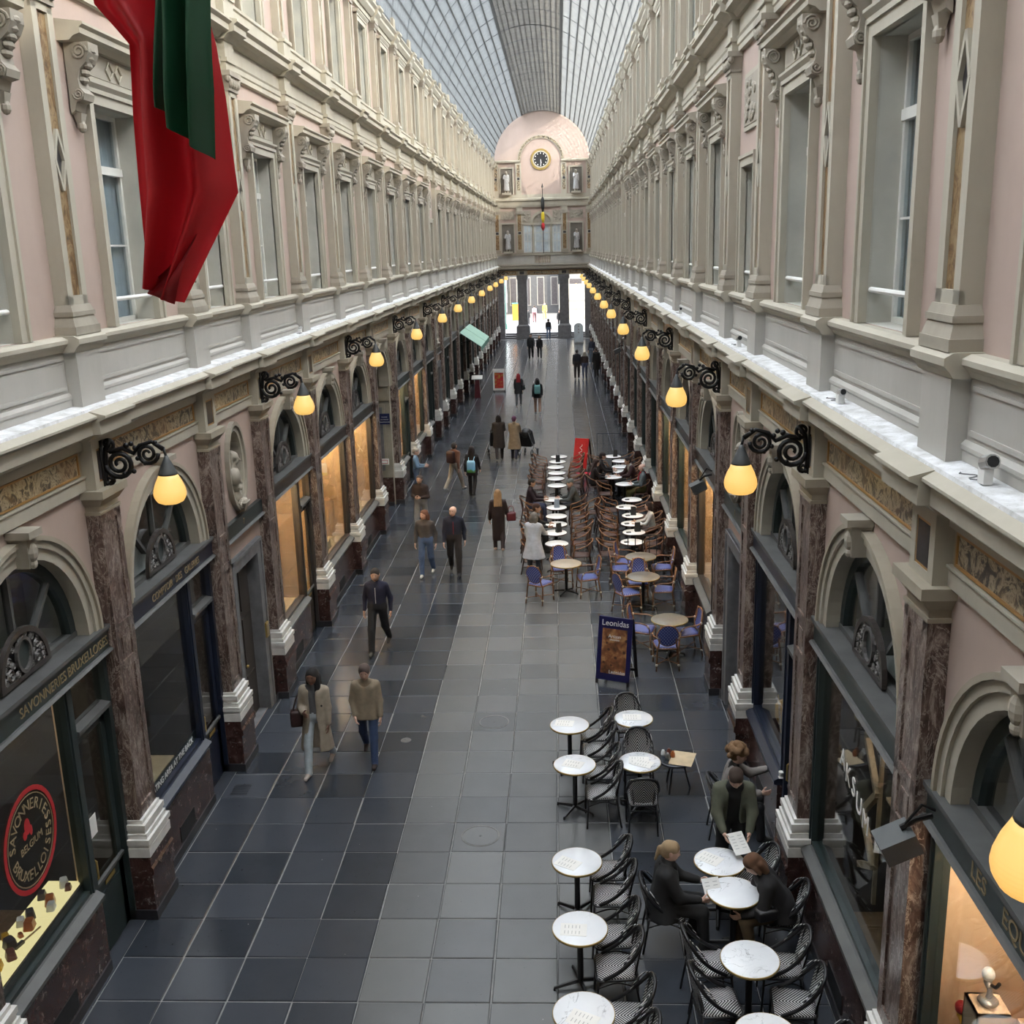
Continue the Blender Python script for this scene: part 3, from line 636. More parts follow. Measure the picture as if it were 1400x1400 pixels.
b = MB(); b.run([(-.1,11.3),(.15,11.3),(.2,11.5),(.2,11.75),(.35,11.85),(.35,12.0),(.15,12.05),(.15,12.35),(-.1,12.35)],XC-hw,XC+hw,'cream'); fpart('upper_cornice', b)
for sg in (-1, 1):
    x = XM+sg*2.98
    for z0, z1 in ((7.5,9.9),(12.4,14.5)):
        b = MB()
        for q in (x-.62, x+.52): b.box(0,.1,q,q+.1,z0,z1,'cream')
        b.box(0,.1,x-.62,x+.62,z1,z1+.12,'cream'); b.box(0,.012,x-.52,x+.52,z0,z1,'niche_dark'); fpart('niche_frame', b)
    b = MB(); b.box(0,.05,x-.6,x+.6,10.3,11.0,'carved')
    for k in range(20): b.ell((.05,x+R.uniform(-.5,.5),R.uniform(10.4,10.9)),.04,R.uniform(.05,.1),R.uniform(.05,.1),'carved',7,5)
    fpart('relief_plaque', b)
    b = MB(); b.run([(0,14.98),(.2,14.98),(.25,15.08),(.25,15.16),(0,15.2)],min(XM+sg*1.75,XC+sg*hw),max(XM+sg*1.75,XC+sg*hw),'cream'); fpart('impost', b)
b = MB(); b.arc(15.2,1.72,1.98,0,.1,'cream',28,0,PI,XM); b.arc(15.2,1.77,1.93,.1,.12,'marble_frieze',28,0,PI,XM); fpart('clock_arch', b)
# columns and steps of the portal
for x in (XM-1.83, XM+1.83):
    b = MB(); b.taper((x,94.3),(.62,.62,0),(.58,.58,1.15),'stone_grey'); b.box(x-.64,x+.64,93.66,94.94,0,.25,'stone_grey'); b.taper((x,94.3),(.56,.56,1.15),(.44,.44,1.3),'stone_grey'); b.taper((x,94.3),(.43,.43,1.3),(.40,.40,5.2),'stone_grey'); b.box(x-.5,x+.5,93.8,94.8,5.2,5.56,'stone_grey')
    ob('column', b.mesh('portal_column'), wf)
for x0, x1 in ((XC-4.3,XC-3.55),(XC+3.55,XC+4.3)):
    b = MB(); b.box(x0,x1,93.9,94.8,0,5.56,'stone_grey'); ob('jamb_pier', b.mesh('jamb_pier'), wf)
for k in range(3):
    b = MB(); b.box(XC-3.6,XC+3.6,94.1+.35*k,96,.0+.16*k,.16*(k+1),'stone_grey'); ob('step', b.mesh('portal_step'), wf)
b = MB(); b.box(XC-14, XC+14, 95.1, 150, .2, .47, 'asphalt'); street = ob('floor_street', b.mesh('street'), kind='structure')
b = MB(); b.box(XC-14,XC-4.3,94.4,95.0,.2,22,'stone_beige'); b.box(XC+4.3,XC+14,94.4,95.0,.2,22,'stone_beige'); b.box(XC-4.3,XC+4.3,94.62,95.0,5.56,22,'stone_beige'); ob('wall_street', b.mesh('wall_street'), kind='structure')
b = MB(); b.box(XL0-.6, XR0+.6, -2.3, -2.0, 0, 19.4, 'cream'); ob('wall_back', b.mesh('wall_back'), kind='structure')

# clock
e = tag(ob('wall_clock', None, None, (XM, YEND, 15.2)), 'round gilt-rimmed wall clock with dark dial under the glass vault', 'clock')
b = MB(); b.arc(0,.66,.87,.0,.12,'gold',32,0,2*PI); b.arc(0,.60,.70,.0,.16,'cream',32,0,2*PI); fx(b).xf(lambda x, y, z: (x, y-YEND, z)); ob('rim', b.mesh('clock_rim'), e)
b = MB(); b.arc(0,.001,.62,.0,.10,'black_matte',32,0,2*PI); b.xf(lambda d, y, z: (y, -d, z)); ob('dial', b.mesh('clock_dial'), e)
for k in range(12):
    a = k*PI/6; b = MB(); c, q = .50*math.cos(a), .50*math.sin(a); b.box(-.03,.03,-.115,-.10,-.05,.05,'white_paint'); b.xf(lambda x, y, z: (x+c, y, z+q)); ob('hour_mark', b.mesh('hour_mark'), e)
for nm, ang, ln in (('hour_hand', -1.42, .32), ('minute_hand', -1.55, .45)):
    b = MB(); dx, dz = math.cos(ang), math.sin(ang); b.tube([(0,-.12,0),(dx*ln,-.12,dz*ln)],.022,5,'white_paint'); ob(nm, b.mesh(nm), e)
ORD = ['first','second','third','fourth','fifth','sixth','seventh','eighth','ninth','tenth','eleventh','twelfth','thirteenth','fourteenth','fifteenth','sixteenth']

# ------------------------------------------------------------------ lettering
def text_mesh(txt, size, mat, ext=.004, fn=None, align='CENTER', shear=0, name='lettering'):
    cu = bpy.data.curves.new(name, 'FONT'); cu.body = txt; cu.size = size; cu.extrude = ext; cu.align_x = align; cu.align_y = 'CENTER'; cu.shear = shear; cu.resolution_u = 3
    o = bpy.data.objects.new('tmp_text', cu); COL.objects.link(o); dg = bpy.context.evaluated_depsgraph_get(); dg.update()
    me = bpy.data.meshes.new_from_object(o.evaluated_get(dg)); bpy.data.objects.remove(o); bpy.data.curves.remove(cu)
    me.name = name; me.materials.clear(); me.materials.append(M[mat])
    if fn:
        for v in me.vertices: v.co = fn(v.co.x, v.co.y, v.co.z)
    return me
def wall_text(txt, size, mat, y, z, d, **kw): return text_mesh(txt, size, mat, fn=lambda a, b, c: (d+c, y+a, z+b), **kw)

# ------------------------------------------------------------------ shopfronts
def grille():
    b = MB(); b.arc(0,.44,.50,-.02,.03,'shop_brown',18); b.box(-.02,.03,-.50,.50,-.02,.03,'shop_brown'); b.arc(.22,.125,.155,.0,.035,'iron_grey',16,0,2*PI,0,1.25); b.arc(.22,.001,.125,-.010,.004,'shop_green',14,0,2*PI,0,1.25)
    for sg in (-1, 1):
        for (cy, cz, r) in ((.27,.09,.075),(.28,.23,.06),(.20,.34,.05),(.38,.06,.045),(.14,.05,.045),(.36,.17,.045),(.08,.41,.035),(.21,.17,.035),(.32,.31,.03),(.41,.13,.025)):
            b.tube(scroll_pts(sg*cy, cz, r, .008, 0 if sg > 0 else PI, (0 if sg > 0 else PI)+sg*3.4*PI, 14, .008), .014, 4, 'iron_grey')
    b.arc(0,.001,.45,-.018,-.012,'iron',14); return b
GRILLE = grille().mesh('fanlight_grille')
def fan():
    b = MB(); b.arc(0,1.10,1.225,-.16,-.05,'shop_green',24); b.box(-.16,-.04,-1.22,1.22,-.005,.075,'shop_grey')
    for a in (PI/4, PI/2, 3*PI/4):
        c, q = math.cos(a), math.sin(a); n = (-q*.022, c*.022)
        b.add([(d, y, z) for d in (-.13,-.055) for y, z in ((.48*c-n[0],.48*q-n[1]),(.48*c+n[0],.48*q+n[1]),(1.12*c+n[0],1.12*q+n[1]),(1.12*c-n[0],1.12*q-n[1]))], [(0,1,2,3),(4,5,6,7),(0,1,5,4),(1,2,6,5),(2,3,7,6),(3,0,4,7)], 'shop_grey')
    return b
FAN = fan().mesh('fanlight_frame')
b = MB(); b.arc(0,.0005,1.11,-.105,-.098,'glass',20); FANG = b.mesh('fanlight_pane')
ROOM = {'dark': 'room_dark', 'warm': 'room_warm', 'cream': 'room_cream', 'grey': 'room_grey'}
_cache = {}
def shop_parts(h, door, frame, room, fy):
    """door: None | 'far' | 'near' | 'mid'; fy=+1 on the left wall, -1 on the right (far = +fy)"""
    key = (h, door, frame, room, fy)
    if key in _cache: return _cache[key]
    w = h-.27; dw = 1.0; P = []
    if door is None: win = [(-w, w)]; dr = None
    elif (door == 'far') == (fy > 0): win = [(-w, w-dw)]; dr = (w-dw, w)
    else: win = [(-w+dw, w)]; dr = (-w, -w+dw)
    b = MB(); b.box(-.06,.13,-w,w,3.58,3.84,frame); b.box(-.06,.17,-w-.04,w+.04,3.84,3.885,'shop_grey'); b.box(.13,.15,-w,w,3.80,3.84,frame); b.run([(.10,3.56),(.16,3.55),(.185,3.575),(.16,3.60),(.10,3.60)],-w,w,'shop_grey'); P.append(('fascia', b, None))
    for y0, y1 in win:
        b = MB(); b.box(-.06,.135,y0,y1,.13,.92,'marble_red'); b.box(-.06,.155,y0,y1,0,.13,'black_plinth'); b.box(.13,.145,(y0+y1)/2-.28,(y0+y1)/2+.28,.16,.40,'black_matte'); P.append(('stall_riser', b, None))
        b = MB(); b.run([(-.06,.92),(.15,.92),(.18,.94),(.18,.985),(.09,1.04),(-.06,1.05)],y0,y1,'shop_grey' if frame != 'shop_navy' else frame); P.append(('window_sill', b, None))
        b = MB()
        for q in (y0, y1-.09): b.box(-.06,.07,q,q+.09,1.04,3.58,frame); b.box(.0,.09,q+.03,q+.06,1.04,3.58,frame)
        b.box(-.06,.06,y0,y1,3.50,3.58,frame); b.box(-.06,.06,y0,y1,1.04,1.09,frame); P.append(('window_frame', b, None))
        b = MB(); b.box(-.004,.004,y0+.09,y1-.09,1.09,3.50,'glass'); P.append(('shop_pane', b, None))
    if dr:
        y0, y1 = dr; b = MB()
        for q in (y0, y1-.09): b.box(-.08,.07,q,q+.09,0,3.58,frame)
        b.box(-.08,.06,y0,y1,3.48,3.58,frame); b.run([(-.06,2.86),(.06,2.86),(.10,2.90),(.10,2.95),(-.06,2.98)],y0+.09,y1-.09,'shop_grey'); P.append(('door_frame', b, None))
        b = MB(); b.box(-.004,.004,y0+.09,y1-.09,2.98,3.48,'glass'); P.append(('transom_pane', b, None))
        b = MB(); a, c = y0+.10, y1-.10
        for q in (a, c-.11): b.box(-.05,.0,q,q+.11,.03,2.85,frame)
        b.box(-.05,.0,a,c,.03,.95,frame); b.box(-.05,.0,a,c,2.74,2.85,frame); b.box(-.0,.012,a+.15,c-.15,.2,.8,frame); b.run([(0,.93),(.03,.95),(.03,.99),(0,1.0)],a,c,'shop_grey')
        hb = MB(); hy = (a+.06) if (door == 'far') == (fy > 0) else (c-.06); hb.tube([(.01,hy,1.05),(.05,hy,1.08),(.05,hy,1.30),(.01,hy,1.33)],.012,6,'gold'); lb_ = MB(); lb_.box(.012,.02,(a+c)/2-.13,(a+c)/2+.13,.86,.91,'gold')
        gb = MB(); gb.box(-.03,-.024,a+.11,c-.11,1.0,2.74,'glass')
        P.append(('door', b, [('door_handle', hb), ('door_pane', gb), ('letter_plate', lb_)]))
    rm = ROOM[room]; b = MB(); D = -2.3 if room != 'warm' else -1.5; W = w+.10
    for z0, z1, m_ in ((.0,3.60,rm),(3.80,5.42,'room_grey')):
        D = -.85 if z0 > 1 else (-2.3 if room != 'warm' else -1.5)  # upper room kept shallow so its added back wall catches light near the fanlight
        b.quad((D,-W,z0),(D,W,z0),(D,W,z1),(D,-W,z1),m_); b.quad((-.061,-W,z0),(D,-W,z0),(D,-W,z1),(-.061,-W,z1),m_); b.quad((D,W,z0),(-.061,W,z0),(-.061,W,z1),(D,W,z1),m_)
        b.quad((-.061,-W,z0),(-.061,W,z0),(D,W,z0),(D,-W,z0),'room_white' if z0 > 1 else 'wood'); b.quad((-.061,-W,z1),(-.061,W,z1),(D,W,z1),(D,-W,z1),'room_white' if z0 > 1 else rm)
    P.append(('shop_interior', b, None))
    if room == 'dark' and h > 1.8:
        b = MB(); b.box(-.9,-.7,-.15,.15,3.5,3.55,'cafe_light'); P.append(('ceiling_lamp', b, None))
    if room in ('warm', 'cream'):
        b = MB()
        for y0, y1 in win: b.box(-.75,-.14,y0+.05,y1-.05,.90,1.02,'wood_pale' if room == 'warm' else 'room_cream')
        P.append(('display_deck', b, None))
        b = MB(); lm = 'warm_light' if room == 'warm' else 'cream_light'
        for y0, y1 in win:
            for k in range(3): yy = y0+(y1-y0)*(k+.5)/3; b.box(-.55,-.35,yy-.12,yy+.12,3.54,3.57,lm)
        P.append(('ceiling_lamp', b, None))
    P = [p for p in P if p[0] not in ('shop_interior','display_deck','ceiling_lamp')]+[p for p in P if p[0] in ('shop_interior','display_deck','ceiling_lamp')]
    out = [(n, q.mesh('shop_'+n), [(m_, x.mesh(m_)) for m_, x in (sub or [])]) for n, q, sub in P]; _cache[key] = out; return out
SHOP = {}
def shopfront(side, i, door, frame, room, label, group=None, fan=True):
    a, b_ = BAYS[i]; h = round((b_-a)/2, 3); e = ob('shopfront', None, None, (sx(side, 0), (a+b_)/2, 0), 0 if side == 'L' else PI); tag(e, label, 'shopfront', group)
    rm_ = None
    for n, me, sub in shop_parts(h, door, frame, room, 1 if side == 'L' else -1):
        if n == 'shop_interior': rm_ = ob('trim_%d' % (len(SHOP)+1), me, None, e.location, e.rotation_euler[2], 'structure'); continue  # interior room walls, floors and ceilings behind the shopfront
        o = ob(n, me, rm_ if n in ('display_deck','ceiling_lamp') else e)
        for m_, x in sub: ob(m_, x, o)
    f = ob('fanlight_frame', FAN, e, (0,0,3.87)); ob('fanlight_grille', GRILLE, f, (-.02,0,.06)); ob('fanlight_pane', FANG, f)
    SHOP[(side, i)] = e; return e
LW, RW = 'the arcade wall with the green awning', 'the arcade wall behind the cafe tables'
NBAY = len(BAYS)
shopfront('L', 1, None, 'shop_green', 'dark', 'dark green shopfront before the soap shop, mostly beyond the view'.replace(', mostly beyond the view', ''))
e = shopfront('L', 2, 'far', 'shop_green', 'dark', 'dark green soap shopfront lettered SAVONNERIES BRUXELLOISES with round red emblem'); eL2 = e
h2 = (BAYS[2][1]-BAYS[2][0])/2
ob('fascia_lettering', wall_text('SAVONNERIES', .155, 'gold_paint', .02, 3.70, .132), e); ob('fascia_lettering', wall_text('BRUXELLOISES', .155, 'gold_paint', 1.06, 3.70, .132), e)
# oval emblem on the pane
b = MB(); b.arc(2.30,.475,.525,.006,.010,'red_matte',36,0,2*PI,-.40,1.05); b.arc(2.30,.445,.455,.006,.010,'gold_paint',36,0,2*PI,-.40,1.05); emb = ob('emblem_ring', b.mesh('emblem_ring'), e)
def arc_text(txt, r, a0, step, size, mat, cy, cz, d, flip=1):
    ms = []
    for k, ch in enumerate(txt):
        a = a0-flip*step*k; rot = a-PI/2 if flip > 0 else a+PI/2; c, q = math.cos(rot), math.sin(rot); px, pz = cy+r*math.cos(a), cz+r*math.sin(a)
        ms.append(text_mesh(ch, size, mat, .002, lambda u, v, w_: (d+w_, px+u*c-v*q, pz+u*q+v*c)))
    return ms
for me in arc_text('SAVONNERIES', .36, math.radians(168), math.radians(15.6), .16, 'gold_paint', -.40, 2.30, .008): ob('emblem_letter', me, emb)
for me in arc_text('BRUXELLOISES', .36, math.radians(197), math.radians(14.4), .155, 'gold_paint', -.40, 2.30, .008, -1): ob('emblem_letter', me, emb)
ob('emblem_word', wall_text('BELGIUM', .11, 'gold_paint', -.40, 2.26, .008, ext=.002), emb)
b = MB(); b.ell((.008,-.44,2.47),.003,.06,.09,'red_matte',10,6); b.ell((.008,-.50,2.40),.003,.04,.05,'red_matte',8,5); b.ell((.008,-.38,2.40),.003,.03,.06,'red_matte',8,5); ob('emblem_figure', b.mesh('emblem_figure'), emb)
b = MB(); b.box(-.10,-.02,.545,.60,1.05,3.5,'room_cream'); ob('lit_jamb', b.mesh('lit_jamb'), e)
b = MB(); b.box(-.006,-.001,.80,.98,1.55,1.80,'paper'); ob('door_notice', b.mesh('door_notice'), e)
# lit display board with soaps (things of their own)
bd = tag(ob('display_board', None, None, (sx('L',0), 9.635, 0)), 'pale yellow lit display board behind the soap shop window', 'display')
b = MB(); b.box(-.42,-.05,-1.35,.53,1.10,1.20,'lit_board'); ob('lit_top', b.mesh('lit_top'), bd); b = MB(); b.box(-.045,-.02,-1.4,.56,1.02,1.18,'black_matte'); ob('front_edge', b.mesh('front_edge'), bd)
plain('soap_amber', (.42, .12, .03), .3); plain('soap_yellow', (.75, .42, .03), .35); plain('soap_white', (.72, .74, .74), .4); plain('soap_dark', (.05, .04, .04), .4); plain('soap_brown', (.14, .04, .025), .35)
nm = {'soap_amber': 'amber', 'soap_yellow': 'orange yellow', 'soap_white': 'white', 'soap_dark': 'black', 'soap_brown': 'dark brown'}
for k, (u, v, c, rot, sc) in enumerate(((.38,-.12,'soap_brown',.3,.7),(.45,-.20,'soap_white',.5,1.),(.12,-.20,'soap_amber',.4,1.1),(.02,-.14,'soap_white',.2,.9),(-.12,-.30,'soap_dark',.6,1.),(-.30,-.22,'soap_amber',.2,1.1),(-.25,-.34,'soap_white',.4,.9),(-.45,-.24,'soap_amber',.9,.5),(-.62,-.26,'soap_dark',.9,1.2),(-.78,-.17,'soap_brown',.7,1.0),(-.84,-.32,'soap_brown',.2,.6),(-.95,-.22,'soap_yellow',.3,1.),(-.50,-.37,'soap_yellow',.8,.8),(.22,-.34,'soap_dark',.3,.9))):
    b = MB(); L_, W_, H_ = .07*sc, .05*sc, .04*sc
    b.add([(sx_*W_*(.75 if z else 1), sy_*L_*(.75 if z else 1), z*H_*2) for z in (0, 1) for sx_, sy_ in ((-1,-.7),(-.7,-1),(.7,-1),(1,-.7),(1,.7),(.7,1),(-.7,1),(-1,.7))], [tuple(range(8)), tuple(range(8,16))]+[(q,(q+1)%8,8+(q+1)%8,8+q) for q in range(8)], c)
    tag(ob('soap_bar', b.mesh('soap_bar'), None, (sx('L',v), 9.635+u, 1.20), rot), '%s soap bar on the lit yellow display board' % nm[c], 'soap', 'soaps on the lit board')
b = MB(); b.tube([(0,-.16,.012),(0,.12,.012)],.010,6,'wood'); b.box(-.02,.02,-.25,-.13,.0,.03,'soap_dark'); tag(ob('bath_brush', b.mesh('bath_brush'), None, (sx('L',-.13), 9.635-.42, 1.20), -.25), 'long-handled wooden brush lying on the lit yellow display board', 'brush')

e = shopfront('L', 3, 'far', 'shop_navy', 'dark', 'dark shopfront lettered COMPTOIR DES GALERIES beside the bust niche'); ob('fascia_lettering', wall_text('COMPTOIR', .145, 'gold_paint', -.42, 3.70, .132), e); ob('fascia_lettering', wall_text('DES', .145, 'gold_paint', .18, 3.70, .132), e); ob('fascia_lettering', wall_text('GALERIES', .145, 'gold_paint', .72, 3.70, .132), e)
b = MB(); b.box(-.012,-.006,-1.52,.52,1.09,1.24,'shop_green'); ob('pane_band', b.mesh('pane_band'), e); ob('pane_lettering', wall_text('SEATING AREA AT THE BACK', .125, 'white_paint', -.48, 1.16, .006, ext=.002), e)
tb = tag(ob('bench_table', None, None, (sx('L',-.55), 12.75, 0)), 'beige-topped table standing inside the shop lettered COMPTOIR', 'table')
b = MB(); b.box(-.35,.35,-.75,.75,.98,1.03,'wood_pale'); ob('table_top', b.mesh('table_top'), tb)
for u in (-.3,.3):
    for v in (-.68,.68): b = MB(); b.box(u-.03,u+.03,v-.03,v+.03,0,.98,'wood'); ob('leg', b.mesh('leg'), tb)
shopfront('L', 5, 'far', 'shop_brown', 'warm', 'warmly lit arched shopfront with door, next to the bust niche, opposite the blue rattan chairs'.replace(', opposite the blue rattan chairs', ''))
e = shopfront('L', 6, None, 'shop_brown', 'warm', 'warmly lit shopfront with a white word sign hanging inside the window')
ob('sign_lettering', wall_text('FREY', .34, 'white_neon', -.75, 2.9, -.12, ext=.02), e)
shopfront('L', 7, None, 'shop_brown', 'warm', 'warmly lit shopfront beside the passage with the blue street plate')
spec_far = {9: ('far', 'warm'), 10: (None, 'warm'), 11: ('far', 'dark')}
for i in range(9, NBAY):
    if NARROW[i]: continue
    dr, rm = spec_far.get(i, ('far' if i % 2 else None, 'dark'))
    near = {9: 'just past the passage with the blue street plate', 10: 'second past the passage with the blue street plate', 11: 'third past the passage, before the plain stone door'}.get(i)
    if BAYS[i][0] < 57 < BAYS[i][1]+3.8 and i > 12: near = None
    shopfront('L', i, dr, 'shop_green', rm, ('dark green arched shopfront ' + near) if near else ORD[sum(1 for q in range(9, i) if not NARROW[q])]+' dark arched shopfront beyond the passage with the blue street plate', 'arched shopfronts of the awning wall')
e = shopfront('R', 1, None, 'shop_green', 'cream', 'bright cream-lit shop window with figurines under lettering starting LES'); ob('fascia_lettering', wall_text('LES', .19, 'gold_paint', -.55, 3.70, .132), e); ob('fascia_lettering', wall_text('EQUA', .19, 'gold_paint', .10, 3.70, .132), e)
e = shopfront('R', 2, None, 'shop_green', 'dark', 'cafe shopfront with white AKSUM lettering and zigzag wooden slats'); eR2 = e
for ch, y_, z_ in zip('AKSUM', (-.62,-.40,-.19,.02,.26), (2.62,2.54,2.52,2.44,2.38)): ob('pane_letter', wall_text(ch, .30, 'white_paint', y_, z_, .008, ext=.003), e)
zs = tag(ob('zigzag_screen', None, None, (sx('R',0), BAYS[2][0]+1.865, 0), PI), 'zigzag screen of pale wooden slats inside the AKSUM window', 'screen')
zz = [(-.80,1.25),(-.35,1.5),(-.80,1.9),(-.35,2.35),(-.80,2.8),(-.35,3.25)]
for k in range(5):
    (y0, z0), (y1, z1) = zz[k], zz[k+1]; b = MB(); L_ = math.hypot(y1-y0, z1-z0); ny, nz = -(z1-z0)/L_*.035, (y1-y0)/L_*.035
    b.add([(d, y, z) for d in (-.32,-.26) for y, z in ((y0-ny,z0-nz),(y0+ny,z0+nz),(y1+ny,z1+nz),(y1-ny,z1-nz))], [(0,1,2,3),(4,5,6,7),(0,1,5,4),(1,2,6,5),(2,3,7,6),(3,0,4,7)], 'wood_pale'); ob('slat', b.mesh('zigzag_slat'), zs)
b = MB(); b.box(-.34,-.30,-.37,-.33,1.05,3.5,'wood_pale'); ob('post', b.mesh('slat_post'), zs)
for z in (1.75, 2.35):
    b = MB(); b.box(-.95,-.35,-.25,.75,z,z+.03,'wood_pale'); tag(ob('wall_shelf', b.mesh('wall_shelf'), None, (sx('R',0), BAYS[2][0]+1.865, 0), PI), 'pale wooden shelf %s behind the AKSUM window' % ('with dark pot' if z < 2 else 'with red coffee bags'), 'shelf')
for k in range(5):
    b = MB(); b.box(-.10,.10,-.05,.05,0,.30,'red_matte'); b.box(-.03,.03,-.056,.056,.02,.06,'gold'); tag(ob('coffee_bag', b.mesh('coffee_bag'), None, (sx('R',-.55), BAYS[2][0]+1.865-(-.05+.15*k), 2.38), .02*k), 'red paper coffee bag on the upper shelf behind the AKSUM window', 'bag', 'red bags on the shelf')
b = MB(); b.lathe([(.07,0),(.13,.1),(.14,.22),(.09,.32),(.10,.36)],14,'shop_brown'); tag(ob('clay_pot', b.mesh('clay_pot', True), None, (sx('R',-.6), 9.3, 1.78)), 'dark rounded pot on the lower shelf behind the AKSUM window', 'pot')
e = shopfront('R', 3, 'near', 'shop_navy', 'dark', 'dark glazed cafe shopfront with gilded lattice, beside the plain stone door'.replace(', beside the plain stone door', ' behind the woman at the sill'))
b = MB(); b.lathe([(.02,0),(.12,.02),(.17,.14),(.17,.30),(.12,.36)],16,'soap_yellow'); tag(ob('yellow_pot', b.mesh('yellow_pot', True), None, (sx('R',-.3), 14.3, 1.06)), 'yellow pot standing inside the gilded lattice window', 'pot')
for k in range(9):
    b = MB(); b.box(-.16,-.14,-.012,.012,0,.55,'gold'); o = ob('lattice_slat', b.mesh('lattice_slat'), e, (0,-.55+.17*k,1.10)); o.rotation_euler = (.55*(-1)**k,0,0)
shopfront('R', 5, 'near', 'shop_brown', 'warm', 'warmly lit shopfront with door beside the plain stone doorway, behind blue chairs')
shopfront('R', 6, None, 'shop_green', 'warm', 'warmly lit arched shopfront directly behind the two grey tables with blue chairs')
for i in range(7, NBAY):
    if NARROW[i]: continue
    near = {7: 'directly behind the nearer half of the dark rattan cafe rows', 8: 'behind the seated man with a red scarf', 9: 'behind the far end of the dark rattan cafe rows'}.get(i)
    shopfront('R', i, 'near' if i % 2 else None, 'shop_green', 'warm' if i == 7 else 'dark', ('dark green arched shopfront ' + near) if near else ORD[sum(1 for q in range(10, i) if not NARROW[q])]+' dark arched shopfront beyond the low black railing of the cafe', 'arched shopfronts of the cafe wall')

# ------------------------------------------------------------------ narrow bays: door, fascia, oval niche frame
dn = 0
for s in SIDES:
    for i, (a, b_) in enumerate(BAYS):
        if not NARROW[i]: continue
        c = (a+b_)/2; h = (b_-a)/2; w = h-.27; dn += 1
        e = ob('door_%d' % dn, None, None, (sx(s, 0), c, 0), 0 if s == 'L' else PI, 'structure')
        b = MB()
        for sg in (-1, 1): b.box(-.05,.12,min(sg*.62,sg*.86),max(sg*.62,sg*.86),0,3.19,'stone_grey'); b.box(.1,.145,min(sg*.80,sg*.86),max(sg*.80,sg*.86),0,3.19,'stone_grey')
        b.box(-.05,.12,-.62,.62,2.95,3.19,'stone_grey'); b.box(.1,.145,-.86,.86,3.13,3.19,'stone_grey'); ob('door_surround', b.mesh('door_surround'), e)
        b = MB(); b.box(-.16,-.10,-.62,.62,.02,2.95,'shop_brown')
        for sg in (-1, 1):
            for z0, z1 in ((.2,.85),(1.0,1.9),(2.05,2.75)): b.box(-.10,-.08,min(sg*.08,sg*.52),max(sg*.08,sg*.52),z0,z1,'shop_brown')
        dl = ob('door_leaf', b.mesh('door_leaf'), e)
        b = MB(); b.ell((-.06,.06,1.05),.03,.03,.03,'gold',8,6); ob('door_knob', b.mesh('door_knob'), dl)
        b = MB(); b.box(-.05,.13,-w,w,3.55,3.80,'shop_green'); b.run([(.10,3.53),(.16,3.52),(.185,3.545),(.16,3.57),(.10,3.57)],-w,w,'shop_grey'); ob('fascia', b.mesh('fascia'), e)
        ob('house_number', wall_text('7' if i < 8 else '15', .14, 'gold_paint', 0, 3.68, .132), e)
        b = MB(); b.arc(4.62,.36,.43,-.05,.09,'cream',28,0,2*PI,0,1.64); b.arc(4.62,.43,.47,-.02,.13,'carved',28,0,2*PI,0,1.58); b.taper((.12,0),(.05,.05,3.86),(.12,.14,4.02),'carved'); b.ell((.14,0,4.02),.09,.14,.07,'carved',10,6)
        for sg in (-1, 1): b.tube(scroll_pts(sg*.12,3.99,.07,.012,0,sg*3.5*PI,14,.16),.016,5,'carved')
        ob('niche_frame', b.mesh('niche_frame'), e)
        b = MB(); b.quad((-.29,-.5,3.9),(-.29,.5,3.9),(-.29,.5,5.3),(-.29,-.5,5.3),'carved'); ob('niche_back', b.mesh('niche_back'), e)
        if s == 'L' and i < 8:
            b = MB(); b.box(.12,.15,.66,.80,1.35,1.62,'gold'); b.box(.15,.155,.68,.78,1.38,1.59,'gold_paint'); ob('bell_plate', b.mesh('bell_plate'), e)
            b = MB(); b.box(-.078,-.074,-.2,-.06,1.42,1.65,'paper'); ob('door_notice', b.mesh('door_notice'), e)
        for sg in (-1, 1):
            b = MB(); b.box(-.05,.135,min(sg*.86,sg*w),max(sg*.86,sg*w),0,.86,'marble_red'); b.box(-.05,.155,min(sg*.86,sg*w),max(sg*.86,sg*w),0,.13,'black_plinth'); ob('dado', b.mesh('dado'), e)
# passage on the left: panelled far jamb, marble base, end wall, blue street plate
a, b_ = BAYS[PASS_L]; c = (a+b_)/2
b = MB(); b.box(XL0-3.7,XL0-3.6,a-.5,b_+.5,0,6,'stone_beige'); ob('passage_end', b.mesh('passage_end'), WALL['L'])
b = MB(); y1 = c+1.35
for u0, u1 in ((-.12,-.6),(-.75,-1.9)):
    b.box(XL0+u1,XL0+u0,y1-.04,y1,1.05,3.3,'stone_beige'); b.box(XL0+u1+.07,XL0+u0-.07,y1-.055,y1-.03,1.15,3.2,'stone_grey')
b.box(XL0-2.2,XL0+.02,y1-.07,y1,3.42,3.86,'stone_beige'); ob('jamb_panel', b.mesh('jamb_panel'), WALL['L'])
b = MB(); b.box(XL0-2.2,XL0+.04,y1-.09,y1,.13,.92,'marble_red'); b.box(XL0-2.2,XL0+.05,y1-.11,y1,0,.13,'black_plinth'); ob('jamb_base', b.mesh('jamb_base'), WALL['L'])
plain('plate_blue', (.012, .018, .085), .3)
e = tag(ob('street_plate', None, None, (XL0-.13, y1-.06, 2.83)), 'dark blue enamel street plate on the passage jamb', 'street sign')
b = MB(); b.box(-.17,.17,-.02,0,-.17,.17,'plate_blue'); ob('plate', b.mesh('plate'), e)
for tx, z_ in (('GALERIE', .06), ('DES PRINCES', -.02), ('PRINSENGALERIJ', -.10)):
    ob('plate_lettering', text_mesh(tx, .05 if z_ > 0 else .045, 'white_paint', .002, lambda u, v, w_: (u, -.022-w_, v+z_)), e)
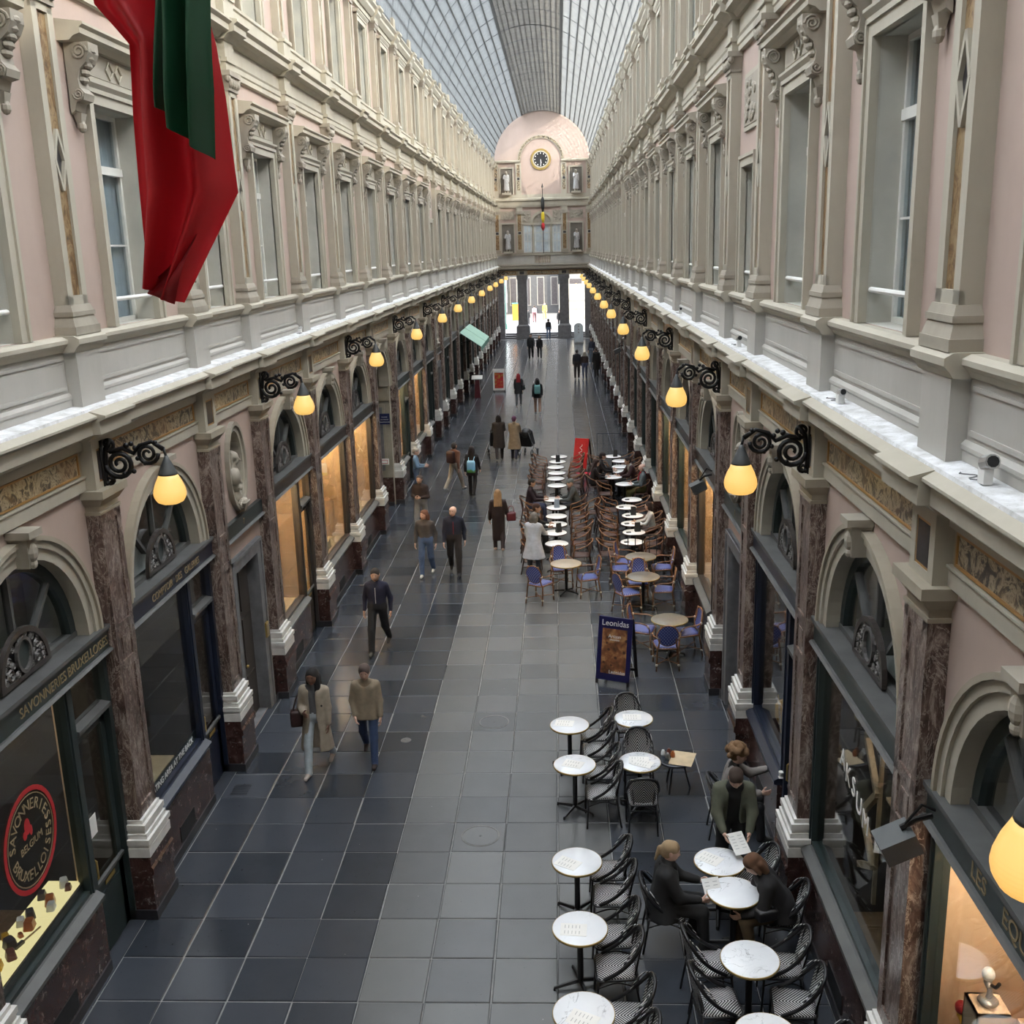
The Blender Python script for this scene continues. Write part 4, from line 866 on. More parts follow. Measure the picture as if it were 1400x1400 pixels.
b = MB(); b.box(-.14,.14,-.015,0,-.10,.10,'paper'); b.box(-.10,.10,-.018,-.014,-.06,.06,'red_matte'); b.box(-.085,.085,-.019,-.014,-.045,.045,'paper'); tag(ob('notice_sign', b.mesh('notice_sign'), None, (XL0-.2, y1-.06, 1.45)), 'small white notice with red border below the blue street plate', 'sign')

# ------------------------------------------------------------------ wall lamps
def lamp_parts():
    b = MB(); r = .024
    def cur(cd, cz, r0, r1, t0, t1, n=26, rr=r): b.tube([(cd+y, 0, z) for (_, y, z) in scroll_pts(0, cz, r0, r1, t0, t1, n)], [rr*(1-.35*k/(n-1)) for k in range(n)], 6, 'iron')
    cur(.40,5.72,.17,.03,PI,PI+4.2*PI,34,.032); cur(.74,5.83,.125,.025,0,-3.9*PI,30,.026)
    cur(.29,5.95,.08,.02,-.6*PI,1.9*PI,22,.024); cur(.27,5.53,.05,.015,.3*PI,-2.6*PI,16,.024)
    b.tube([(.215,0,5.48),(.225,0,5.60),(.24,0,5.75),(.26,0,5.9),(.33,0,6.0)],.03,6,'iron'); b.tube([(.30,0,5.86),(.46,0,5.90),(.58,0,5.84),(.66,0,5.93),(.80,0,5.97),(.93,0,5.88)],[.03,.03,.026,.026,.024,.03],6,'iron')
    for (d, z, q) in ((.50,5.93,.035),(.56,5.95,.03),(.60,5.90,.03),(.45,5.60,.03),(.56,5.63,.03),(.33,5.88,.04),(.70,5.72,.026),(.84,5.96,.03),(.62,5.78,.03),(.23,5.50,.035)): b.ell((d,0,z),q,.03,q,'iron',7,5)
    b.tube([(.93,0,5.90),(.95,0,5.80),(.95,0,5.74)],.016,6,'iron'); b.box(.205,.225,-.06,.06,5.45,6.0,'iron')
    br = b.mesh('lamp_bracket', True)
    b = MB(); b.lathe([(.02,.56),(.035,.52),(.05,.49),(.085,.41),(.105,.36),(.11,.34)],18,'lamp_cap'); cap = b.mesh('lamp_cap', True)
    b = MB(); b.lathe([(.02,.0),(.10,.004),(.145,.025),(.175,.075),(.185,.12),(.178,.17),(.155,.24),(.125,.30),(.105,.345)],24,'lamp_glass'); sh = b.mesh('lamp_shade', True)
    return br, cap, sh
LBR, LCAP, LSH = lamp_parts()
LNB = {('L',3): 'between the soap shop and COMPTOIR', ('L',5): 'just past the bust niche', ('L',7): 'next to the warm shop before the passage', ('R',1): 'beside the bright cream-lit window of figurines', ('R',3): 'past the AKSUM window', ('R',5): 'just past the plain stone door, above blue chairs'}
for s in SIDES:
    for k in range(1, len(PY), 2):
        e = ob('wall_lamp', None, None, (sx(s, 0), PY[k], 0), 0 if s == 'L' else PI); nb = LNB.get((s, k))
        tag(e, 'amber glass wall lamp on scroll bracket, '+nb if nb else '%s amber wall lamp %s' % (ORD[(k-9)//2 if s == 'L' else (k-7)//2], 'past the warm shops, awning side' if s == 'L' else 'past the stone door, cafe side'), 'wall lamp', 'lamps along the awning wall' if s == 'L' else 'lamps along the cafe wall')
        ob('bracket', LBR, e); ob('cap', LCAP, e, (.95,0,5.245)); ob('shade', LSH, e, (.95,0,5.245))

# ------------------------------------------------------------------ small fittings on the walls
def flood(side, y, z, lab):
    e = tag(ob('floodlight', None, None, (sx(side,.28), y, z), 0 if side == 'L' else PI), lab, 'floodlight'); b = MB(); b.box(.14,.41,-.13,.13,-.10,.06,'lamp_cap'); b.box(.16,.39,-.11,.11,-.115,-.10,'black_matte'); o = ob('housing', b.mesh('housing'), e); o.rotation_euler = (0,.45,0)
    b = MB(); b.tube([(.0,0,.08),(.12,.02,.06),(.22,0,-.02)],.022,6,'iron'); b.tube([(0,.05,.15),(.1,.06,.2),(.20,.03,.03)],.012,5,'iron'); ob('arm', b.mesh('arm'), e)
flood('R', 6.98, 3.80, 'grey box floodlight hanging from the fascia beside the LES lettering'); flood('R', 18.3, 3.9, 'grey box floodlight on the fascia past the plain stone door'); flood('R', 44.3, 3.8, 'grey box floodlight on the fascia far along the cafe wall')
smooth_cable = [(.02+.05*math.sin(k*1.1),-.05-.03*k,.012) for k in range(9)]
def ledge_cam(side, y, lab, big=1.0):
    e = tag(ob('ledge_camera', None, None, (sx(side,.2), y, 6.425), 0 if side == 'L' else PI), lab, 'camera'); b = MB(); b.box(-.03,.03,-.05,.05,0,.12*big,'white_paint'); b.tube([(0,-.02,.12*big),(.0,.10,.15*big)],.045*big,10,'steel'); ob('body', b.mesh('body'), e)
    b = MB(); b.tube([(0,.10,.15*big),(0,.105,.151*big)],.035*big,10,'black_matte'); ob('lens', b.mesh('lens'), e); b = MB(); b.tube(smooth_cable,.005,4,'stone_grey'); ob('cable', b.mesh('cable'), e)
ledge_cam('R', 6.75, 'round grey spotlight on the white ledge above the cream-lit window', 1.1); ledge_cam('R', 10.35, 'small white camera with blue plug on the white ledge above AKSUM', .8)
ledge_cam('R', 16.3, 'white fittings with tangled cables on the white ledge above the stone door', .9); ledge_cam('R', 24.2, 'small white fitting on the white ledge farther along the cafe wall', .8); ledge_cam('L', 21.2, 'small dark fitting on the white ledge above the warm shops', .7)
# awning
plain('awning', (.30, .47, .38), .8, var=.06); plain('awning_edge', (.10, .22, .17), .8)
e = tag(ob('awning', None, None, (XL0+.22, 58.5, 0)), 'pale green folding awning sloping out over a far shopfront', 'awning')
for k, (y0, y1) in enumerate(((-3.2,-.08),(.08,3.2))):
    b = MB(); b.add([(0,y0,3.72),(0,y1,3.72),(1.12,y1,2.96),(1.12,y0,2.96),(0,y0,3.69),(0,y1,3.69),(1.12,y1,2.93),(1.12,y0,2.93)], [(0,1,2,3),(4,5,6,7),(0,1,5,4),(1,2,6,5),(2,3,7,6),(3,0,4,7)], 'awning'); ob('canvas', b.mesh('canvas'), e)
b = MB(); b.add([(1.12,-3.2,2.95),(1.12,3.2,2.95),(1.13,3.2,2.72),(1.13,-3.2,2.72)], [(0,1,2,3)], 'awning_edge'); b.add([(0,3.2,3.72),(1.12,3.2,2.96),(1.12,3.2,2.74),(0,3.2,3.5)], [(0,1,2,3)], 'awning_edge'); ob('valance', b.mesh('valance'), e)
for y in (-2.6, 2.6): b = MB(); b.tube([(0,y,3.1),(.6,y,3.25),(1.1,y,2.94)],.02,6,'iron'); ob('arm', b.mesh('arm'), e)

# ------------------------------------------------------------------ cafe furniture
def smooth_path(pts, n=6):
    P = [Vector(p) for p in pts]; out = []
    for i in range(len(P)-1):
        p0 = P[max(i-1,0)]; p1 = P[i]; p2 = P[i+1]; p3 = P[min(i+2,len(P)-1)]
        for k in range(n):
            t = k/n; out.append(.5*((2*p1)+(p2-p0)*t+(2*p0-5*p1+4*p2-p3)*t*t+(3*p1-p0-3*p2+p3)*t**3))
    out.append(P[-1]); return [tuple(p) for p in out]
def rounded(w0, w1, l0, l1, r, n=5):
    """plan outline, front edge at +y (w1 half width), back at -y (w0)"""
    c = [(w1-r, l1-r, 0), (-(w1-r), l1-r, PI/2), (-(w0-r), -l0+r, PI), (w0-r, -l0+r, 1.5*PI)]; out = []
    for cx, cy, a in c:
        for k in range(n+1): q = a+PI/2*k/n; out.append((cx+r*math.cos(q), cy+r*math.sin(q)))
    return out
def slabmesh(b, outline, z0, z1, mat, dome=0.):
    n = len(outline); cx = sum(p[0] for p in outline)/n; cy = sum(p[1] for p in outline)/n
    b.add([(x,y,z0) for x,y in outline]+[(x,y,z1) for x,y in outline]+[(cx+(x-cx)*.6, cy+(y-cy)*.6, z1+dome) for x,y in outline], [tuple(range(n-1,-1,-1))]+[(k,(k+1)%n,n+(k+1)%n,n+k) for k in range(n)]+[(n+k,n+(k+1)%n,2*n+(k+1)%n,2*n+k) for k in range(n)]+[tuple(range(2*n,3*n))], mat)
def back_panel(b, hw, z0, z1, y0, y1, bow, mat, nx=10, nz=8, arch=True, thick=.012):
    """woven back: arched outline, bowed in plan; faces +y (sitter)"""
    vs = []; fs = []
    for s_ in (0, 1):
        for j in range(nz+1):
            t = j/nz; z = z0+(z1-z0)*t; w = hw*(.82+.18*min(1,t*2.2)); 
            if arch and t > .5: w *= math.sqrt(max(0.0, 1-((t-.5)/.5)**2.4))
            w = max(w, .012)
            for i in range(nx+1):
                u = -1+2*i/nx; vs.append((u*w, y0+(y1-y0)*t-bow*(1-u*u)+(-thick if s_ else 0), z))
    m = (nx+1)*(nz+1)
    for s_ in (0, 1):
        for j in range(nz):
            for i in range(nx): a = s_*m+j*(nx+1)+i; fs.append((a,a+1,a+nx+2,a+nx+1))
    b.add(vs, fs, mat)
def chair_bw():
    """bistro chair, black tubes, black-and-white weave; faces +y, seat at 0.46"""
    root = ob('bistro_chair', None); P = []
    b = MB(); slabmesh(b, rounded(.19,.215,.20,.21,.06), .435, .462, 'weave_bw', .006); P.append(('seat', b))
    b = MB(); ol = rounded(.20,.225,.21,.22,.065); b.tube([(x,y,.445) for x,y in ol], .013, 6, 'chair_black', True); P.append(('seat_rim', b))
    hoop = smooth_path([(.215,.14,.46),(.222,-.02,.56),(.212,-.16,.70),(.165,-.245,.83),(.085,-.28,.885),(0,-.288,.895),(-.085,-.28,.885),(-.165,-.245,.83),(-.212,-.16,.70),(-.222,-.02,.56),(-.215,.14,.46)])
    b = MB(); b.tube(hoop, .021, 7, 'chair_black'); P.append(('back_hoop', b))
    b = MB(); back_panel(b, .195, .49, .885, -.165, -.262, .04, 'weave_bw'); P.append(('back_weave', b))
    b = MB(); b.tube(smooth_path([(.205,-.05,.60),(.20,-.17,.80),(.12,-.262,.875),(0,-.28,.888),(-.12,-.262,.875),(-.20,-.17,.80),(-.205,-.05,.60)]), .007, 5, 'weave_bw'); P.append(('piping', b))
    for sg in (-1, 1):
        b = MB(); b.tube([(sg*.135,-.195,.46),(sg*.15,-.235,.70),(sg*.13,-.255,.84)],.011,6,'chair_black'); P.append(('back_post', b))
        b = MB(); b.tube([(sg*.20,.20,.45),(sg*.215,.225,.0)],.013,6,'chair_black'); P.append(('leg', b))
        b = MB(); b.tube([(sg*.185,-.19,.45),(sg*.20,-.26,.0)],.013,6,'chair_black'); P.append(('leg', b))
    b = MB(); b.tube([(-.20,.205,.36),(.20,.205,.36)],.009,5,'chair_black'); b.tube([(-.185,-.205,.36),(.185,-.205,.36)],.009,5,'chair_black')
    for sg in (-1, 1): b.tube(smooth_path([(sg*.205,.21,.34),(sg*.19,.0,.40),(sg*.19,-.21,.34)],4),.009,5,'chair_black')
    P.append(('stretcher', b))
    for n, q in P: ob(n, q.mesh('bistro_'+n, True), root)
    return root
def chair_blue():
    root = ob('rattan_armchair', None); P = []
    b = MB(); slabmesh(b, rounded(.20,.24,.21,.23,.09), .425, .465, 'weave_blue', .01); P.append(('seat', b))
    b = MB(); b.tube([(x,y,.44) for x,y in rounded(.21,.25,.22,.24,.095)], .016, 6, 'cane', True); P.append(('seat_rim', b))
    ov = [(.20*math.cos(a), -.215-.075*(math.sin(a)+1)/2, .72+.215*math.sin(a)) for a in [2*PI*k/24 for k in range(24)]]
    b = MB(); b.tube(ov, .015, 6, 'cane', True); P.append(('back_hoop', b))
    b = MB(); c = len(ov); b.add([(x,y,z) for x,y,z in ov]+[(0,-.285,.72)]+[(x,y-.012,z) for x,y,z in ov]+[(0,-.297,.72)], [(k,(k+1)%c,c) for k in range(c)]+[(c+1+(k+1)%c,c+1+k,2*c+1) for k in range(c)], 'weave_blue'); P.append(('back_weave', b))
    for sg in (-1, 1):
        b = MB(); b.tube(smooth_path([(sg*.23,.20,.44),(sg*.265,.18,.60),(sg*.275,.05,.655),(sg*.25,-.12,.66),(sg*.195,-.24,.68)]),.014,6,'cane'); P.append(('arm', b))
        b = MB(); b.tube([(sg*.225,.21,.45),(sg*.24,.235,.0)],.016,6,'cane'); P.append(('leg', b))
        b = MB(); b.tube([(sg*.13,-.285,.93),(sg*.17,-.225,.50),(sg*.195,-.20,.44),(sg*.22,-.27,.0)],.016,6,'cane'); P.append(('leg', b))
        for (x, y, z) in ((sg*.232,.222,.12),(sg*.268,.17,.60),(sg*.195,-.24,.68),(sg*.212,-.25,.12)):
            b = MB(); b.ell((x,y,z),.026,.026,.03,'cane_white',8,6); P.append(('binding', b))
    b = MB(); b.tube([(-.235,.225,.14),(.215,-.25,.14)],.010,5,'cane'); b.tube([(.235,.225,.14),(-.215,-.25,.14)],.010,5,'cane'); b.tube([(-.22,.21,.36),(.22,.21,.36)],.010,5,'cane'); P.append(('stretcher', b))
    for n, q in P: ob(n, q.mesh('rattan_'+n, True), root)
    return root
def chair_dark():
    root = ob('cafe_chair', None); P = []
    b = MB(); slabmesh(b, rounded(.19,.225,.20,.22,.08), .43, .465, 'weave_brown', .006); P.append(('seat', b))
    b = MB(); b.tube([(x,y,.445) for x,y in rounded(.20,.235,.21,.23,.085)], .014, 6, 'cane_dark', True); P.append(('seat_rim', b))
    b = MB(); b.tube(smooth_path([(.235,.19,.45),(.26,.17,.63),(.255,.02,.68),(.235,-.15,.75),(.13,-.26,.83),(0,-.285,.85),(-.13,-.26,.83),(-.235,-.15,.75),(-.255,.02,.68),(-.26,.17,.63),(-.235,.19,.45)]), .016, 6, 'cane'); P.append(('arm_hoop', b))
    b = MB(); back_panel(b, .19, .48, .83, -.185, -.25, .03, 'weave_brown', 8, 5, False); P.append(('back_weave', b))
    for sg in (-1, 1):
        b = MB(); b.tube([(sg*.215,.20,.45),(sg*.23,.23,.0)],.015,6,'cane_dark'); P.append(('leg', b))
        b = MB(); b.tube([(sg*.16,-.25,.83),(sg*.18,-.19,.45),(sg*.215,-.28,.0)],.015,6,'cane_dark'); P.append(('leg', b))
    b = MB(); b.tube([(-.225,.22,.2),(-.205,-.24,.2)],.010,5,'cane_dark'); b.tube([(.225,.22,.2),(.205,-.24,.2)],.010,5,'cane_dark'); b.tube([(-.215,0,.2),(.215,0,.2)],.010,5,'cane_dark'); P.append(('stretcher', b))
    for n, q in P: ob(n, q.mesh('cafe_'+n, True), root)
    return root
def make_table(name, top, rim, r, base, feet=4, foot_r=.30):
    root = ob(name, None); b = MB(); b.lathe([(r-.008,.715),(r,.718),(r,.738),(r-.006,.742)],40,top); ob('table_top', b.mesh(name+'_top', 'auto'), root)
    b = MB(); b.lathe([(r-.004,.708),(r+.007,.712),(r+.007,.735),(r+.001,.739),(r+.001,.712)],40,rim,cap=False); ob('rim', b.mesh(name+'_rim', True), root)
    b = MB(); b.lathe([(.035,.06),(.035,.70),(.10,.705),(.10,.712)],14,base); ob('column', b.mesh(name+'_column', 'auto'), root)
    for k in range(feet):
        a = PI/4+2*PI*k/feet; b = MB(); c, q = math.cos(a), math.sin(a); b.tube([(.02*c,.02*q,.075),(foot_r*c,foot_r*q,.03),(foot_r*c,foot_r*q,.0)],[.026,.018,.018],6,base); ob('foot', b.mesh(name+'_foot'), root)
    return root
C_BW, C_BL, C_DK = chair_bw(), chair_blue(), chair_dark()
T_M, T_W, T_G, T_T = make_table('marble_table','table_marble','gold',.30,'chair_black'), make_table('cafe_table','tabletop_white','cane_dark',.29,'iron',3,.24), make_table('grey_table','tabletop_grey','gold',.36,'iron'), make_table('tan_table','tabletop_tan','gold',.36,'iron')
USED = set()
def place(proto, x, y, rz, label, cat, group=None, z=0.):
    o = proto if proto.name not in USED else copy_tree(proto)
    if o is proto: USED.add(proto.name)
    o.location = (x, y, z); o.rotation_euler = (0, 0, rz); tag(o, label, cat, group); return o
E_, W_, N_, S_ = -PI/2, PI/2, 0., PI     # facing +X, -X, +Y (away), -Y (towards the viewpoint)
# marble tables, nearest rows
TM = [(.06,15.01,'slim marble table with menu, farthest of the row beside the pale paving'),(1.07,15.22,'marble table with menu in front of the standing sign board'),(.12,13.72,'marble table with slanted menu, second past the manhole cover'),(1.06,13.79,'marble table with two menus beside the bag on the floor'),(.11,11.27,'marble table with menu hanging over its edge, opposite the manhole cover'),
      (.12,9.99,'marble table with menu, between two pairs of black and white chairs'),(.13,8.68,'marble table with menu at the near end of the row by the pale paving'),(1.83,11.27,'marble table where the man in the olive jacket holds a menu'),(1.90,10.65,'marble table between the two seated women'),(1.88,9.49,'bare marble table with a chair at each side, by the AKSUM window'),(1.84,8.40,'bare marble table with gilt rim at the near end of the AKSUM window')]
for x, y, lb in TM: place(T_M, x, y, R.uniform(0, 1.5), lb, 'table', 'marble bistro tables')
BW = [(.46,15.24,W_),(.48,14.72,W_),(.50,14.02,W_),(.50,13.44,W_),(.50,11.52,W_),(.52,11.0,W_),(.50,10.24,W_),(.50,9.72,W_),(.56,8.97,W_),(.56,8.45,W_),(1.02,15.55,S_+.1),(1.08,14.30,S_),(1.06,13.28,N_),(1.12,10.72,E_),(1.50,9.78,E_+.1),(1.50,9.18,E_+.1),(2.27,9.76,W_-.1),(2.28,9.18,W_-.15),(2.25,11.30,W_+.2),(2.45,10.62,W_-.1),(2.22,13.1,E_-.1),(2.34,8.35,W_-.2)]
BL = ['farthest beside the pale paving','second from the far end beside the pale paving','third from the far end beside the pale paving','fourth from the far end beside the pale paving','facing the table with the overhanging menu, farther one','facing the table with the overhanging menu, nearer one','of the pair facing the next marble table, farther one','of the pair facing the next marble table, nearer one','at the near end of the row, farther one','at the near end of the row, nearer one','behind the marble table by the sign board','between the two marble tables beside the bag on the floor','with its back turned, at the table with two menus','carrying the seated woman with a ponytail','on the aisle side of the bare table, farther one','on the aisle side of the bare table, nearer one','on the window side of the bare table, farther one','on the window side of the bare table, nearer one','empty beside the man in the olive jacket','carrying the seated woman with brown hair','behind the curly haired woman at the sill','nearest to the cream-lit window']
for (x, y, rz), lb in zip(BW, BL): place(C_BW, x, y, rz+R.uniform(-.05,.05), 'black and white woven chair '+lb, 'chair', 'black and white bistro chairs')
# blue rattan chairs
place(T_T, .07, 23.57, .3, 'round tan table between three blue chairs next to the aisle', 'table')
for x, y, lb in ((1.86,24.05,'round grey table farthest back among the blue chairs'),(1.80,22.5,'round grey table in the middle of the blue chairs'),(2.10,19.7,'round grey table behind the standing sign board')): place(T_G, x, y, .5, lb, 'table', 'grey tables with blue chairs')
for x, y, rz, lb in ((-.55,23.0,-.5,'with its back turned, behind the woman in the pale coat'),(-.05,24.15,S_+.2,'behind the tan table'),(.58,23.4,W_+.2,'at the tan table, facing the aisle'),(1.55,24.60,E_-.3,'beside the last dark rattan table'),(2.38,24.1,W_,'by the shop window at the farthest grey table'),(1.38,24.05,E_,'on the aisle side of the farthest grey table'),(1.72,23.0,S_-.1,'between the two farther grey tables'),(1.42,22.25,E_+.5,'on the aisle side of the middle grey table'),(2.24,22.45,W_-.1,'by the shop window at the middle grey table'),(1.58,19.95,E_-.3,'on the aisle side of the grey table behind the sign'),(2.44,19.75,W_+.2,'by the shop window at the grey table behind the sign'),(1.98,19.08,N_,'with its back turned, at the grey table behind the sign')):
    place(C_BL, x, y, rz, 'blue woven rattan armchair '+lb, 'chair', 'blue rattan armchairs')
RL = [(-.08,36.46),(-.14,35.56),(-.19,34.64),(-.15,33.7),(-.19,32.86),(-.15,31.85),(-.27,30.01),(-.16,29.02),(-.16,28.02),(-.16,27.16),(-.18,26.31),(-.15,25.27)]
RR = [(1.81,36.32),(2.04,35.48),(1.99,34.53),(1.95,33.81),(1.65,32.93),(1.96,31.89),(2.04,29.82),(1.82,28.93),(1.94,27.97),(1.86,27.11),(1.85,26.23),(1.74,25.32)]
for k, (x, y) in enumerate(RL):
    place(T_W, x, y, .4, '%s white cafe table from the blue chairs, middle row' % ORD[11-k], 'table', 'white tables of the middle row')
    for sg, rz in ((-1, E_), (1, W_)):
        if k in (5,): continue
        dx = .62 if k not in (6, 9) else .70
        place(C_DK, x+sg*dx, y+R.uniform(-.04,.04), rz+R.uniform(-.08,.08), 'dark rattan chair, %s table from the blue chairs, middle row, %s side' % (ORD[11-k], 'aisle' if sg < 0 else 'gap'), 'chair', 'rattan chairs, middle row, %s' % ('aisle side' if sg < 0 else 'window side'))
place(C_DK, .82, 29.5, W_+.35, 'dark rattan chair pulled out into the gap between the cafe rows', 'chair')
for k, (x, y) in enumerate(RR):
    place(T_W, x, y, .4, '%s white cafe table from the blue chairs, window row' % ORD[11-k], 'table', 'white tables of the window row')
    for sg, rz in ((-1, E_), (1, W_)):
        place(C_DK, min(x+sg*.61, 2.28 if min(abs(y-p_) for p_ in PY) < .68 else 2.46), y+R.uniform(-.05,.05), rz+R.uniform(-.1,.1), 'dark rattan chair, %s table from the blue chairs, window row, %s side' % (ORD[11-k], 'gap' if sg < 0 else 'window'), 'chair', 'rattan chairs, window row, %s' % ('gap side' if sg < 0 else 'window side'))
# menus
def paper_mesh(w, h, lines=5):
    b = MB(); b.box(-w/2,w/2,-h/2,h/2,0,.003,'paper')
    for k in range(lines):
        yy = h/2-.05-k*(h-.09)/lines
        for u in (-.5, .08): b.box(u*w*.8+.01, u*w*.8+w*.3, yy-.004, yy+.004, .003, .0035, 'print_grey')
    return b.mesh('menu_sheet')
PM = paper_mesh(.21, .29)
for (x, y, rz, lb) in ((-.02,15.05,1.4,'farthest slim marble table'),(1.05,15.25,1.55,'marble table before the sign board'),(.10,13.72,1.2,'second marble table of the pale paving row'),(1.05,13.83,1.5,'marble table with two menus, upper sheet'),(1.10,13.72,1.1,'marble table with two menus, lower sheet'),(.0,11.22,1.0,'marble table, overhanging its edge'),(.05,9.95,1.5,'marble table between two chair pairs'),(.12,8.58,1.1,'marble table at the near end of the row'),(1.72,11.32,.9,'marble table under the olive-jacketed man\'s hands')):
    z = .7425 if 'lower' not in lb else .7465
    tag(ob('menu_sheet', PM, None, (x, y, z), rz), 'white printed menu sheet on the '+lb, 'menu', 'menu sheets')
def menu_stand(x, y, rz, lb, mat='black_matte'):
    b = MB(); b.add([(-.075,-.05,0),(.075,-.05,0),(.075,.05,0),(-.075,.05,0),(-.07,-.006,.24),(.07,-.006,.24),(.07,.006,.24),(-.07,.006,.24)], [(0,3,2,1),(4,5,6,7),(0,1,5,4),(1,2,6,5),(2,3,7,6),(3,0,4,7)], mat)
    tag(ob('menu_stand', b.mesh('menu_stand'), None, (x, y, .7425), rz), lb, 'menu stand')
plain('menu_blue', (.22, .28, .36), .4)
menu_stand(-.12, 35.5, .1, 'black menu stand on the far end of the middle cafe row'); menu_stand(-.15, 29.0, .2, 'grey blue menu stand in front of the man in the cap', 'menu_blue'); menu_stand(-.10, 26.35, .5, 'black folded menu stand beside the woman in the pale coat'); menu_stand(1.96, 28.0, 0, 'wide black menu stand in the middle of the window row'); menu_stand(1.95, 26.3, .2, 'black menu stand at the near part of the window row'); menu_stand(1.90, 36.25, .1, 'black menu stand on the farthest table of the window row')
for k, (x, y) in enumerate(RR[6:]):
    b = MB(); b.box(-.06,.06,-.035,.035,0,.02,'black_matte'); tag(ob('card_holder', b.mesh('card_holder'), None, (x-.14, y-.05, .7425), .2), 'small black card holder lying on a white table of the window row', 'card holder', 'black card holders on the window row')
# bag, bottles on the floor near the second marble table: a low serving tray
b = MB(); b.box(-.17,.17,-.22,.22,0,.004,'wood_pale'); tag(ob('paper_sheet', b.mesh('paper_sheet'), None, (1.74,14.33,.5), -.3), 'brown paper sheet on the low stool beside the marble table', 'paper')
st = tag(ob('low_stool', None, None, (1.64,14.35,0)), 'low dark stool carrying brown paper and small jars', 'stool'); b = MB(); b.lathe([(.26,.46),(.27,.47),(.27,.495),(.26,.5)],20,'slate_dark'); ob('stool_top', b.mesh('stool_top'), st)
for k in range(3): a = 2*PI*k/3; b = MB(); b.tube([(.1*math.cos(a),.1*math.sin(a),.47),(.22*math.cos(a),.22*math.sin(a),0)],.014,6,'chair_black'); ob('leg', b.mesh('leg'), st)
for k, (x, y, m_, nm_) in enumerate(((1.46,14.42,'soap_white','white'),(1.52,14.32,'steel','steel'),(1.55,14.46,'soap_brown','dark brown'),(1.60,14.38,'soap_amber','amber'),(1.50,14.22,'glass','clear glass'))):
    b = MB(); b.lathe([(.03,0),(.035,.03),(.032,.07),(.02,.09),(.02,.10)],12,m_); tag(ob('jar', b.mesh('jar', True), None, (x,y,.504 if k > 9 else .5)), nm_+' small jar on the low stool beside the marble table', 'jar')

# ------------------------------------------------------------------ implicit-surface figures
def surfnet(F, org, h):
    s = F < 0; nx, ny, nz = F.shape; c = np.zeros((nx-1,ny-1,nz-1), np.int8)
    for i in (0,1):
        for j in (0,1):
            for k in (0,1): c += s[i:nx-1+i, j:ny-1+j, k:nz-1+k]
    act = (c > 0) & (c < 8); I = np.argwhere(act); idx = -np.ones(act.shape, np.int64); idx[act] = np.arange(len(I))
    P = np.zeros((len(I),3)); cnt = np.zeros(len(I)); cor = [(i,j,k) for i in (0,1) for j in (0,1) for k in (0,1)]
    for a in cor:
        for ax in range(3):
            if a[ax]: continue
            b = list(a); b[ax] = 1; fa = F[I[:,0]+a[0], I[:,1]+a[1], I[:,2]+a[2]]; fb = F[I[:,0]+b[0], I[:,1]+b[1], I[:,2]+b[2]]
            m = (fa < 0) != (fb < 0); t = np.where(m, fa/(fa-fb+1e-12), 0); p = np.zeros((len(I),3)) + np.array(a); p[:,ax] += t
            P[m] += p[m]; cnt[m] += 1
    V = (I + P/cnt[:,None])*h + org; faces = []
    for ax in range(3):
        o1, o2 = (ax+1)%3, (ax+2)%3; sl0 = [slice(None)]*3; sl1 = [slice(None)]*3; sl0[ax] = slice(0,-1); sl1[ax] = slice(1,None)
        A = s[tuple(sl0)]; B = s[tuple(sl1)]; E = np.argwhere(A != B); dims = np.array(act.shape)
        ok = (E[:,o1] > 0) & (E[:,o2] > 0) & (E[:,o1] < dims[o1]) & (E[:,o2] < dims[o2]) & (E[:,ax] < dims[ax]); E = E[ok]
        q = []
        for d1, d2 in ((-1,-1),(0,-1),(0,0),(-1,0)):
            C = E.copy(); C[:,o1] += d1; C[:,o2] += d2; q.append(idx[C[:,0],C[:,1],C[:,2]])
        Q = np.stack(q, 1); inside = A[E[:,0],E[:,1],E[:,2]]; Q[~inside] = Q[~inside][:, ::-1]; faces.append(Q)
    return V, np.concatenate(faces)
def d_cap(P, a, b, ra, rb, sy=1.0):
    a = np.array(a, float); b = np.array(b, float); S3 = np.array([1, 1/sy, 1]); p = P*S3; a = a*S3; b = b*S3; ab = b-a; L = ab@ab
    t = np.clip(((p-a)@ab)/L if L > 1e-9 else np.zeros(len(P)), 0, 1); return (np.linalg.norm(p-a-t[:,None]*ab, axis=1)-(ra+(rb-ra)*t))*min(1, sy)
def d_ell(P, c, r):
    q = (P-np.array(c, float))/np.array(r, float); n = np.linalg.norm(q, axis=1); return (n-1)*min(r)
def smin(a, b, k): h = np.clip(.5+.5*(b-a)/k, 0, 1); return b*(1-h)+a*h-k*h*(1-h)
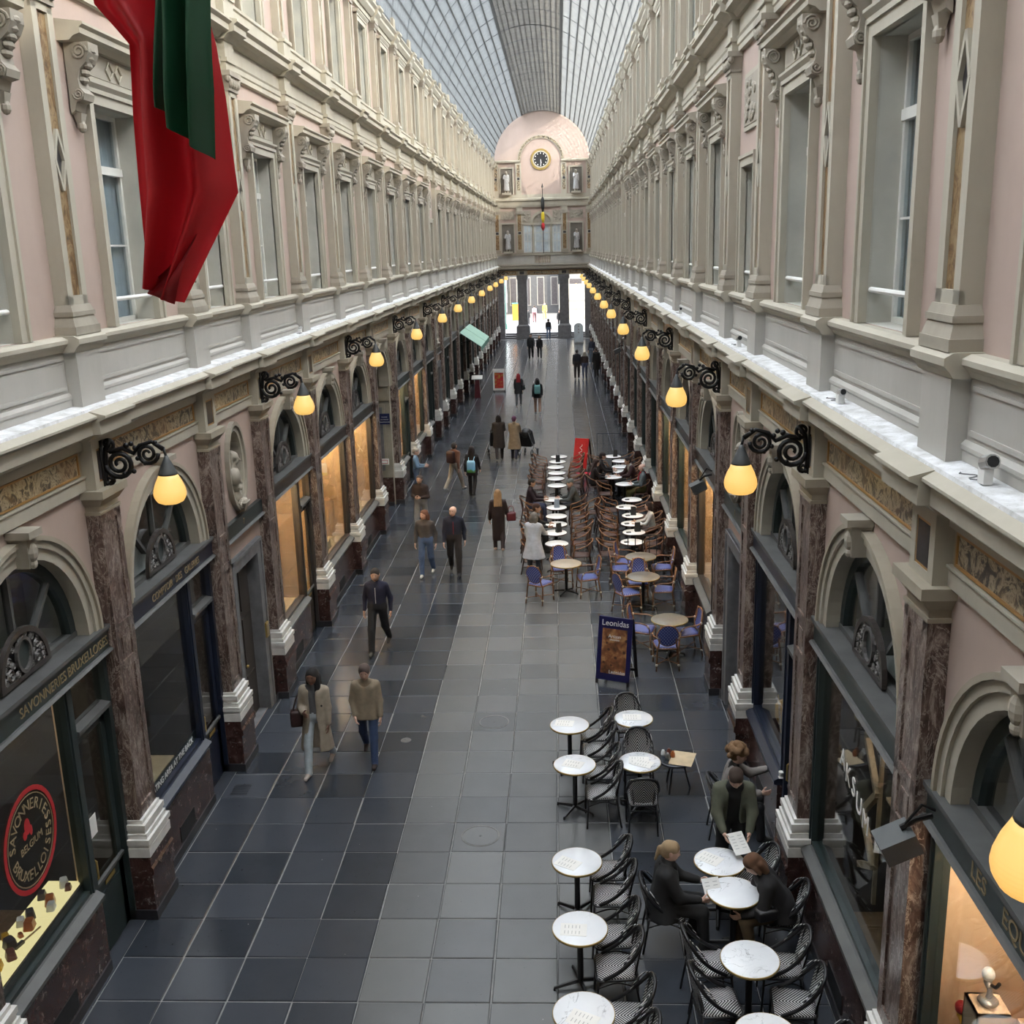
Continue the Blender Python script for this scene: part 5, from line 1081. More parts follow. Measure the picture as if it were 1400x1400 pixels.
def polygonise(prims, h, k=.03, cut=None):
    """prims: ('c',a,b,ra,rb,sy,label) | ('e',c,r,label) | negative prims ('-e',c,r,0); cut(P)->distance to intersect with"""
    lo = np.full(3, 1e9); hi = -lo
    for p in prims:
        if p[0] == 'c':
            for q, r in ((p[1],p[3]),(p[2],p[4])): lo = np.minimum(lo, np.array(q)-r); hi = np.maximum(hi, np.array(q)+r)
        elif p[0] == 'e': lo = np.minimum(lo, np.array(p[1])-np.array(p[2])); hi = np.maximum(hi, np.array(p[1])+np.array(p[2]))
    lo -= 2.5*h; hi += 2.5*h; n = np.ceil((hi-lo)/h).astype(int)+1; g = np.stack(np.meshgrid(*[lo[i]+h*np.arange(n[i]) for i in range(3)], indexing='ij'), -1).reshape(-1,3)
    F = None
    for p in prims:
        if p[0] == '-e': F = np.maximum(F, -d_ell(g, p[1], p[2])); continue
        d = d_cap(g, p[1], p[2], p[3], p[4], p[5]) if p[0] == 'c' else d_ell(g, p[1], p[2]); F = d if F is None else smin(F, d, k)
    if cut is not None: F = np.maximum(F, cut(g))
    V, Q = surfnet(F.reshape(n), lo, h)
    C = V[Q].mean(1); best = None; lab = np.zeros(len(C), int)
    for p in prims:
        if p[0] == '-e': continue
        d = d_cap(C, p[1], p[2], p[3], p[4], p[5]) if p[0] == 'c' else d_ell(C, p[1], p[2])
        if best is None: best = d.copy(); lab[:] = p[-1]
        else: m = d < best; lab[m] = p[-1]; best[m] = d[m]
    return V, Q, lab
def sdf_mesh(name, chunks, mats):
    V = []; Q = []; L = []; o = 0
    for v, q, l in chunks: V.append(v); Q.append(q+o); L.append(l); o += len(v)
    V = np.concatenate(V); Q = np.concatenate(Q); L = np.concatenate(L); me = bpy.data.meshes.new(name)
    me.vertices.add(len(V)); me.vertices.foreach_set('co', V.astype(np.float32).ravel()); me.loops.add(len(Q)*4); me.loops.foreach_set('vertex_index', Q.astype(np.int32).ravel())
    me.polygons.add(len(Q)); me.polygons.foreach_set('loop_start', np.arange(0, len(Q)*4, 4, dtype=np.int32)); me.polygons.foreach_set('loop_total', np.full(len(Q), 4, np.int32))
    for m in mats: me.materials.append(M[m])
    me.polygons.foreach_set('material_index', L.astype(np.int32)); me.update(calc_edges=True); me.polygons.foreach_set('use_smooth', np.ones(len(Q), bool)); me.validate(); return me
def cloth(c):
    n = 'cloth_%d_%d_%d' % tuple(int(v*1000) for v in c)
    if n not in M: plain(n, c, .85, var=.16, scale=9)
    return n
def skinmat(c):
    n = 'skin_%d_%d_%d' % tuple(int(v*1000) for v in c)
    if n not in M: plain(n, c, .5, var=.06, scale=12)
    return n
for n_, c_ in (('lip', (.33,.12,.10)), ('eye_dark', (.015,.012,.01))): plain(n_, c_, .4)
def rotx(p, piv, a):
    y, z = p[1]-piv[1], p[2]-piv[2]; c, s = math.cos(a), math.sin(a); return (p[0], piv[1]+y*c+z*s, piv[2]-y*s+z*c)   # a>0 leans forward (+y)
def V3(*a): return np.array(a, float)
def hand_prims(w, f, n, side, curl, lab, sc=1.0):
    """wrist w, forearm direction f, palm normal n; side +1 right hand. five fingers of unequal length"""
    f = f/np.linalg.norm(f); n = n-f*(n@f); n = n/np.linalg.norm(n); x = np.cross(f, n)*side; P = []
    pc = w+f*.045*sc; P.append(('c', w-f*.03, w+f*.02*sc, .026*sc, .026*sc, 1, lab))
    for u in (-.022,-.007,.009,.024): P.append(('c', w+f*.01*sc+x*u*.7*sc, w+f*.082*sc+x*u*sc, .014*sc, .0125*sc, 1, lab))
    for u, L in ((-.028,.058),(-.0095,.074),(.0095,.080),(.028,.070)):
        a = w+f*.085*sc+x*u*sc; d1 = f*math.cos(curl*.6)+n*math.sin(curl*.6); b = a+d1*L*.5*sc; d2 = f*math.cos(curl*1.5)+n*math.sin(curl*1.5); c = b+d2*L*.5*sc
        P.append(('c', a, b, .0098*sc, .009*sc, 1, lab)); P.append(('c', b, c, .009*sc, .0078*sc, 1, lab))
    a = w+f*.025*sc+x*.028*sc; d1 = (f*.6+x*.75+n*.35); d1 /= np.linalg.norm(d1); b = a+d1*.042*sc; d2 = (f*.85+x*.35+n*.45); d2 /= np.linalg.norm(d2)
    P.append(('c', a, b, .0125*sc, .0105*sc, 1, lab)); P.append(('c', b, b+d2*.034*sc, .0105*sc, .0085*sc, 1, lab)); return P
def figure(name, height=1.72, pose='stand', top=(.05,.05,.05), bottom=(.03,.03,.035), shoe=(.03,.03,.03), skin=(.62,.40,.31), hair=None, haircol=(.05,.035,.025), lean=0., nod=0., hyaw=0., phase=.35, armL=None, armR=None, girth=1.0, sleeve=True, coat=None, bareleg=False, res=.02, head_res=.012, carved=False, eyes=True, seat=.47, twist=0., spread=.10, scarf=None, zipc=None):
    """armL / armR: (swing forward, abduct, elbow flex, forearm inward turn) in radians"""
    s = height/1.72; LSK, LTP, LBT, LSH, LLP = 0, 1, 2, 3, 4; B = []; piv = (0,0,.95)
    hips = {-1: V3(-spread*.92,0,.93), 1: V3(spread*.92,0,.93)}; leg = {}
    if pose == 'walk': th = {1: (phase, .10), -1: (-phase*.85, .45)}
    elif pose == 'walk2': th = {-1: (phase, .10), 1: (-phase*.85, .45)}
    elif pose == 'sit': th = {1: (1.45, 1.42), -1: (1.40, 1.36)}
    else: th = {1: (.06, .08), -1: (-.03, .05)}
    zmin = 9
    for sg in (-1, 1):
        t, k = th[sg]; kn = hips[sg]+.44*V3(sg*.03 if pose != 'sit' else sg*.10, math.sin(t), -math.cos(t)); an = kn+.43*V3(0, math.sin(t-k), -math.cos(t-k)); leg[sg] = (kn, an); zmin = min(zmin, an[2])
    dz = (.075-zmin)
    if pose == 'sit': dz = seat/s+.10-.93
    sh = V3(0,0,dz); piv = V3(0,0,.95)+sh
    for sg in (-1, 1):
        kn, an = leg[sg][0]+sh, leg[sg][1]+sh; hp = hips[sg]+sh; t, k = th[sg]
        if pose == 'sit': an = V3(kn[0], kn[1]-.02+.06*sg, .075)
        lb = LSK if bareleg else LBT
        B.append(('c', hp, kn, .086*girth, .068*girth, 1, LBT)); B.append(('c', kn, an, .068*girth if not bareleg else .056, .058 if not bareleg else .038, 1, lb))
        fd = V3(0, math.cos(max(-.9, (t-k)*.9)) if pose != 'sit' else 1, -.0+math.sin(min(0,(t-k)))*.55 if pose != 'sit' else 0); fd /= np.linalg.norm(fd)
        B.append(('c', an+V3(0,-.03,-.03), an+fd*.15+V3(0,0,-.035), .042, .034, 1, LSH)); B.append(('c', an+V3(0,0,-.01), an+V3(0,-.02,-.03), .042, .04, 1, LSH))
    U = lambda x, y, z: V3(*rotx((x, y, z+dz), piv, lean))
    g = girth
    B.append(('c', V3(-.055,0,.97)+sh, V3(.055,0,.97)+sh, .125*g, .125*g, .80, LBT)); [B.append(('c', U(q*.045,0,1.04), U(q*.075,0,1.31), .112*g, .108*g, .82, LTP)) for q in (-1, 1)]
    [B.append(('c', U(0,-.005,1.44), U(q*.145,-.01,1.385), .058*g, .062*g, .95, LTP)) for q in (-1, 1)]; B.append(('c', U(0,-.01,1.36), U(0,0,1.46), .075, .056, 1, LTP))
    hands = []; wr = {}
    for sg, arm in ((-1, armL), (1, armR)):
        sw, ab, fl, tn = arm if arm else ((.3 if (pose == 'walk') == (sg < 0) else -.3) if pose.startswith('walk') else .05, .12, .25, 0.)
        S0 = U(sg*.170*(.6+.4*g), -.01, 1.372); a = sw-lean*0; dirU = V3(sg*math.sin(ab), math.sin(a)*math.cos(ab), -math.cos(a)*math.cos(ab)); el = S0+dirU*.285
        a2 = a+fl; dirF = V3(sg*math.sin(ab)*.4-sg*math.sin(tn), math.sin(a2)*math.cos(tn), -math.cos(a2)*math.cos(tn)); dirF /= np.linalg.norm(dirF); w = el+dirF*.245
        al = LTP if sleeve else LSK
        B.append(('c', S0, el, .058*g, .047*g, 1, LTP)); B.append(('c', el, w, .047*g, .034, 1, al)); wr[sg] = w
        nrm = V3(-sg*1.0, 0, 0) if abs(dirF[0]) < .8 else V3(0, 0, -1)
        hands.append(hand_prims(w+dirF*.012, dirF, nrm+V3(0,.15,0), sg, .55, LSK, 1.0))
    hc0 = U(0, .02, 1.60); nk = U(0,-.005,1.44)
    hr = lambda x, y, z: None
    cn, sn, cyw, syw = math.cos(nod+lean*.5), math.sin(nod+lean*.5), math.cos(hyaw), math.sin(hyaw)
    def Hd(x, y, z):
        y1, z1 = y*cn+z*sn, -y*sn+z*cn; x2, y2 = x*cyw+y1*syw, -x*syw+y1*cyw; return hc0+V3(x2, y2, z1)
    chunks = [polygonise(B, res, .028)]
    HP = [('c', nk, hc0+V3(0,-.015,-.06), .055, .050, 1, LSK)]
    def ball(x, y, z, r, lab=LSK, r2=None, dx=0, dy=0, dz_=0): HP.append(('c', Hd(x,y,z), Hd(x+dx,y+dy,z+dz_), r, r2 or r, 1, lab))
    ball(0,-.028,.028,.082,dy=.045,dz_=-.01); ball(0,.0,.0,.072,dy=.03,dz_=-.03); ball(-.018,.025,-.055,.048,dx=.036,dy=.0); ball(0,.060,-.095,.024); ball(0,.088,.012,.011,r2=.016,dy=.018,dz_=-.042)
    ball(-.018,.079,-.070,.010,LLP,dx=.036); ball(-.04,.068,.034,.018,dx=.08)
    for sg in (-1, 1): ball(sg*.081,-.012,.012,.013,r2=.011,dy=.006,dz_=-.036); ball(sg*.045,.05,-.02,.026)
    for sg in (-1, 1): HP.append(('-e', Hd(sg*.032,.100,.014), (.016,.016,.011), 0))
    chunks.append(polygonise(HP, head_res, .018))
    for hp in hands: chunks.append(polygonise(hp, .0085 if res < .028 else .0095, .006))
    for c in chunks: c[0][:] *= s
    sm = skinmat(skin); mats = ['carved']*5 if carved else [sm, cloth(top), sm if False else cloth(bottom), cloth(shoe), 'lip']
    if bareleg and not carved: mats[2] = cloth(bottom)
    root = ob(name, sdf_mesh(name, chunks, mats)); hm = 'carved' if carved else cloth(haircol)
    if eyes and not carved:
        for sg in (-1, 1):
            b = MB(); p = Hd(sg*.032,.085,.014)*s; b.ell(tuple(p), .012*s, .010*s, .008*s, 'eye_dark', 8, 6); ob('eye', b.mesh('eye', True), root)
    if hair:
        K = []
        def hb(x, y, z, r, dx=0, dy=0, dz_=0, r2=None): K.append(('c', Hd(x,y,z), Hd(x+dx,y+dy,z+dz_), r, r2 or r, 1, 0))
        cut = None; knit = hair == 'beanie'
        if hair in ('short','beanie','cap','long','pony','curly','braids','bob','hijab'):
            hb(0,-.034,.040,.087 if not knit else .094,dy=.046)
            if hair != 'cap': hb(0,-.05,-.015,.078,dy=.01)
        if hair == 'bald': hb(-.06,-.045,-.02,.036); hb(.06,-.045,-.02,.036); hb(-.04,-.075,-.02,.034,dx=.08)
        if hair == 'curly':
            rr = random.Random(3)
            for _ in range(60):
                a, e = rr.uniform(0, 2*PI), rr.uniform(-.35, 1.4); q = (.13*math.cos(e)*math.cos(a), -.035+.135*math.cos(e)*math.sin(a), .03+.13*math.sin(e))
                if q[1] > .05 and q[2] < .07: continue
                hb(*q, .040)
        if hair in ('long','braids'):
            L_ = .30 if hair == 'long' else .42
            for u in (-.065,-.022,.022,.065): hb(u,-.075,-.02,.042,dx=u*.35,dy=-.045,dz_=-L_,r2=.030)
            hb(-.082,-.01,0,.030,dy=-.02,dz_=-.22); hb(.082,-.01,0,.030,dy=-.02,dz_=-.22)
        if hair == 'braids': hb(-.075,.0,-.02,.040,dx=-.05,dy=.09,dz_=-.42,r2=.036); hb(-.055,.0,-.04,.035,dx=-.03,dy=.11,dz_=-.40,r2=.03)
        if hair == 'bob':
            for u in (-.07,0,.07): hb(u,-.07,-.02,.042,dz_=-.10)
            hb(-.085,-.0,0,.028,dz_=-.09); hb(.085,0,0,.028,dz_=-.09)
        if hair == 'pony': hb(0,-.125,.02,.030); hb(0,-.135,.01,.032,dy=-.02,dz_=-.15,r2=.016)
        K2 = list(K)
        if hair not in ('bald','cap'): K2.append(('-e', Hd(0,.112,-.034), (.073,.074,.106), 0)); 
        if hair == 'cap':
            hb(0,.075,.052,.030,dy=.055,dz_=-.012,r2=.022); K2 = list(K); K2.append(('-e', Hd(0,.06,-.075), (.12,.16,.085), 0))
        c = polygonise(K2, head_res+.002, .006 if hair == 'curly' else .02); c[0][:] *= s; nm_ = {'beanie': 'beanie', 'cap': 'flat_cap'}.get(hair, 'hair'); ob(nm_, sdf_mesh(nm_, [c], [hm]), root)
    if scarf:
        c = polygonise([('c', nk+V3(.065*math.cos(a),.065*math.sin(a),.0), nk+V3(.065*math.cos(a+.6),.065*math.sin(a+.6),.0), .032, .032, 1, 0) for a in [2*PI*k/10 for k in range(10)]]+[('c', nk+V3(.03,.09,-.02), U(.04,.13,1.22), .035, .04, .7, 0)], .014, .02); c[0][:] *= s; ob('scarf', sdf_mesh('scarf', [c], [cloth(scarf)]), root)
    if zipc:
        b = MB(); b.tube([tuple((U(0,.090*g+.012,1.05))*s), tuple((U(0,.094*g+.012,1.2))*s), tuple((U(0,.086*g+.012,1.36))*s)], .007*s, 5, cloth(zipc)); ob('zip', b.mesh('zip'), root)
    if coat:
        col, hem, flare, opened = coat; K = []
        [K.append(('c', U(q*.045,0,1.0), U(q*.078,0,1.31), .138*g, .128*g, .88, 0)) for q in (-1, 1)]; [K.append(('c', U(0,-.005,1.445), U(q*.138,-.01,1.372), .068*g, .070*g, 1, 0)) for q in (-1, 1)]
        if hem < .95: [K.append(('c', V3(q*.045,0,1.0)+sh, V3(q*.06,0,hem)+sh, .140*g, .145*g+flare, .88, 0)) for q in (-1, 1)]
        for p in B[-4:]:
            K.append(('c', p[1], p[2] if p[4] > .04 else p[1]+(p[2]-p[1])*.93, p[3]+.014, p[4]+.016, 1, 0))
        zc = hem+dz; nkp = hc0+V3(0,.0,-.11)
        def cut(P):
            d = np.maximum(zc-P[:,2], (.115-np.linalg.norm((P-nkp)*np.array([1,1,.8]), axis=1)))
            if opened: w_ = opened*np.clip((1.30+dz-P[:,2])/.5, .75, 1.2); d = np.maximum(d, np.minimum(w_-np.abs(P[:,0]), P[:,1]-.02))
            return d
        c = polygonise(K, res, .03, cut); c[0][:] *= s; ob('coat', sdf_mesh('coat', [c], [cloth(col)]), root)
    root['_w'] = 0; del root['_w']
    return root, wr, s

# ------------------------------------------------------------------ people
def person(label, x, y, rz, z=0., **kw):
    far = y > 45
    kw.setdefault('res', .032 if y > 70 else .027 if far else (.022 if y > 22 else .018)); kw.setdefault('head_res', .019 if far else (.014 if y > 22 else .011)); kw.setdefault('eyes', not far)
    root, wr, s = figure('person', **kw); root.location = (x, y, z); root.rotation_euler = (0, 0, rz); tag(root, label, 'person')
    c, q = math.cos(rz), math.sin(rz); W = {k: (x+(v[0]*c-v[1]*q)*s, y+(v[0]*q+v[1]*c)*s, z+v[2]*s) for k, v in wr.items()}; return root, W
AW, TO, RT, LT = 0., PI, -PI/2, PI/2
SK1, SK2, SK3 = (.60,.38,.29), (.50,.30,.21), (.17,.085,.055)
ARM_POCKET = (-.22,.26,.55,.06); ARM_HOLD = (.25,.12,1.35,.35); ARM_TABLE = (.55,.15,.95,.25); ARM_DOWN = (.02,.10,.15,0)
person('woman with long black braids in an open beige trench coat and pale jeans', -3.92, 14.93, TO-.1, height=1.76, pose='walk', phase=.28, top=(.085,.085,.09), bottom=(.40,.45,.48), shoe=(.45,.38,.33), skin=SK3, hair='braids', haircol=(.010,.008,.008), armR=(.1,.15,1.5,.55), armL=ARM_DOWN, coat=((.30,.25,.19), .42, .06, .075), nod=.1)
person('woman in a brown knit cap and tan jacket with blue jeans', -3.17, 15.27, TO+.05, height=1.68, pose='walk2', phase=.30, top=(.22,.17,.115), bottom=(.035,.06,.13), shoe=(.03,.02,.02), skin=SK1, hair='beanie', haircol=(.075,.050,.042), armR=(-.05,.2,.55,.25), armL=(.1,.15,.25,0), coat=((.24,.19,.13), .80, .02, 0), nod=.2)
person('man in a navy track jacket with pale piping and black trousers', -3.80, 20.02, TO-.05, height=1.80, pose='walk', phase=.34, top=(.012,.012,.030), bottom=(.012,.012,.014), shoe=(.03,.03,.03), skin=SK2, hair='short', haircol=(.02,.014,.010), armR=ARM_POCKET, armL=ARM_POCKET, girth=1.12, nod=.1, zipc=(.5,.5,.5))
person('woman with reddish hair in a striped grey puffer, blue jeans and white sneakers', -3.43, 25.02, TO-.1, height=1.72, pose='walk', phase=.16, top=(.075,.062,.056), bottom=(.085,.13,.24), shoe=(.70,.70,.70), skin=SK1, hair='bob', haircol=(.14,.055,.028), armR=ARM_POCKET, armL=ARM_POCKET, girth=1.12, hyaw=.5)
person('bald man in a navy jacket with red zip and dark trousers', -2.73, 25.16, TO+.05, height=1.78, pose='walk2', phase=.24, top=(.013,.016,.032), bottom=(.022,.018,.018), shoe=(.03,.03,.035), skin=SK1, hair=None, armR=(.15,.15,.2,0), armL=ARM_POCKET, girth=1.18, hyaw=.35, zipc=(.30,.03,.03))
person('man in a dark sweater and grey trousers with folded hands', -4.08, 29.2, TO-.25, height=1.72, pose='walk', phase=.25, top=(.030,.018,.016), bottom=(.22,.22,.225), shoe=(.70,.70,.68), skin=SK2, hair='short', haircol=(.05,.035,.03), armR=(.1,.2,1.5,.75), armL=(.1,.2,1.5,.75), girth=1.15)
person('man in a blue denim jacket looking at his phone beside the wall', -4.80, 33.6, RT, height=1.66, top=(.15,.23,.32), bottom=(.10,.14,.22), skin=SK1, hair='short', haircol=(.30,.27,.23), armR=ARM_HOLD, armL=ARM_HOLD, nod=.3, girth=1.1)
person('man in a brown leather jacket and beige trousers walking away', -3.62, 34.6, AW-.5, height=1.70, pose='walk', phase=.42, top=(.17,.070,.040), bottom=(.36,.31,.25), shoe=(.6,.6,.6), skin=SK2, hair='short', haircol=(.06,.045,.035), girth=1.15)
person('woman in black carrying a blue and green tote bag on her back', -2.96, 33.8, AW-.2, height=1.66, pose='walk2', phase=.14, top=(.014,.012,.013), bottom=(.014,.011,.011), skin=SK1, hair='long', haircol=(.020,.012,.010), coat=((.016,.013,.013), .70, .0, 0))
person('person in a dark brown coat pushing a pushchair', -2.40, 39.8, AW+.1, height=1.74, pose='walk', phase=.16, top=(.030,.020,.016), bottom=(.020,.014,.014), skin=SK2, hair='bob', haircol=(.02,.014,.012), armR=(.5,.1,.7,.1), armL=(.5,.1,.7,.1), coat=((.032,.022,.017), .45, .02, 0), girth=1.08)
person('person in a long beige coat and purple knit cap pushing a pushchair', -1.80, 39.75, AW-.2, height=1.68, pose='walk2', phase=.12, top=(.25,.18,.115), bottom=(.018,.018,.035), skin=SK1, hair='beanie', haircol=(.075,.020,.060), armR=(.5,.1,.7,.1), armL=(.5,.1,.7,.1), coat=((.26,.19,.12), .42, .06, 0), girth=1.05)
wb, WB = person('woman with long blond hair in a long black dress walking away', -1.73, 27.28, AW+.05, height=1.68, pose='walk2', phase=.12, top=(.020,.010,.010), bottom=(.020,.010,.010), shoe=(.5,.36,.28), skin=SK1, hair='long', haircol=(.32,.20,.105), armR=(.1,.25,.9,.1), armL=(.1,.18,.2,0), coat=((.020,.010,.010), .28, -.02, 0), girth=.95)
person('woman with red hair in a black coat and grey trousers walking away', -2.15, 53.8, AW, height=1.66, pose='walk', phase=.14, top=(.014,.014,.016), bottom=(.10,.11,.12), shoe=(.5,.5,.5), skin=SK1, hair='long', haircol=(.24,.012,.016), coat=((.014,.014,.016), .65, .03, 0))
person('woman with a teal backpack and bare legs in shorts walking away', -1.12, 51.0, AW, height=1.76, pose='walk2', phase=.22, top=(.014,.014,.016), bottom=(.30,.18,.13), shoe=(.7,.7,.7), skin=SK1, hair='bob', haircol=(.015,.012,.012), coat=((.015,.015,.017), .78, .0, 0))
person('tall person in dark jacket over a grey shirt in the far aisle', -2.08, 76.4, TO, height=1.85, pose='walk', phase=.2, top=(.014,.014,.016), bottom=(.012,.012,.014), shoe=(.6,.6,.6), skin=SK2, hair='short', girth=1.15)
person('shorter person in black with fair hair in the far aisle', -1.46, 76.7, TO, height=1.70, pose='walk2', phase=.18, top=(.012,.011,.012), bottom=(.012,.012,.014), shoe=(.6,.6,.6), skin=SK1, hair='long', haircol=(.28,.22,.12))
person('man in a dark jacket standing close to a companion by the far shops', 1.05, 64.5, AW, height=1.78, top=(.016,.017,.022), bottom=(.03,.022,.02), shoe=(.5,.5,.5), skin=SK1, hair='short', haircol=(.05,.045,.04), girth=1.15)
person('fair haired companion in a brown jacket and blue jeans by the far shops', 1.52, 64.4, AW+.2, height=1.64, top=(.040,.022,.018), bottom=(.075,.085,.14), shoe=(.6,.6,.6), skin=SK1, hair='bob', haircol=(.34,.30,.24), girth=1.12)
person('person in dark vest and white sleeves standing against the far shop wall', 2.22, 72.9, TO-.6, height=1.76, top=(.018,.022,.04), bottom=(.12,.14,.18), shoe=(.5,.5,.5), skin=SK1, hair='short')
person('person in a long black coat standing against the far shop wall', 2.28, 65.6, AW+.5, height=1.78, top=(.014,.012,.012), bottom=(.014,.012,.012), skin=SK1, hair='short', coat=((.016,.013,.012), .40, .02, 0))
# seated and standing at the cafe
person('woman standing in a long pale grey hooded coat at the cafe tables', -.72, 24.85, AW-.35, height=1.64, top=(.42,.45,.50), bottom=(.05,.065,.09), shoe=(.4,.35,.33), skin=SK1, hair='bob', haircol=(.17,.155,.14), armR=(.7,.12,.5,.1), armL=(.2,.15,.5,0), coat=((.47,.50,.56), .52, .10, 0), lean=.08, girth=1.05)
person('seated man in a dark plum hoodie at the middle cafe row', -.98, 30.05, RT, pose='sit', height=1.74, top=(.020,.008,.014), bottom=(.04,.05,.10), skin=SK2, hair='short', haircol=(.015,.012,.012), armR=ARM_TABLE, armL=ARM_TABLE, lean=.12, girth=1.15, nod=.15)
person('seated man in a grey flat cap and grey jacket at the middle cafe row', .44, 30.0, LT, pose='sit', height=1.76, top=(.055,.060,.060), bottom=(.03,.03,.035), skin=SK1, hair='cap', haircol=(.11,.12,.12), armR=ARM_TABLE, armL=ARM_TABLE, lean=.25, girth=1.22, nod=.3)
person('seated man in a black jacket beside the woman in the pale coat', -.88, 27.1, RT-.1, pose='sit', height=1.74, top=(.014,.013,.014), bottom=(.02,.02,.02), skin=SK2, hair='short', haircol=(.05,.022,.015), armR=ARM_TABLE, armL=ARM_TABLE, lean=.28, girth=1.15)
person('seated old man in a grey jacket with red scarf and olive trousers', 2.52, 31.9, LT, pose='sit', height=1.74, top=(.10,.12,.13), bottom=(.085,.075,.022), skin=(.66,.42,.34), hair='bald', haircol=(.6,.58,.54), scarf=(.30,.012,.02), armR=(.3,.15,1.2,.4), armL=(.3,.15,1.2,.4), girth=1.22, nod=.2)
person('seated woman in a white top with dark pinned hair by the shop window', 2.42, 27.15, LT, pose='sit', height=1.66, top=(.58,.56,.53), bottom=(.12,.08,.07), skin=SK2, hair='bob', haircol=(.03,.015,.012), armR=ARM_TABLE, armL=ARM_TABLE, lean=.15)
person('seated person in black, back to the gap, farther in the window row', 1.22, 33.9, RT, pose='sit', height=1.74, top=(.014,.010,.010), bottom=(.014,.010,.010), skin=SK2, hair='short', haircol=(.02,.01,.01), armR=ARM_TABLE, armL=ARM_TABLE, lean=.2, girth=1.1)
person('seated woman in black with long dark hair at the shared lunch tables', .98, 32.95, RT+.15, pose='sit', height=1.68, top=(.016,.010,.010), bottom=(.016,.010,.010), skin=SK2, hair='long', haircol=(.03,.013,.010), armR=ARM_TABLE, armL=ARM_TABLE, lean=.2)
person('seated person in dark red with white sleeves at the shared lunch tables', 2.34, 33.3, LT+.3, pose='sit', height=1.70, top=(.45,.44,.43), bottom=(.02,.02,.02), skin=SK2, hair='short', haircol=(.02,.01,.01), armR=ARM_TABLE, armL=ARM_TABLE, lean=.3, coat=((.035,.012,.014), 1.0, 0, .12))
# foreground group
person('curly haired woman in a grey jacket seated at the cafe sill', 2.20, 13.08, RT-.12, pose='sit', height=1.70, top=(.012,.011,.012), bottom=(.014,.014,.016), skin=SK1, hair='curly', haircol=(.17,.095,.045), armR=(.45,.15,1.15,.2), armL=(1.05,.05,.75,-.15), lean=.20, coat=((.22,.20,.19), .88, .0, .09), nod=.15, girth=1.0)
om, OW = person('man in an olive green jacket bending over a menu at the marble table', 2.08, 12.0, TO, height=1.76, top=(.010,.010,.011), bottom=(.012,.012,.013), skin=SK1, hair='short', haircol=(.045,.028,.02), armR=(.35,.12,.45,.30), armL=(.35,.12,.45,.30), lean=.38, nod=.55, girth=1.16, coat=((.088,.092,.064), .86, .0, .10))
pw, PW_ = person('woman with a fair ponytail in a black leather jacket reading a menu', 1.10, 10.72, RT, pose='sit', height=1.70, top=(.013,.013,.014), bottom=(.022,.022,.023), skin=SK1, hair='pony', haircol=(.30,.21,.12), armR=(.50,.15,.85,.25), armL=(.62,.12,.80,.25), lean=.10, girth=1.2, nod=.15, coat=((.014,.014,.015), .80, .06, 0), scarf=(.013,.013,.014))
person('woman with short brown hair in a black quilted jacket leaning over the table', 2.44, 10.60, LT, pose='sit', height=1.70, top=(.013,.012,.013), bottom=(.14,.095,.05), skin=SK1, hair='bob', haircol=(.105,.050,.025), armR=(.2,.15,.9,.3), armL=(.2,.15,.9,.3), lean=.52, nod=.45, girth=1.16, coat=((.013,.012,.013), .86, .03, 0))
# held sheets
def sheet(cx, cy, cz, rz, tilt, lb):
    o = tag(ob('menu_sheet', PM, None, (cx, cy, cz)), lb, 'menu', 'menu sheets'); o.rotation_euler = (tilt, 0, rz)
sheet((OW[1][0]+OW[-1][0])/2, min(OW[1][1], OW[-1][1])-.16, (OW[1][2]+OW[-1][2])/2-.06, .35, .55, 'white printed menu held by the man in the olive jacket')
sheet(PW_[1][0]+.17, (PW_[1][1]+PW_[-1][1])/2-.02, PW_[1][2]+.02, .25, .75, 'pale menu card held by the woman with the ponytail')
# street beyond the portal
plain('coat_yellow', (.50,.42,.06), .8)
for k, (lb, x, y, hh, tp, bt) in enumerate((('person in a dark top and blue jeans before the portal steps', -.95, 93.2, 1.78, (.02,.02,.025), (.08,.12,.20)),('two standing figures in black at the portal, left one', .05, 98.5, 1.74, (.016,.016,.018), (.016,.016,.018)),('two standing figures in black at the portal, right one', .55, 98.6, 1.78, (.014,.014,.016), (.014,.014,.016)),('person in a yellow raincoat out in the street', -1.5, 112, 1.75, (.50,.42,.06), (.35,.30,.10)),('person in a pink jacket out in the street', -2.5, 108, 1.70, (.55,.38,.42), (.16,.07,.08)),('person in a dark coat in the street beside the pale jacket', -3.0, 101, 1.76, (.016,.016,.02), (.02,.02,.025)),('person in light blue out beyond the left portal opening', -6.2, 112, 1.75, (.20,.42,.55), (.10,.12,.15)))):
    person(lb, x, y, TO if k % 2 else AW, z=.47 if y > 95.2 else 0., height=hh, pose='walk', phase=.2, top=tp, bottom=bt, hair='short')

# ------------------------------------------------------------------ bags and pushchairs
def soft_box(w, d, h, mat, name):
    b = MB(); ol = rounded(w*.96,w,d,d,min(w,d)*.5,4); n = len(ol); rings = [(.92,0),(1.0,.12),(1.0,.8),(.85,1.0)]
    vs = [(x*f, y*f, z*h) for f, z in rings for x, y in ol]; b.add(vs, [(j*n+k, j*n+(k+1)%n, (j+1)*n+(k+1)%n, (j+1)*n+k) for j in range(3) for k in range(n)]+[tuple(range(n-1,-1,-1)), tuple(range(3*n,4*n))], mat); return b.mesh(name, True)
def bag(name, lb, x, y, z, rz, w, d, h, mat, straps=()):
    e = tag(ob(name, None, None, (x, y, z), rz), lb, 'bag'); ob('bag_body', soft_box(w, d, h, mat, name), e)
    for pts in straps: b = MB(); b.tube(smooth_path(pts, 4), .012, 5, mat); ob('strap', b.mesh('strap', True), e)
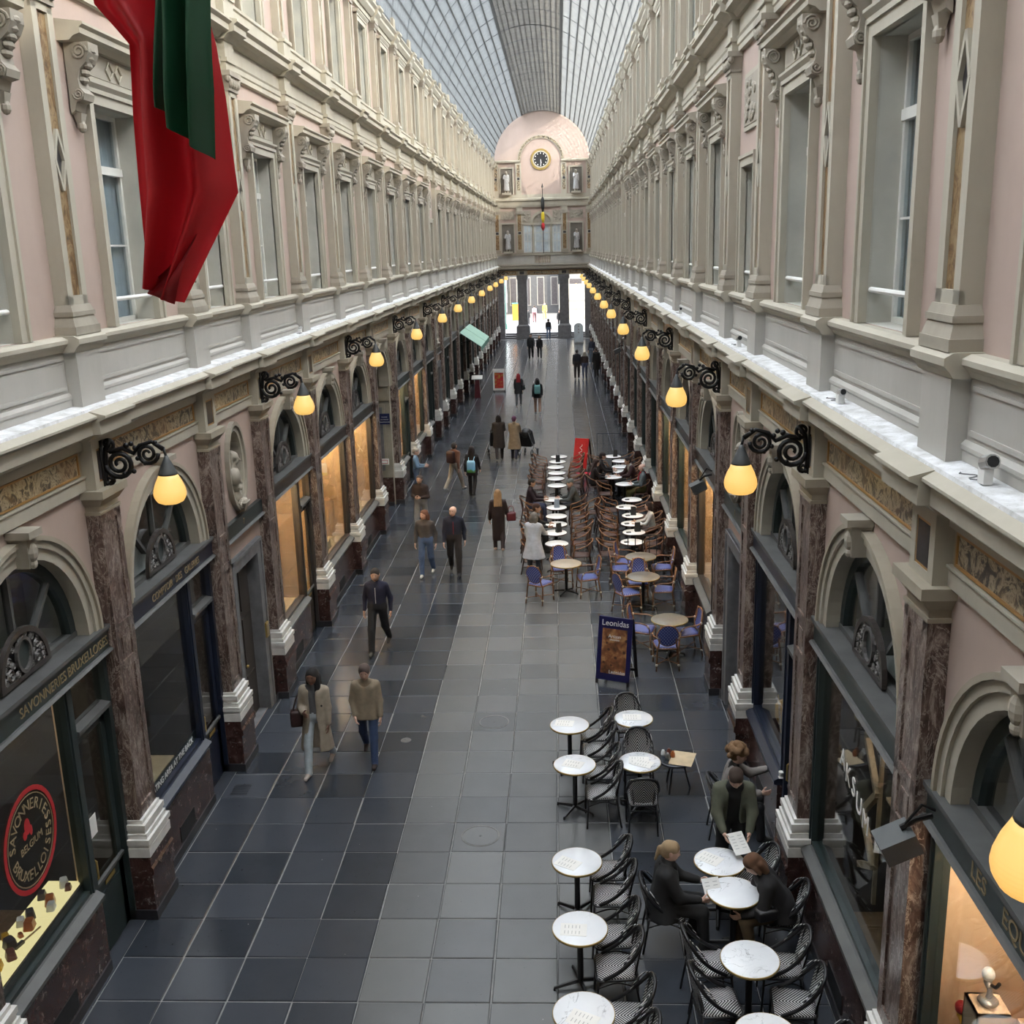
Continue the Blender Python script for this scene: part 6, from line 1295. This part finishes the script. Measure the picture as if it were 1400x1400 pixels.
plain('bag_teal', (.16,.36,.36), .7); plain('bag_burgundy', (.12,.018,.025), .4); plain('bag_brown', (.035,.014,.012), .5); plain('bag_black', (.012,.012,.013), .45)
def tote_mat():
    t = NT('tote_print'); z = t.n('ShaderNodeSeparateXYZ'); t.l(t.obj(), z.inputs[0]); n = t.noise(t.obj(), 9, 3)
    t.bsdf(t.ramp(t.math('ADD', z.outputs[2], t.math('MULTIPLY', n, .2)), [(.0,(.10,.28,.05)),(.17,(.13,.35,.08)),(.2,(.20,.50,.75)),(.5,(.35,.62,.80))]), .7)
tote_mat()
bag('backpack', 'teal backpack worn by the woman in shorts', -1.12, 50.79, 1.02, 0, .15, .075, .42, 'bag_teal', ([(-.1,.05,.40),(-.1,.12,.44),(-.1,.16,.40)],[(.1,.05,.40),(.1,.12,.44),(.1,.16,.40)]))
bag('handbag', 'burgundy handbag on the arm of the blond woman', -1.38, 27.33, .82, .1, .13, .075, .23, 'bag_burgundy', ([(-.08,0,.2),(-.05,0,.38),(.05,0,.38),(.08,0,.2)],))
bag('tote_bag', 'blue and green printed tote bag on the back of the woman in black', -2.98, 33.60, .82, -.2, .14, .05, .40, 'tote_print', ([(-.08,0,.38),(-.10,.12,.52),(-.10,.2,.50)],[(.08,0,.38),(.10,.12,.52),(.10,.2,.50)]))
bag('shoulder_bag', 'dark brown shoulder bag of the woman in the trench coat', -4.22, 14.92, .80, .2, .10, .07, .26, 'bag_brown', ([(-.05,0,.25),(.02,.02,.45),(.10,.03,.58)],))
bag('backpack', 'dark backpack worn by the man in the brown jacket', -3.72, 34.38, 1.0, -.5, .15, .08, .40, 'bag_brown', ([(-.1,.05,.38),(-.1,.12,.44),(-.1,.16,.40)],))
bag('handbag', 'black handbag in the lap of the woman leaning over the table', 2.22, 10.36, .60, .3, .13, .07, .12, 'bag_black', ([(-.08,0,.12),(0,.02,.19),(.08,0,.12)],))
bag('handbag', 'dark green shoulder bag of the woman with red hair', -1.87, 53.8, .85, 0, .07, .10, .25, 'shop_green', ([(0,-.05,.24),(-.03,0,.5),(0,.05,.24)],))
def pram(x, y, rz, lb):
    e = tag(ob('pushchair', None, None, (x, y, 0), rz), lb, 'pushchair'); b = MB(); b.add([(-.22,-.25,.40),(.22,-.25,.40),(.20,.30,.42),(-.20,.30,.42),(-.22,-.38,.95),(.22,-.38,.95),(.2,-.05,1.02),(-.2,-.05,1.02)], [(0,1,2,3),(0,1,5,4),(4,5,6,7),(0,4,7,3),(1,2,6,5)], 'bag_black'); ob('seat', b.mesh('seat'), e)
    b = MB(); b.ell((0,-.18,.92),.23,.26,.20,'bag_black',12,8); ob('hood', b.mesh('hood', True), e)
    for sg in (-1, 1):
        b = MB(); b.tube([(sg*.24,-.62,1.02),(sg*.24,-.30,.62),(sg*.24,.38,.14)],.015,6,'steel'); b.tube([(sg*.24,-.30,.12),(sg*.24,.05,.45)],.015,6,'steel'); ob('frame', b.mesh('frame'), e)
        for yy, r in ((-.32,.13),(.38,.10)): b = MB(); b.tube([(sg*.26,yy+r*math.cos(a),r+.02+r*math.sin(a)) for a in [2*PI*k/14 for k in range(14)]],.02,6,'black_matte',True); b.tube([(sg*.235,yy,r+.02),(sg*.285,yy,r+.02)],.03,6,'steel'); ob('wheel', b.mesh('wheel', True), e)
    b = MB(); b.tube([(-.24,-.62,1.02),(.24,-.62,1.02)],.018,6,'black_matte'); ob('handle', b.mesh('handle'), e)
pram(-2.62, 40.75, .15, 'dark pushchair with pale toy, pushed by the person in brown'.replace(' with pale toy', '')); pram(-1.30, 40.50, -.3, 'dark pushchair pushed by the person in the beige coat')

# ------------------------------------------------------------------ boards, barrier, lectern
def poster_mat():
    t = NT('poster_choc'); p = t.obj(); v = t.voro(t.mapping(p, (1,1,1)), 7.5); n = t.noise(p, 4, 4, .6, .5); x = t.n('ShaderNodeSeparateXYZ'); t.l(p, x.inputs[0])
    base = t.ramp(n, [(.35,(.05,.018,.010)),(.5,(.20,.075,.03)),(.62,(.42,.22,.09)),(.75,(.16,.10,.03))]); t.bsdf(t.mix(t.ramp(v, [(.18,1),(.26,0)]), base, (.06,.02,.012)), .4)
    t = NT('poster_red'); p = t.obj(); n = t.noise(p, 6, 4, .6, .6); t.bsdf(t.ramp(n, [(.5,(.40,.012,.018)),(.58,(.35,.10,.02)),(.66,(.45,.30,.05)),(.75,(.12,.16,.03))]), .4)
poster_mat(); plain('board_navy', (.008,.008,.065), .35); plain('board_red', (.50,.010,.014), .4); plain('mat_red', (.55,.02,.05), .8); plain('frame_white', (.70,.66,.62), .4); plain('board_white', (.68,.74,.77), .4)
def a_board(name, x, y, rz, w, h, lb, panel, frame, lean=.18, splay=.5, legs=.08):
    e = tag(ob(name, None, None, (x, y, 0), rz), lb, 'sign board'); zt = h; hw = w/2
    def tiltbox(x0, x1, z0, z1, t0, t1, sg, mat):      # thin box on the leaning plane, sg=-1 front leaf
        f = lambda z, t: sg*(.5*splay*(1-z/zt))+sg*t
        b = MB(); b.add([(xx, f(z, t), z) for t in (t0, t1) for xx, z in ((x0,z0),(x1,z0),(x1,z1),(x0,z1))], [(0,1,2,3),(4,5,6,7),(0,1,5,4),(1,2,6,5),(2,3,7,6),(3,0,4,7)], mat); return b
    ob('front_board', tiltbox(-hw, hw, legs, zt, 0, .03, -1, frame).mesh('front_board'), e)
    ob('poster', tiltbox(-hw*.74, hw*.74, legs+h*.10, zt*.83, .03, .034, -1, panel).mesh('poster'), e)
    for xx in (-hw, hw-.05): ob('leg', tiltbox(xx, xx+.05, 0, legs+.02, 0, .03, -1, 'black_matte').mesh('leg'), e); ob('rear_leg', tiltbox(xx, xx+.06, 0, zt, 0, .03, 1, 'black_matte').mesh('rear_leg'), e)
    ob('rear_rail', tiltbox(-hw, hw, .12, .18, 0, .03, 1, 'black_matte').mesh('rear_rail'), e); return e, tiltbox
e, tbx = a_board('sign_board', .98, 18.45, -.38, .66, 1.25, 'navy blue folding sign board with chocolate poster lettered Leonidas', 'poster_choc', 'board_navy')
for tx, z_, sz, u in (('Leonidas', 1.14, .15, 0), ('Leonidas', .24, .09, .08), ('Artisan', .90, .085, 0), ('chocolats', .84, .05, 0)):
    fy_ = lambda z: -(.25*(1-z/1.25))-.036; ob('board_lettering', text_mesh(tx, sz, 'white_paint', .002, lambda a, b_, c_: (a+u, fy_(z_+b_)-c_, z_+b_)), e)
a_board('sign_board', -3.48, 59.5, 0, .68, 1.30, 'red poster board in a white frame standing in the aisle', 'poster_red', 'frame_white', splay=.25)
e, tbx = a_board('sign_board', .78, 37.7, -.45, .55, 1.15, 'red folding board with white vertical writing beside the red mat', 'board_red', 'board_red', splay=.6)
sq = MB(); rr = random.Random(5); pts = [(.06*math.sin(k*1.9)+.02*rr.uniform(-1,1), .28+.06*k) for k in range(12)]; sq.tube([(x_, -(.30*(1-z_/1.15))-.04, z_) for x_, z_ in pts], .011, 5, 'white_paint'); ob('vertical_writing', sq.mesh('vertical_writing'), e)
b = MB(); b.box(-.33,.33,-.22,.22,0,.012,'mat_red'); tag(ob('floor_mat', b.mesh('floor_mat'), None, (.86,36.9,.001), .05), 'bright red mat on the floor before the red folding board', 'mat')
e = tag(ob('sign_board', None, None, (1.62, 88.8, 0)), 'tall pale blue sign board with rounded top near the portal', 'sign board'); b = MB(); ol = [(-.38,.12),(.38,.12)]+[(.38*math.cos(PI*k/12),1.35+.32*math.sin(PI*k/12)) for k in range(13)]; n = len(ol)
b.add([(x_,-.03,z_) for x_,z_ in ol]+[(x_,.03,z_) for x_,z_ in ol], [tuple(range(n)), tuple(range(2*n-1,n-1,-1))]+[(k,(k+1)%n,n+(k+1)%n,n+k) for k in range(n)], 'board_white'); ob('panel', b.mesh('panel'), e)
b = MB(); b.box(-.42,.42,-.2,.2,0,.12,'steel'); ob('foot', b.mesh('foot'), e)
for z_ in (1.4, 1.15, .9): b = MB(); b.ell((0,-.034,z_),.07,.006,.07,'print_grey',10,6); ob('emblem', b.mesh('emblem'), e)
def barrier(x0, x1, y, lb):
    e = tag(ob('barrier', None, None, ((x0+x1)/2, y, 0)), lb, 'barrier'); h = (x1-x0)/2
    for z in (1.0, .15): b = MB(); b.tube([(-h,0,z),(h,0,z)],.015,6,'iron'); ob('rail', b.mesh('rail'), e)
    n = 6
    for k in range(n): u = -h+2*h*k/(n-1); b = MB(); b.tube([(u,0,0 if k in (0, n-1) else .15),(u,0,1.0)],.012,5,'iron'); ob('bar', b.mesh('bar'), e)
barrier(1.38, 2.52, 39.5, 'low black railing closing the far end of the cafe rows'); barrier(1.62, 2.5, 24.98, 'low black railing between the white tables and the blue chairs')
e = tag(ob('lectern', None, None, (-4.55, 57.2, 0)), 'dark red menu lectern with open white menu below the awning', 'lectern'); b = MB(); b.taper((0,0),(.16,.16,0),(.12,.12,1.0),'bag_burgundy'); ob('stand', b.mesh('stand'), e); b = MB(); b.add([(-.3,-.22,1.02),(.3,-.22,1.02),(.3,.18,1.18),(-.3,.18,1.18),(-.3,-.22,1.05),(.3,-.22,1.05),(.3,.18,1.21),(-.3,.18,1.21)],[(0,3,2,1),(4,5,6,7),(0,1,5,4),(1,2,6,5),(2,3,7,6),(3,0,4,7)],'paper'); ob('open_menu', b.mesh('open_menu'), e)
# manhole covers and floor drain
def cover(x, y, r, lb):
    e = tag(ob('manhole_cover', None, None, (x, y, 0)), lb, 'manhole cover'); b = MB(); b.lathe([(r*.9,.0015),(r*.9,.003)],36,'slate_light'); ob('plate', b.mesh('plate'), e); b = MB(); b.lathe([(r*.93,.001),(r*.93,.004),(r,.004),(r,.001)],36,'iron_grey',cap=False); ob('ring', b.mesh('ring'), e); b = MB(); b.lathe([(.02,.003),(.018,.005)],10,'black_matte'); ob('lift_hole', b.mesh('lift_hole'), e)
cover(-1.22, 13.04, .27, 'larger round manhole cover in the pale paving, opposite the marble tables'); cover(-1.24, 16.66, .26, 'fainter round manhole cover in the pale paving, level with the sign board')
b = MB(); b.lathe([(.09,.001),(.085,.008),(.05,.010),(.03,.010)],20,'iron_grey'); tag(ob('floor_drain', b.mesh('floor_drain'), None, (-2.69,15.98,0)), 'small round steel drain in the dark paving', 'drain')
for x, y, lb in ((-5.02,14.35,'dark iron grating in the paving below the bust niche'),(-4.95,20.9,'dark iron grating in the paving before the warm shop door')):
    e = tag(ob('floor_grating', None, None, (x, y, 0)), lb, 'grating')
    for k in range(7): b = MB(); b.box(-.13,.13,-.15+.05*k-.008,-.15+.05*k+.008,.0015,.004,'iron'); ob('bar', b.mesh('bar'), e)
b = MB(); b.tube([(0,0,0),(0,0,.015)],.035,10,'paper'); b.box(-.035,.035,-.035,.035,0,.004,'paper'); b.lathe([(.026,0),(.036,.08),(.038,.085)],14,'paper'); tag(ob('cup', b.mesh('cup', True), None, (sx('R',.09),12.75,1.045)), 'white cup standing on the sill before the curly haired woman', 'cup')

# ------------------------------------------------------------------ flags hanging close to the viewpoint
def flag_mat(name, c):
    t = NT(name); b = t.n('ShaderNodeBsdfPrincipled'); b.inputs['Base Color'].default_value = (*c, 1); b.inputs['Roughness'].default_value = .55
    tr = t.n('ShaderNodeBsdfTranslucent'); tr.inputs[0].default_value = (*c, 1); m = t.n('ShaderNodeMixShader'); m.inputs[0].default_value = .35; t.l(b.outputs[0], m.inputs[1]); t.l(tr.outputs[0], m.inputs[2]); t.l(m.outputs[0], t.out.inputs[0])
flag_mat('flag_red', (.42,.012,.018)); flag_mat('flag_green', (.012,.075,.035)); flag_mat('flag_red_hem', (.22,.006,.010))
def px3(x, y, Y):
    d = cf_+cr_*((x-700)/F_PX)-cu_*((y-700)/F_PX); t = (Y-CAM.y)/d.y; return CAM+d*t
def cloth_sheet(b, left, right, nrow, ncol, fold, ph, mat, amp, z_ext=None):
    """left/right: lists of (X,Z) edges top to bottom; folds displace along Y"""
    def samp(P, t):
        f = t*(len(P)-1); i = min(int(f), len(P)-2); u = f-i; return (P[i][0]+(P[i+1][0]-P[i][0])*u, P[i][1]+(P[i+1][1]-P[i][1])*u)
    vs = []
    for j in range(nrow+1):
        t = j/nrow; l = samp(left, t); r = samp(right, t)
        for i in range(ncol+1):
            u = i/ncol; vs.append((l[0]+(r[0]-l[0])*u, amp*math.sin(fold*u+ph+.8*t)+.03*math.sin(5*t+2*u), l[1]+(r[1]-l[1])*u))
    b.add(vs, [(j*(ncol+1)+i, j*(ncol+1)+i+1, (j+1)*(ncol+1)+i+1, (j+1)*(ncol+1)+i) for j in range(nrow) for i in range(ncol)], mat)
YF = 4.3
def P2(pts, dy=0.): return [((lambda p: (p.x, p.z))(px3(x, y, YF+dy))) for x, y in pts]
fl = tag(ob('hanging_flag', None, None, (0, YF, 0)), 'red and green flag hanging in folds from a pole above', 'flag')
b = MB(); cloth_sheet(b, P2([(95,-130),(118,0),(165,55),(172,150),(184,260),(197,385)]), P2([(262,-130),(272,0),(290,60),(303,130),(318,262),(240,416)]), 40, 40, 13, .4, 'flag_red', .085); ob('red_field', b.mesh('red_field', True), fl)
b = MB(); cloth_sheet(b, P2([(196,395),(199,398),(203,402)], -.05), P2([(270,318),(258,362),(240,416)], -.05), 10, 10, 4, .2, 'flag_red_hem', .03); b.xf(lambda x, y, z: (x, y-.05, z)); ob('turned_hem', b.mesh('turned_hem', True), fl)
b = MB(); cloth_sheet(b, P2([(196,-130),(202,0),(208,80),(213,146)], -.12), P2([(232,-130),(236,0),(237,100),(233,156)], -.12), 24, 14, 6, 1.5, 'flag_green', .05); b.xf(lambda x, y, z: (x, y-.12, z)); ob('green_fold', b.mesh('green_fold', True), fl)
b = MB(); cloth_sheet(b, P2([(214,-130),(218,0),(227,90),(236,174)], -.2), P2([(276,-130),(281,0),(287,120),(284,216)], -.2), 30, 30, 11, 2.6, 'flag_green', .075); b.xf(lambda x, y, z: (x, y-.2, z)); ob('green_field', b.mesh('green_field', True), fl)
# the pole it hangs from, fixed to the end wall
pa = px3(190, -135, YF); e = tag(ob('flag_pole', None, None, (pa.x, -2.0, pa.z+.02)), 'white flag pole fixed to the end wall above the viewpoint', 'pole'); b = MB(); b.tube([(0,0,.1),(0,YF+2.4,.03)],.025,8,'white_paint'); ob('pole', b.mesh('pole'), e); b = MB(); b.ell((0,YF+2.42,.03),.045,.045,.045,'gold',10,8); ob('finial', b.mesh('finial', True), e)
# small national flag on a standing pole at the far wall
plain('flag_black', (.012,.012,.012), .7); plain('flag_yellow', (.55,.42,.02), .7); plain('flag_r', (.40,.015,.02), .7)
e = tag(ob('wall_flag', None, None, (XM+.1, YEND-.55, 7.4)), 'furled black yellow and red flag on a pole at the far wall', 'flag'); b = MB(); b.tube([(0,0,0),(0,0,5.4)],.03,8,'black_matte'); b.lathe([(.0,5.4),(.09,5.5),(.0,5.85)],8,'black_matte',cap=False); ob('pole', b.mesh('pole'), e)
for z0, z1, m_, nm_ in ((3.4,4.7,'flag_black','black_band'),(2.5,3.5,'flag_yellow','yellow_band'),(1.9,2.6,'flag_r','red_band')): b = MB(); b.lathe([(.06,z0),(.16,(z0+z1)/2-.1),(.14,z1-.2),(.05,z1)],10,m_); ob(nm_, b.mesh(nm_, True), e)

# ------------------------------------------------------------------ carved figures
stt, _, _ = figure('statue', height=1.75, hair='long', carved=True, res=.03, head_res=.02, coat=((.4,.4,.4), .15, .05, 0), armR=(.5,.2,1.2,.3)); stt.children[-1].data.materials[0] = M['carved']
n0 = 0
for sg in (-1, 1):
    for z0, z1 in ((7.5,9.9),(12.4,14.5)):
        o = stt if n0 == 0 else copy_tree(stt); n0 += 1; o.location = (XM+sg*2.98, YEND-.32, z0+.12); o.rotation_euler = (0,0,PI+.2*sg); tag(o, '%s draped stone statue of the far wall, %s' % ('upper' if z0 > 10 else 'lower', 'on the awning side' if sg < 0 else 'on the cafe side'), 'statue')
        b = MB(); b.box(XM+sg*2.98-.4,XM+sg*2.98+.4,YEND-.55,YEND-.05,z0-.05,z0+.12,'cream'); ob('statue_base', b.mesh('statue_base'), wf)
bp = [('c',V3(-.12,0,.0),V3(.12,0,.0),.14,.14,.8,0),('c',V3(-.05,0,-.16),V3(.05,0,-.16),.13,.10,.8,0),('c',V3(0,0,.1),V3(0,.01,.24),.06,.055,1,0),('c',V3(0,-.015,.33),V3(0,.02,.32),.095,.085,1,0),('c',V3(0,.03,.24),V3(0,.05,.23),.055,.05,1,0),('c',V3(0,.09,.30),V3(0,.12,.26),.015,.018,1,0),('c',V3(-.07,-.04,.30),V3(-.09,-.03,.08),.04,.03,1,0),('c',V3(.07,-.04,.30),V3(.09,-.03,.08),.04,.03,1,0),('c',V3(0,0,-.25),V3(0,0,-.34),.08,.12,1,0)]
rb = random.Random(4); bp += [('c',V3(.085*math.cos(a),-.02+.09*math.sin(a),.33+e),V3(.095*math.cos(a),-.02+.10*math.sin(a),.26+e),.028,.022,1,0) for a, e in [(rb.uniform(PI*.95,PI*2.05), rb.uniform(-.08,.09)) for _ in range(22)]]+[('c',V3(-.2,.03,-.02),V3(.12,.10,-.2),.03,.03,1,0),('c',V3(.2,.03,.0),V3(-.02,.11,-.14),.03,.03,1,0),('c',V3(-.05,.1,-.05),V3(.1,.08,.03),.022,.022,1,0)]
BUST = sdf_mesh('bust', [polygonise(bp, .014, .015)], ['carved'])
for s in SIDES:
    for i, (a, b_) in enumerate(BAYS):
        if NARROW[i]:
            o = ob('bust', BUST, None, (sx(s, .03), (a+b_)/2, 4.46), (-PI/2 if s == 'L' else PI/2)+.35*(1 if s == 'L' else -1)); tag(o, 'carved stone bust in the oval niche %s' % (('above the brown door beside COMPTOIR' if s == 'L' else 'above the stone door by the cafe') if i < 8 else '%s past the one %s' % ('next' if i < 15 else 'second', 'beside COMPTOIR' if s == 'L' else 'by the cafe')), 'bust')

# ------------------------------------------------------------------ street scene beyond the portal
plain('facade_pale', (.15,.148,.136), .8, var=.1); plain('facade_grey', (.035,.037,.04), .8, var=.15); plain('van_white', (.72,.72,.70), .4); plain('scaffold_sheet', (.22,.21,.18), .8); plain('kiosk_green', (.05,.22,.17), .6)
def facade(x0, x1, y, h, m, lb, cols, rows, zb=.47):
    e = tag(ob('building', None, None, ((x0+x1)/2, y, zb)), lb, 'building'); hw = (x1-x0)/2; b = MB(); b.box(-hw,hw,0,4,0,h,m); ob('wall', b.mesh('wall'), e)
    for r in range(rows):
        for c in range(cols):
            u = -hw+2*hw*(c+.5)/cols; z = .9+r*(h-1.0)/rows; w = hw/cols*.55; hh = (h-1.0)/rows*.68; b = MB(); b.box(u-w,u+w,-.06,0,z,z+hh,'facade_pale'); f = ob('window', b.mesh('window'), e); b = MB(); b.box(u-w+.1,u+w-.1,-.08,-.05,z+.1,z+hh-.1,'dark_stone'); ob('pane', b.mesh('pane'), f)
facade(-14, -6.2, 121, 16, 'facade_pale', 'pale street front beyond the opening on the awning side', 3, 4); facade(-6.0, .3, 123, 20, 'facade_grey', 'grey street front with tall windows straight beyond the portal', 4, 4); facade(.5, 12, 121, 19, 'facade_pale', 'pale street front beyond the opening on the cafe side', 4, 4)
b = MB(); b.box(-3,3,-.1,.1,0,3.6,'scaffold_sheet')
e = tag(ob('hoarding', None, None, (3.0, 112, .47)), 'cream construction hoarding beyond the right hand opening'.replace('right hand', 'cafe side'), 'hoarding'); ob('sheet', b.mesh('sheet'), e)
for z in (1.0, 1.9): b = MB(); b.box(-3,3,-.14,-.1,z,z+.06,'stone_grey'); ob('rail', b.mesh('rail'), e)
plain('tower_orange', (.75,.25,.03), .6); plain('tower_red', (.45,.03,.04), .6); plain('tower_blue', (.02,.12,.50), .6)
def tower(x, y, z, lb, cols):
    e = tag(ob('street_sculpture', None, None, (x, y, z)), lb, 'sculpture'); zz = 0
    for k, m_ in enumerate(cols): r = .55-.09*k; b = MB(); b.lathe([(r,zz),(r*1.05,zz+.1),(r*.85,zz+.9),(r*.8,zz+1.0)],12,m_); ob('block', b.mesh('block', 'auto'), e); zz += 1.0
    b = MB(); b.ell((0,0,zz+.15),.22,.22,.28,cols[-1],10,8); ob('top', b.mesh('top', True), e)
tower(.7, 115, .47, 'tall sculpture of stacked blue, red and orange blocks in the street', ['tower_blue','tower_red','tower_orange']); tower(1.95, 118, .47, 'stacked red and orange block sculpture behind the hoarding', ['tower_red','tower_red','tower_orange'])
e = tag(ob('parked_car', None, None, (-6.3, 104, .47), .2), 'white car parked beyond the opening on the awning side', 'car')
b = MB(); b.add([(-.85,-2,.35),(.85,-2,.35),(.85,2,.35),(-.85,2,.35),(-.85,-2,.85),(.85,-2,.85),(.85,2,.9),(-.85,2,.9),(-.7,-1.5,1.45),(.7,-1.5,1.45),(.7,.7,1.45),(-.7,.7,1.45),(.8,1.2,.92),(-.8,1.2,.92)], [(0,3,2,1),(0,1,5,4),(1,2,6,5),(2,3,7,6),(3,0,4,7),(4,5,9,8),(8,9,10,11),(10,12,13,11),(12,6,7,13),(5,6,12,10,9),(4,8,11,13,7)], 'van_white'); ob('body', b.mesh('body'), e)
for sg in (-1, 1):
    for yy in (-1.25, 1.3): b = MB(); b.tube([(sg*.72,yy,.32),(sg*.9,yy,.32)],.32,14,'black_matte'); ob('wheel', b.mesh('wheel'), e)
b = MB(); b.add([(-.66,-1.62,1.38),(.66,-1.62,1.38),(.8,-2.02,.9),(-.8,-2.02,.9)], [(0,1,2,3)], 'black_matte'); ob('window', b.mesh('window'), e)
for x, y, lb in ((-5.05, 100, 'green street pole beyond the awning side opening'), (.85, 103, 'grey street pole beyond the middle opening')):
    e = tag(ob('street_pole', None, None, (x, y, .47)), lb, 'pole'); b = MB(); b.tube([(0,0,0),(0,0,4.6)],.06,8,'kiosk_green'); ob('shaft', b.mesh('shaft'), e); b = MB(); b.lathe([(.14,0),(.10,.5)],10,'kiosk_green'); ob('foot', b.mesh('foot'), e)
b = MB(); b.box(-.3,.3,-.3,.3,0,1.7,'tower_orange'); b.box(-.34,.34,-.34,.34,1.7,1.8,'kiosk_green'); tag(ob('street_bin', b.mesh('street_bin'), None, (-4.6, 112, .47)), 'orange street cabinet with green lid beyond the portal', 'cabinet')

# ------------------------------------------------------------------ cream-lit window: plinth boxes, shelves, plain figurines
cyR1 = (BAYS[1][0]+BAYS[1][1])/2
for k, (u, d, w, h, lb) in enumerate(((-1.47,-.24,.10,.62,'low cream plinth box in the bright window carrying a colourful figurine'),(-1.18,-.30,.13,1.16,'tall cream plinth box in the bright window carrying a silvery figurine'))):
    b = MB(); b.box(-w,w,-w,w,0,.02,'room_cream'); b.box(-w,w,-w,w,h-.02,h,'room_cream'); b.box(-w,-w+.02,-w,w,0,h,'room_cream'); b.box(-w,w,w-.02,w,0,h,'room_cream'); b.box(-w,w,-w,-w+.02,0,h,'room_cream'); tag(ob('plinth_box', b.mesh('plinth_box'), None, (sx('R',d), cyR1-u, 1.02)), lb, 'plinth')
    e = tag(ob('figurine', None, None, (sx('R',d), cyR1-u, 1.02+h)), ('colourful' if k == 0 else 'silvery')+' abstract figurine on a cream plinth box in the bright window', 'figurine'); ms = ['soap_dark','soap_yellow','red_matte','soap_white'] if k == 0 else ['steel','steel','soap_white','iron']
    b = MB(); b.ell((0,0,.03),.08,.08,.035,ms[0],12,6); ob('base', b.mesh('base', True), e); b = MB(); b.tube([(0,0,.03),(.01,0,.12),(-.01,.01,.2)],[.03,.02,.035],8,ms[1]); ob('stem', b.mesh('stem', True), e); b = MB(); b.ell((-.01,.01,.26),.05,.05,.06,ms[2],12,8); ob('head', b.mesh('head', True), e)
    for sg in (-1, 1): b = MB(); b.tube([(0,0,.18),(.02,sg*.07,.2),(.03,sg*.10,.26)],.014,6,ms[3]); ob('limb', b.mesh('limb', True), e)
for z in (2.15, 2.62): b = MB(); b.box(-.85,-.45,-1.0,1.4,z,z+.05,'room_cream'); tag(ob('display_shelf', b.mesh('display_shelf'), None, (sx('R',0), cyR1, 0), PI), '%s pale wooden shelf at the back of the bright cream window' % ('lower' if z < 2.4 else 'upper'), 'shelf')
b = MB(); b.ell((0,0,.06),.16,.10,.06,'tower_blue',12,8); b.ell((0,.12,.09),.05,.05,.05,'tower_blue',8,6); b.ell((0,-.15,.10),.02,.06,.06,'tower_blue',8,6); tag(ob('figurine', b.mesh('blue_figurine', True), None, (sx('R',-.6), cyR1+.75, 2.20)), 'rounded blue ceramic figurine on the lower shelf of the bright window', 'figurine')
# warm shop goods on the left
for k, (i, u, w, h, m_, lb) in enumerate(((5,-.9,.10,.55,'wood_pale','tall pale wooden display stand in the warm shop past the bust'),(6,.4,.22,.18,'wood_pale','pale wooden plinth in the window of the shop with the white sign'),(6,-.3,.16,.30,'soap_brown','dark rounded box in the window of the shop with the white sign'),(7,.5,.2,.25,'soap_brown','brown box in the window of the shop beside the passage'))):
    a, b_ = BAYS[i]; b = MB(); b.taper((0,0),(w*.9,w,0),(w*.8,w*.9,h),m_); b.box(-w*.85,w*.85,-w*.95,w*.95,h,h+.02,m_); tag(ob('display_item', b.mesh('display_item'), None, (sx('L',-.4), (a+b_)/2+u, 1.02)), lb, 'display')
for i, u in ((6,.75),(6,.2),(5,-.5)):
    a, b_ = BAYS[i]; e = tag(ob('pendant_lamp', None, None, (sx('L',-.45), (a+b_)/2+u, 2.75 if u > .5 else 1.9)), 'small white cone pendant lamp inside %s' % ('the shop with the white sign, %s one' % ('higher' if u > .5 else 'lower') if i == 6 else 'the warm shop past the bust'), 'pendant lamp'); b = MB(); b.lathe([(.13,0),(.10,.06),(.04,.14),(.02,.17)],14,'white_paint',cap=False); ob('cone', b.mesh('cone', True), e); b = MB(); b.ell((0,0,.03),.05,.05,.04,'warm_bulb',8,6); ob('bulb', b.mesh('bulb', True), e); b = MB(); b.tube([(0,0,.17),(0,0,.78 if u > .5 else 1.62)],.005,4,'black_matte'); ob('cord', b.mesh('cord'), e)

# back-wall shelves and boxes of the warmly lit shops
plain('box_white', (.62,.58,.50), .6); plain('box_red', (.30,.05,.03), .5); plain('box_green', (.12,.16,.07), .6)
for sd, i, nm_ in (('L',5,'warm shop past the bust'),('L',6,'shop with the white sign'),('L',7,'shop beside the passage'),('R',5,'warm shop behind the blue chairs'),('R',6,'warm shop behind the grey tables'),('R',7,'warm shop behind the rattan rows')):
    a, b_ = BAYS[i]; c = (a+b_)/2
    for z, lv in ((1.75,'lower'),(2.5,'upper')):
        b = MB(); b.box(-.98,-.62,-1.3,1.3,z,z+.035,'wood_pale'); tag(ob('wall_shelf', b.mesh('wall_shelf'), None, (sx(sd,0), c, 0), 0 if sd == 'L' else PI), '%s pale shelf inside the %s' % (lv, nm_), 'shelf')
        for k in range(5):
            w, h = R.uniform(.08,.14), R.uniform(.16,.38); m_ = R.choice(['box_white','box_red','soap_brown','box_green','soap_amber']); cn = {'box_white': 'cream', 'box_red': 'red', 'soap_brown': 'dark brown', 'box_green': 'olive', 'soap_amber': 'amber'}[m_]
            b = MB(); b.box(-.12,.12,-w,w,0,h,m_); b.box(-.125,.125,-w*1.03,w*1.03,h*.82,h+.01,m_); tag(ob('gift_box', b.mesh('gift_box'), None, (sx(sd,-.8), c-1.0+.5*k, z+.035)), '%s box on the %s shelf of the %s' % (cn, lv, nm_), 'box', 'boxes in the '+nm_)
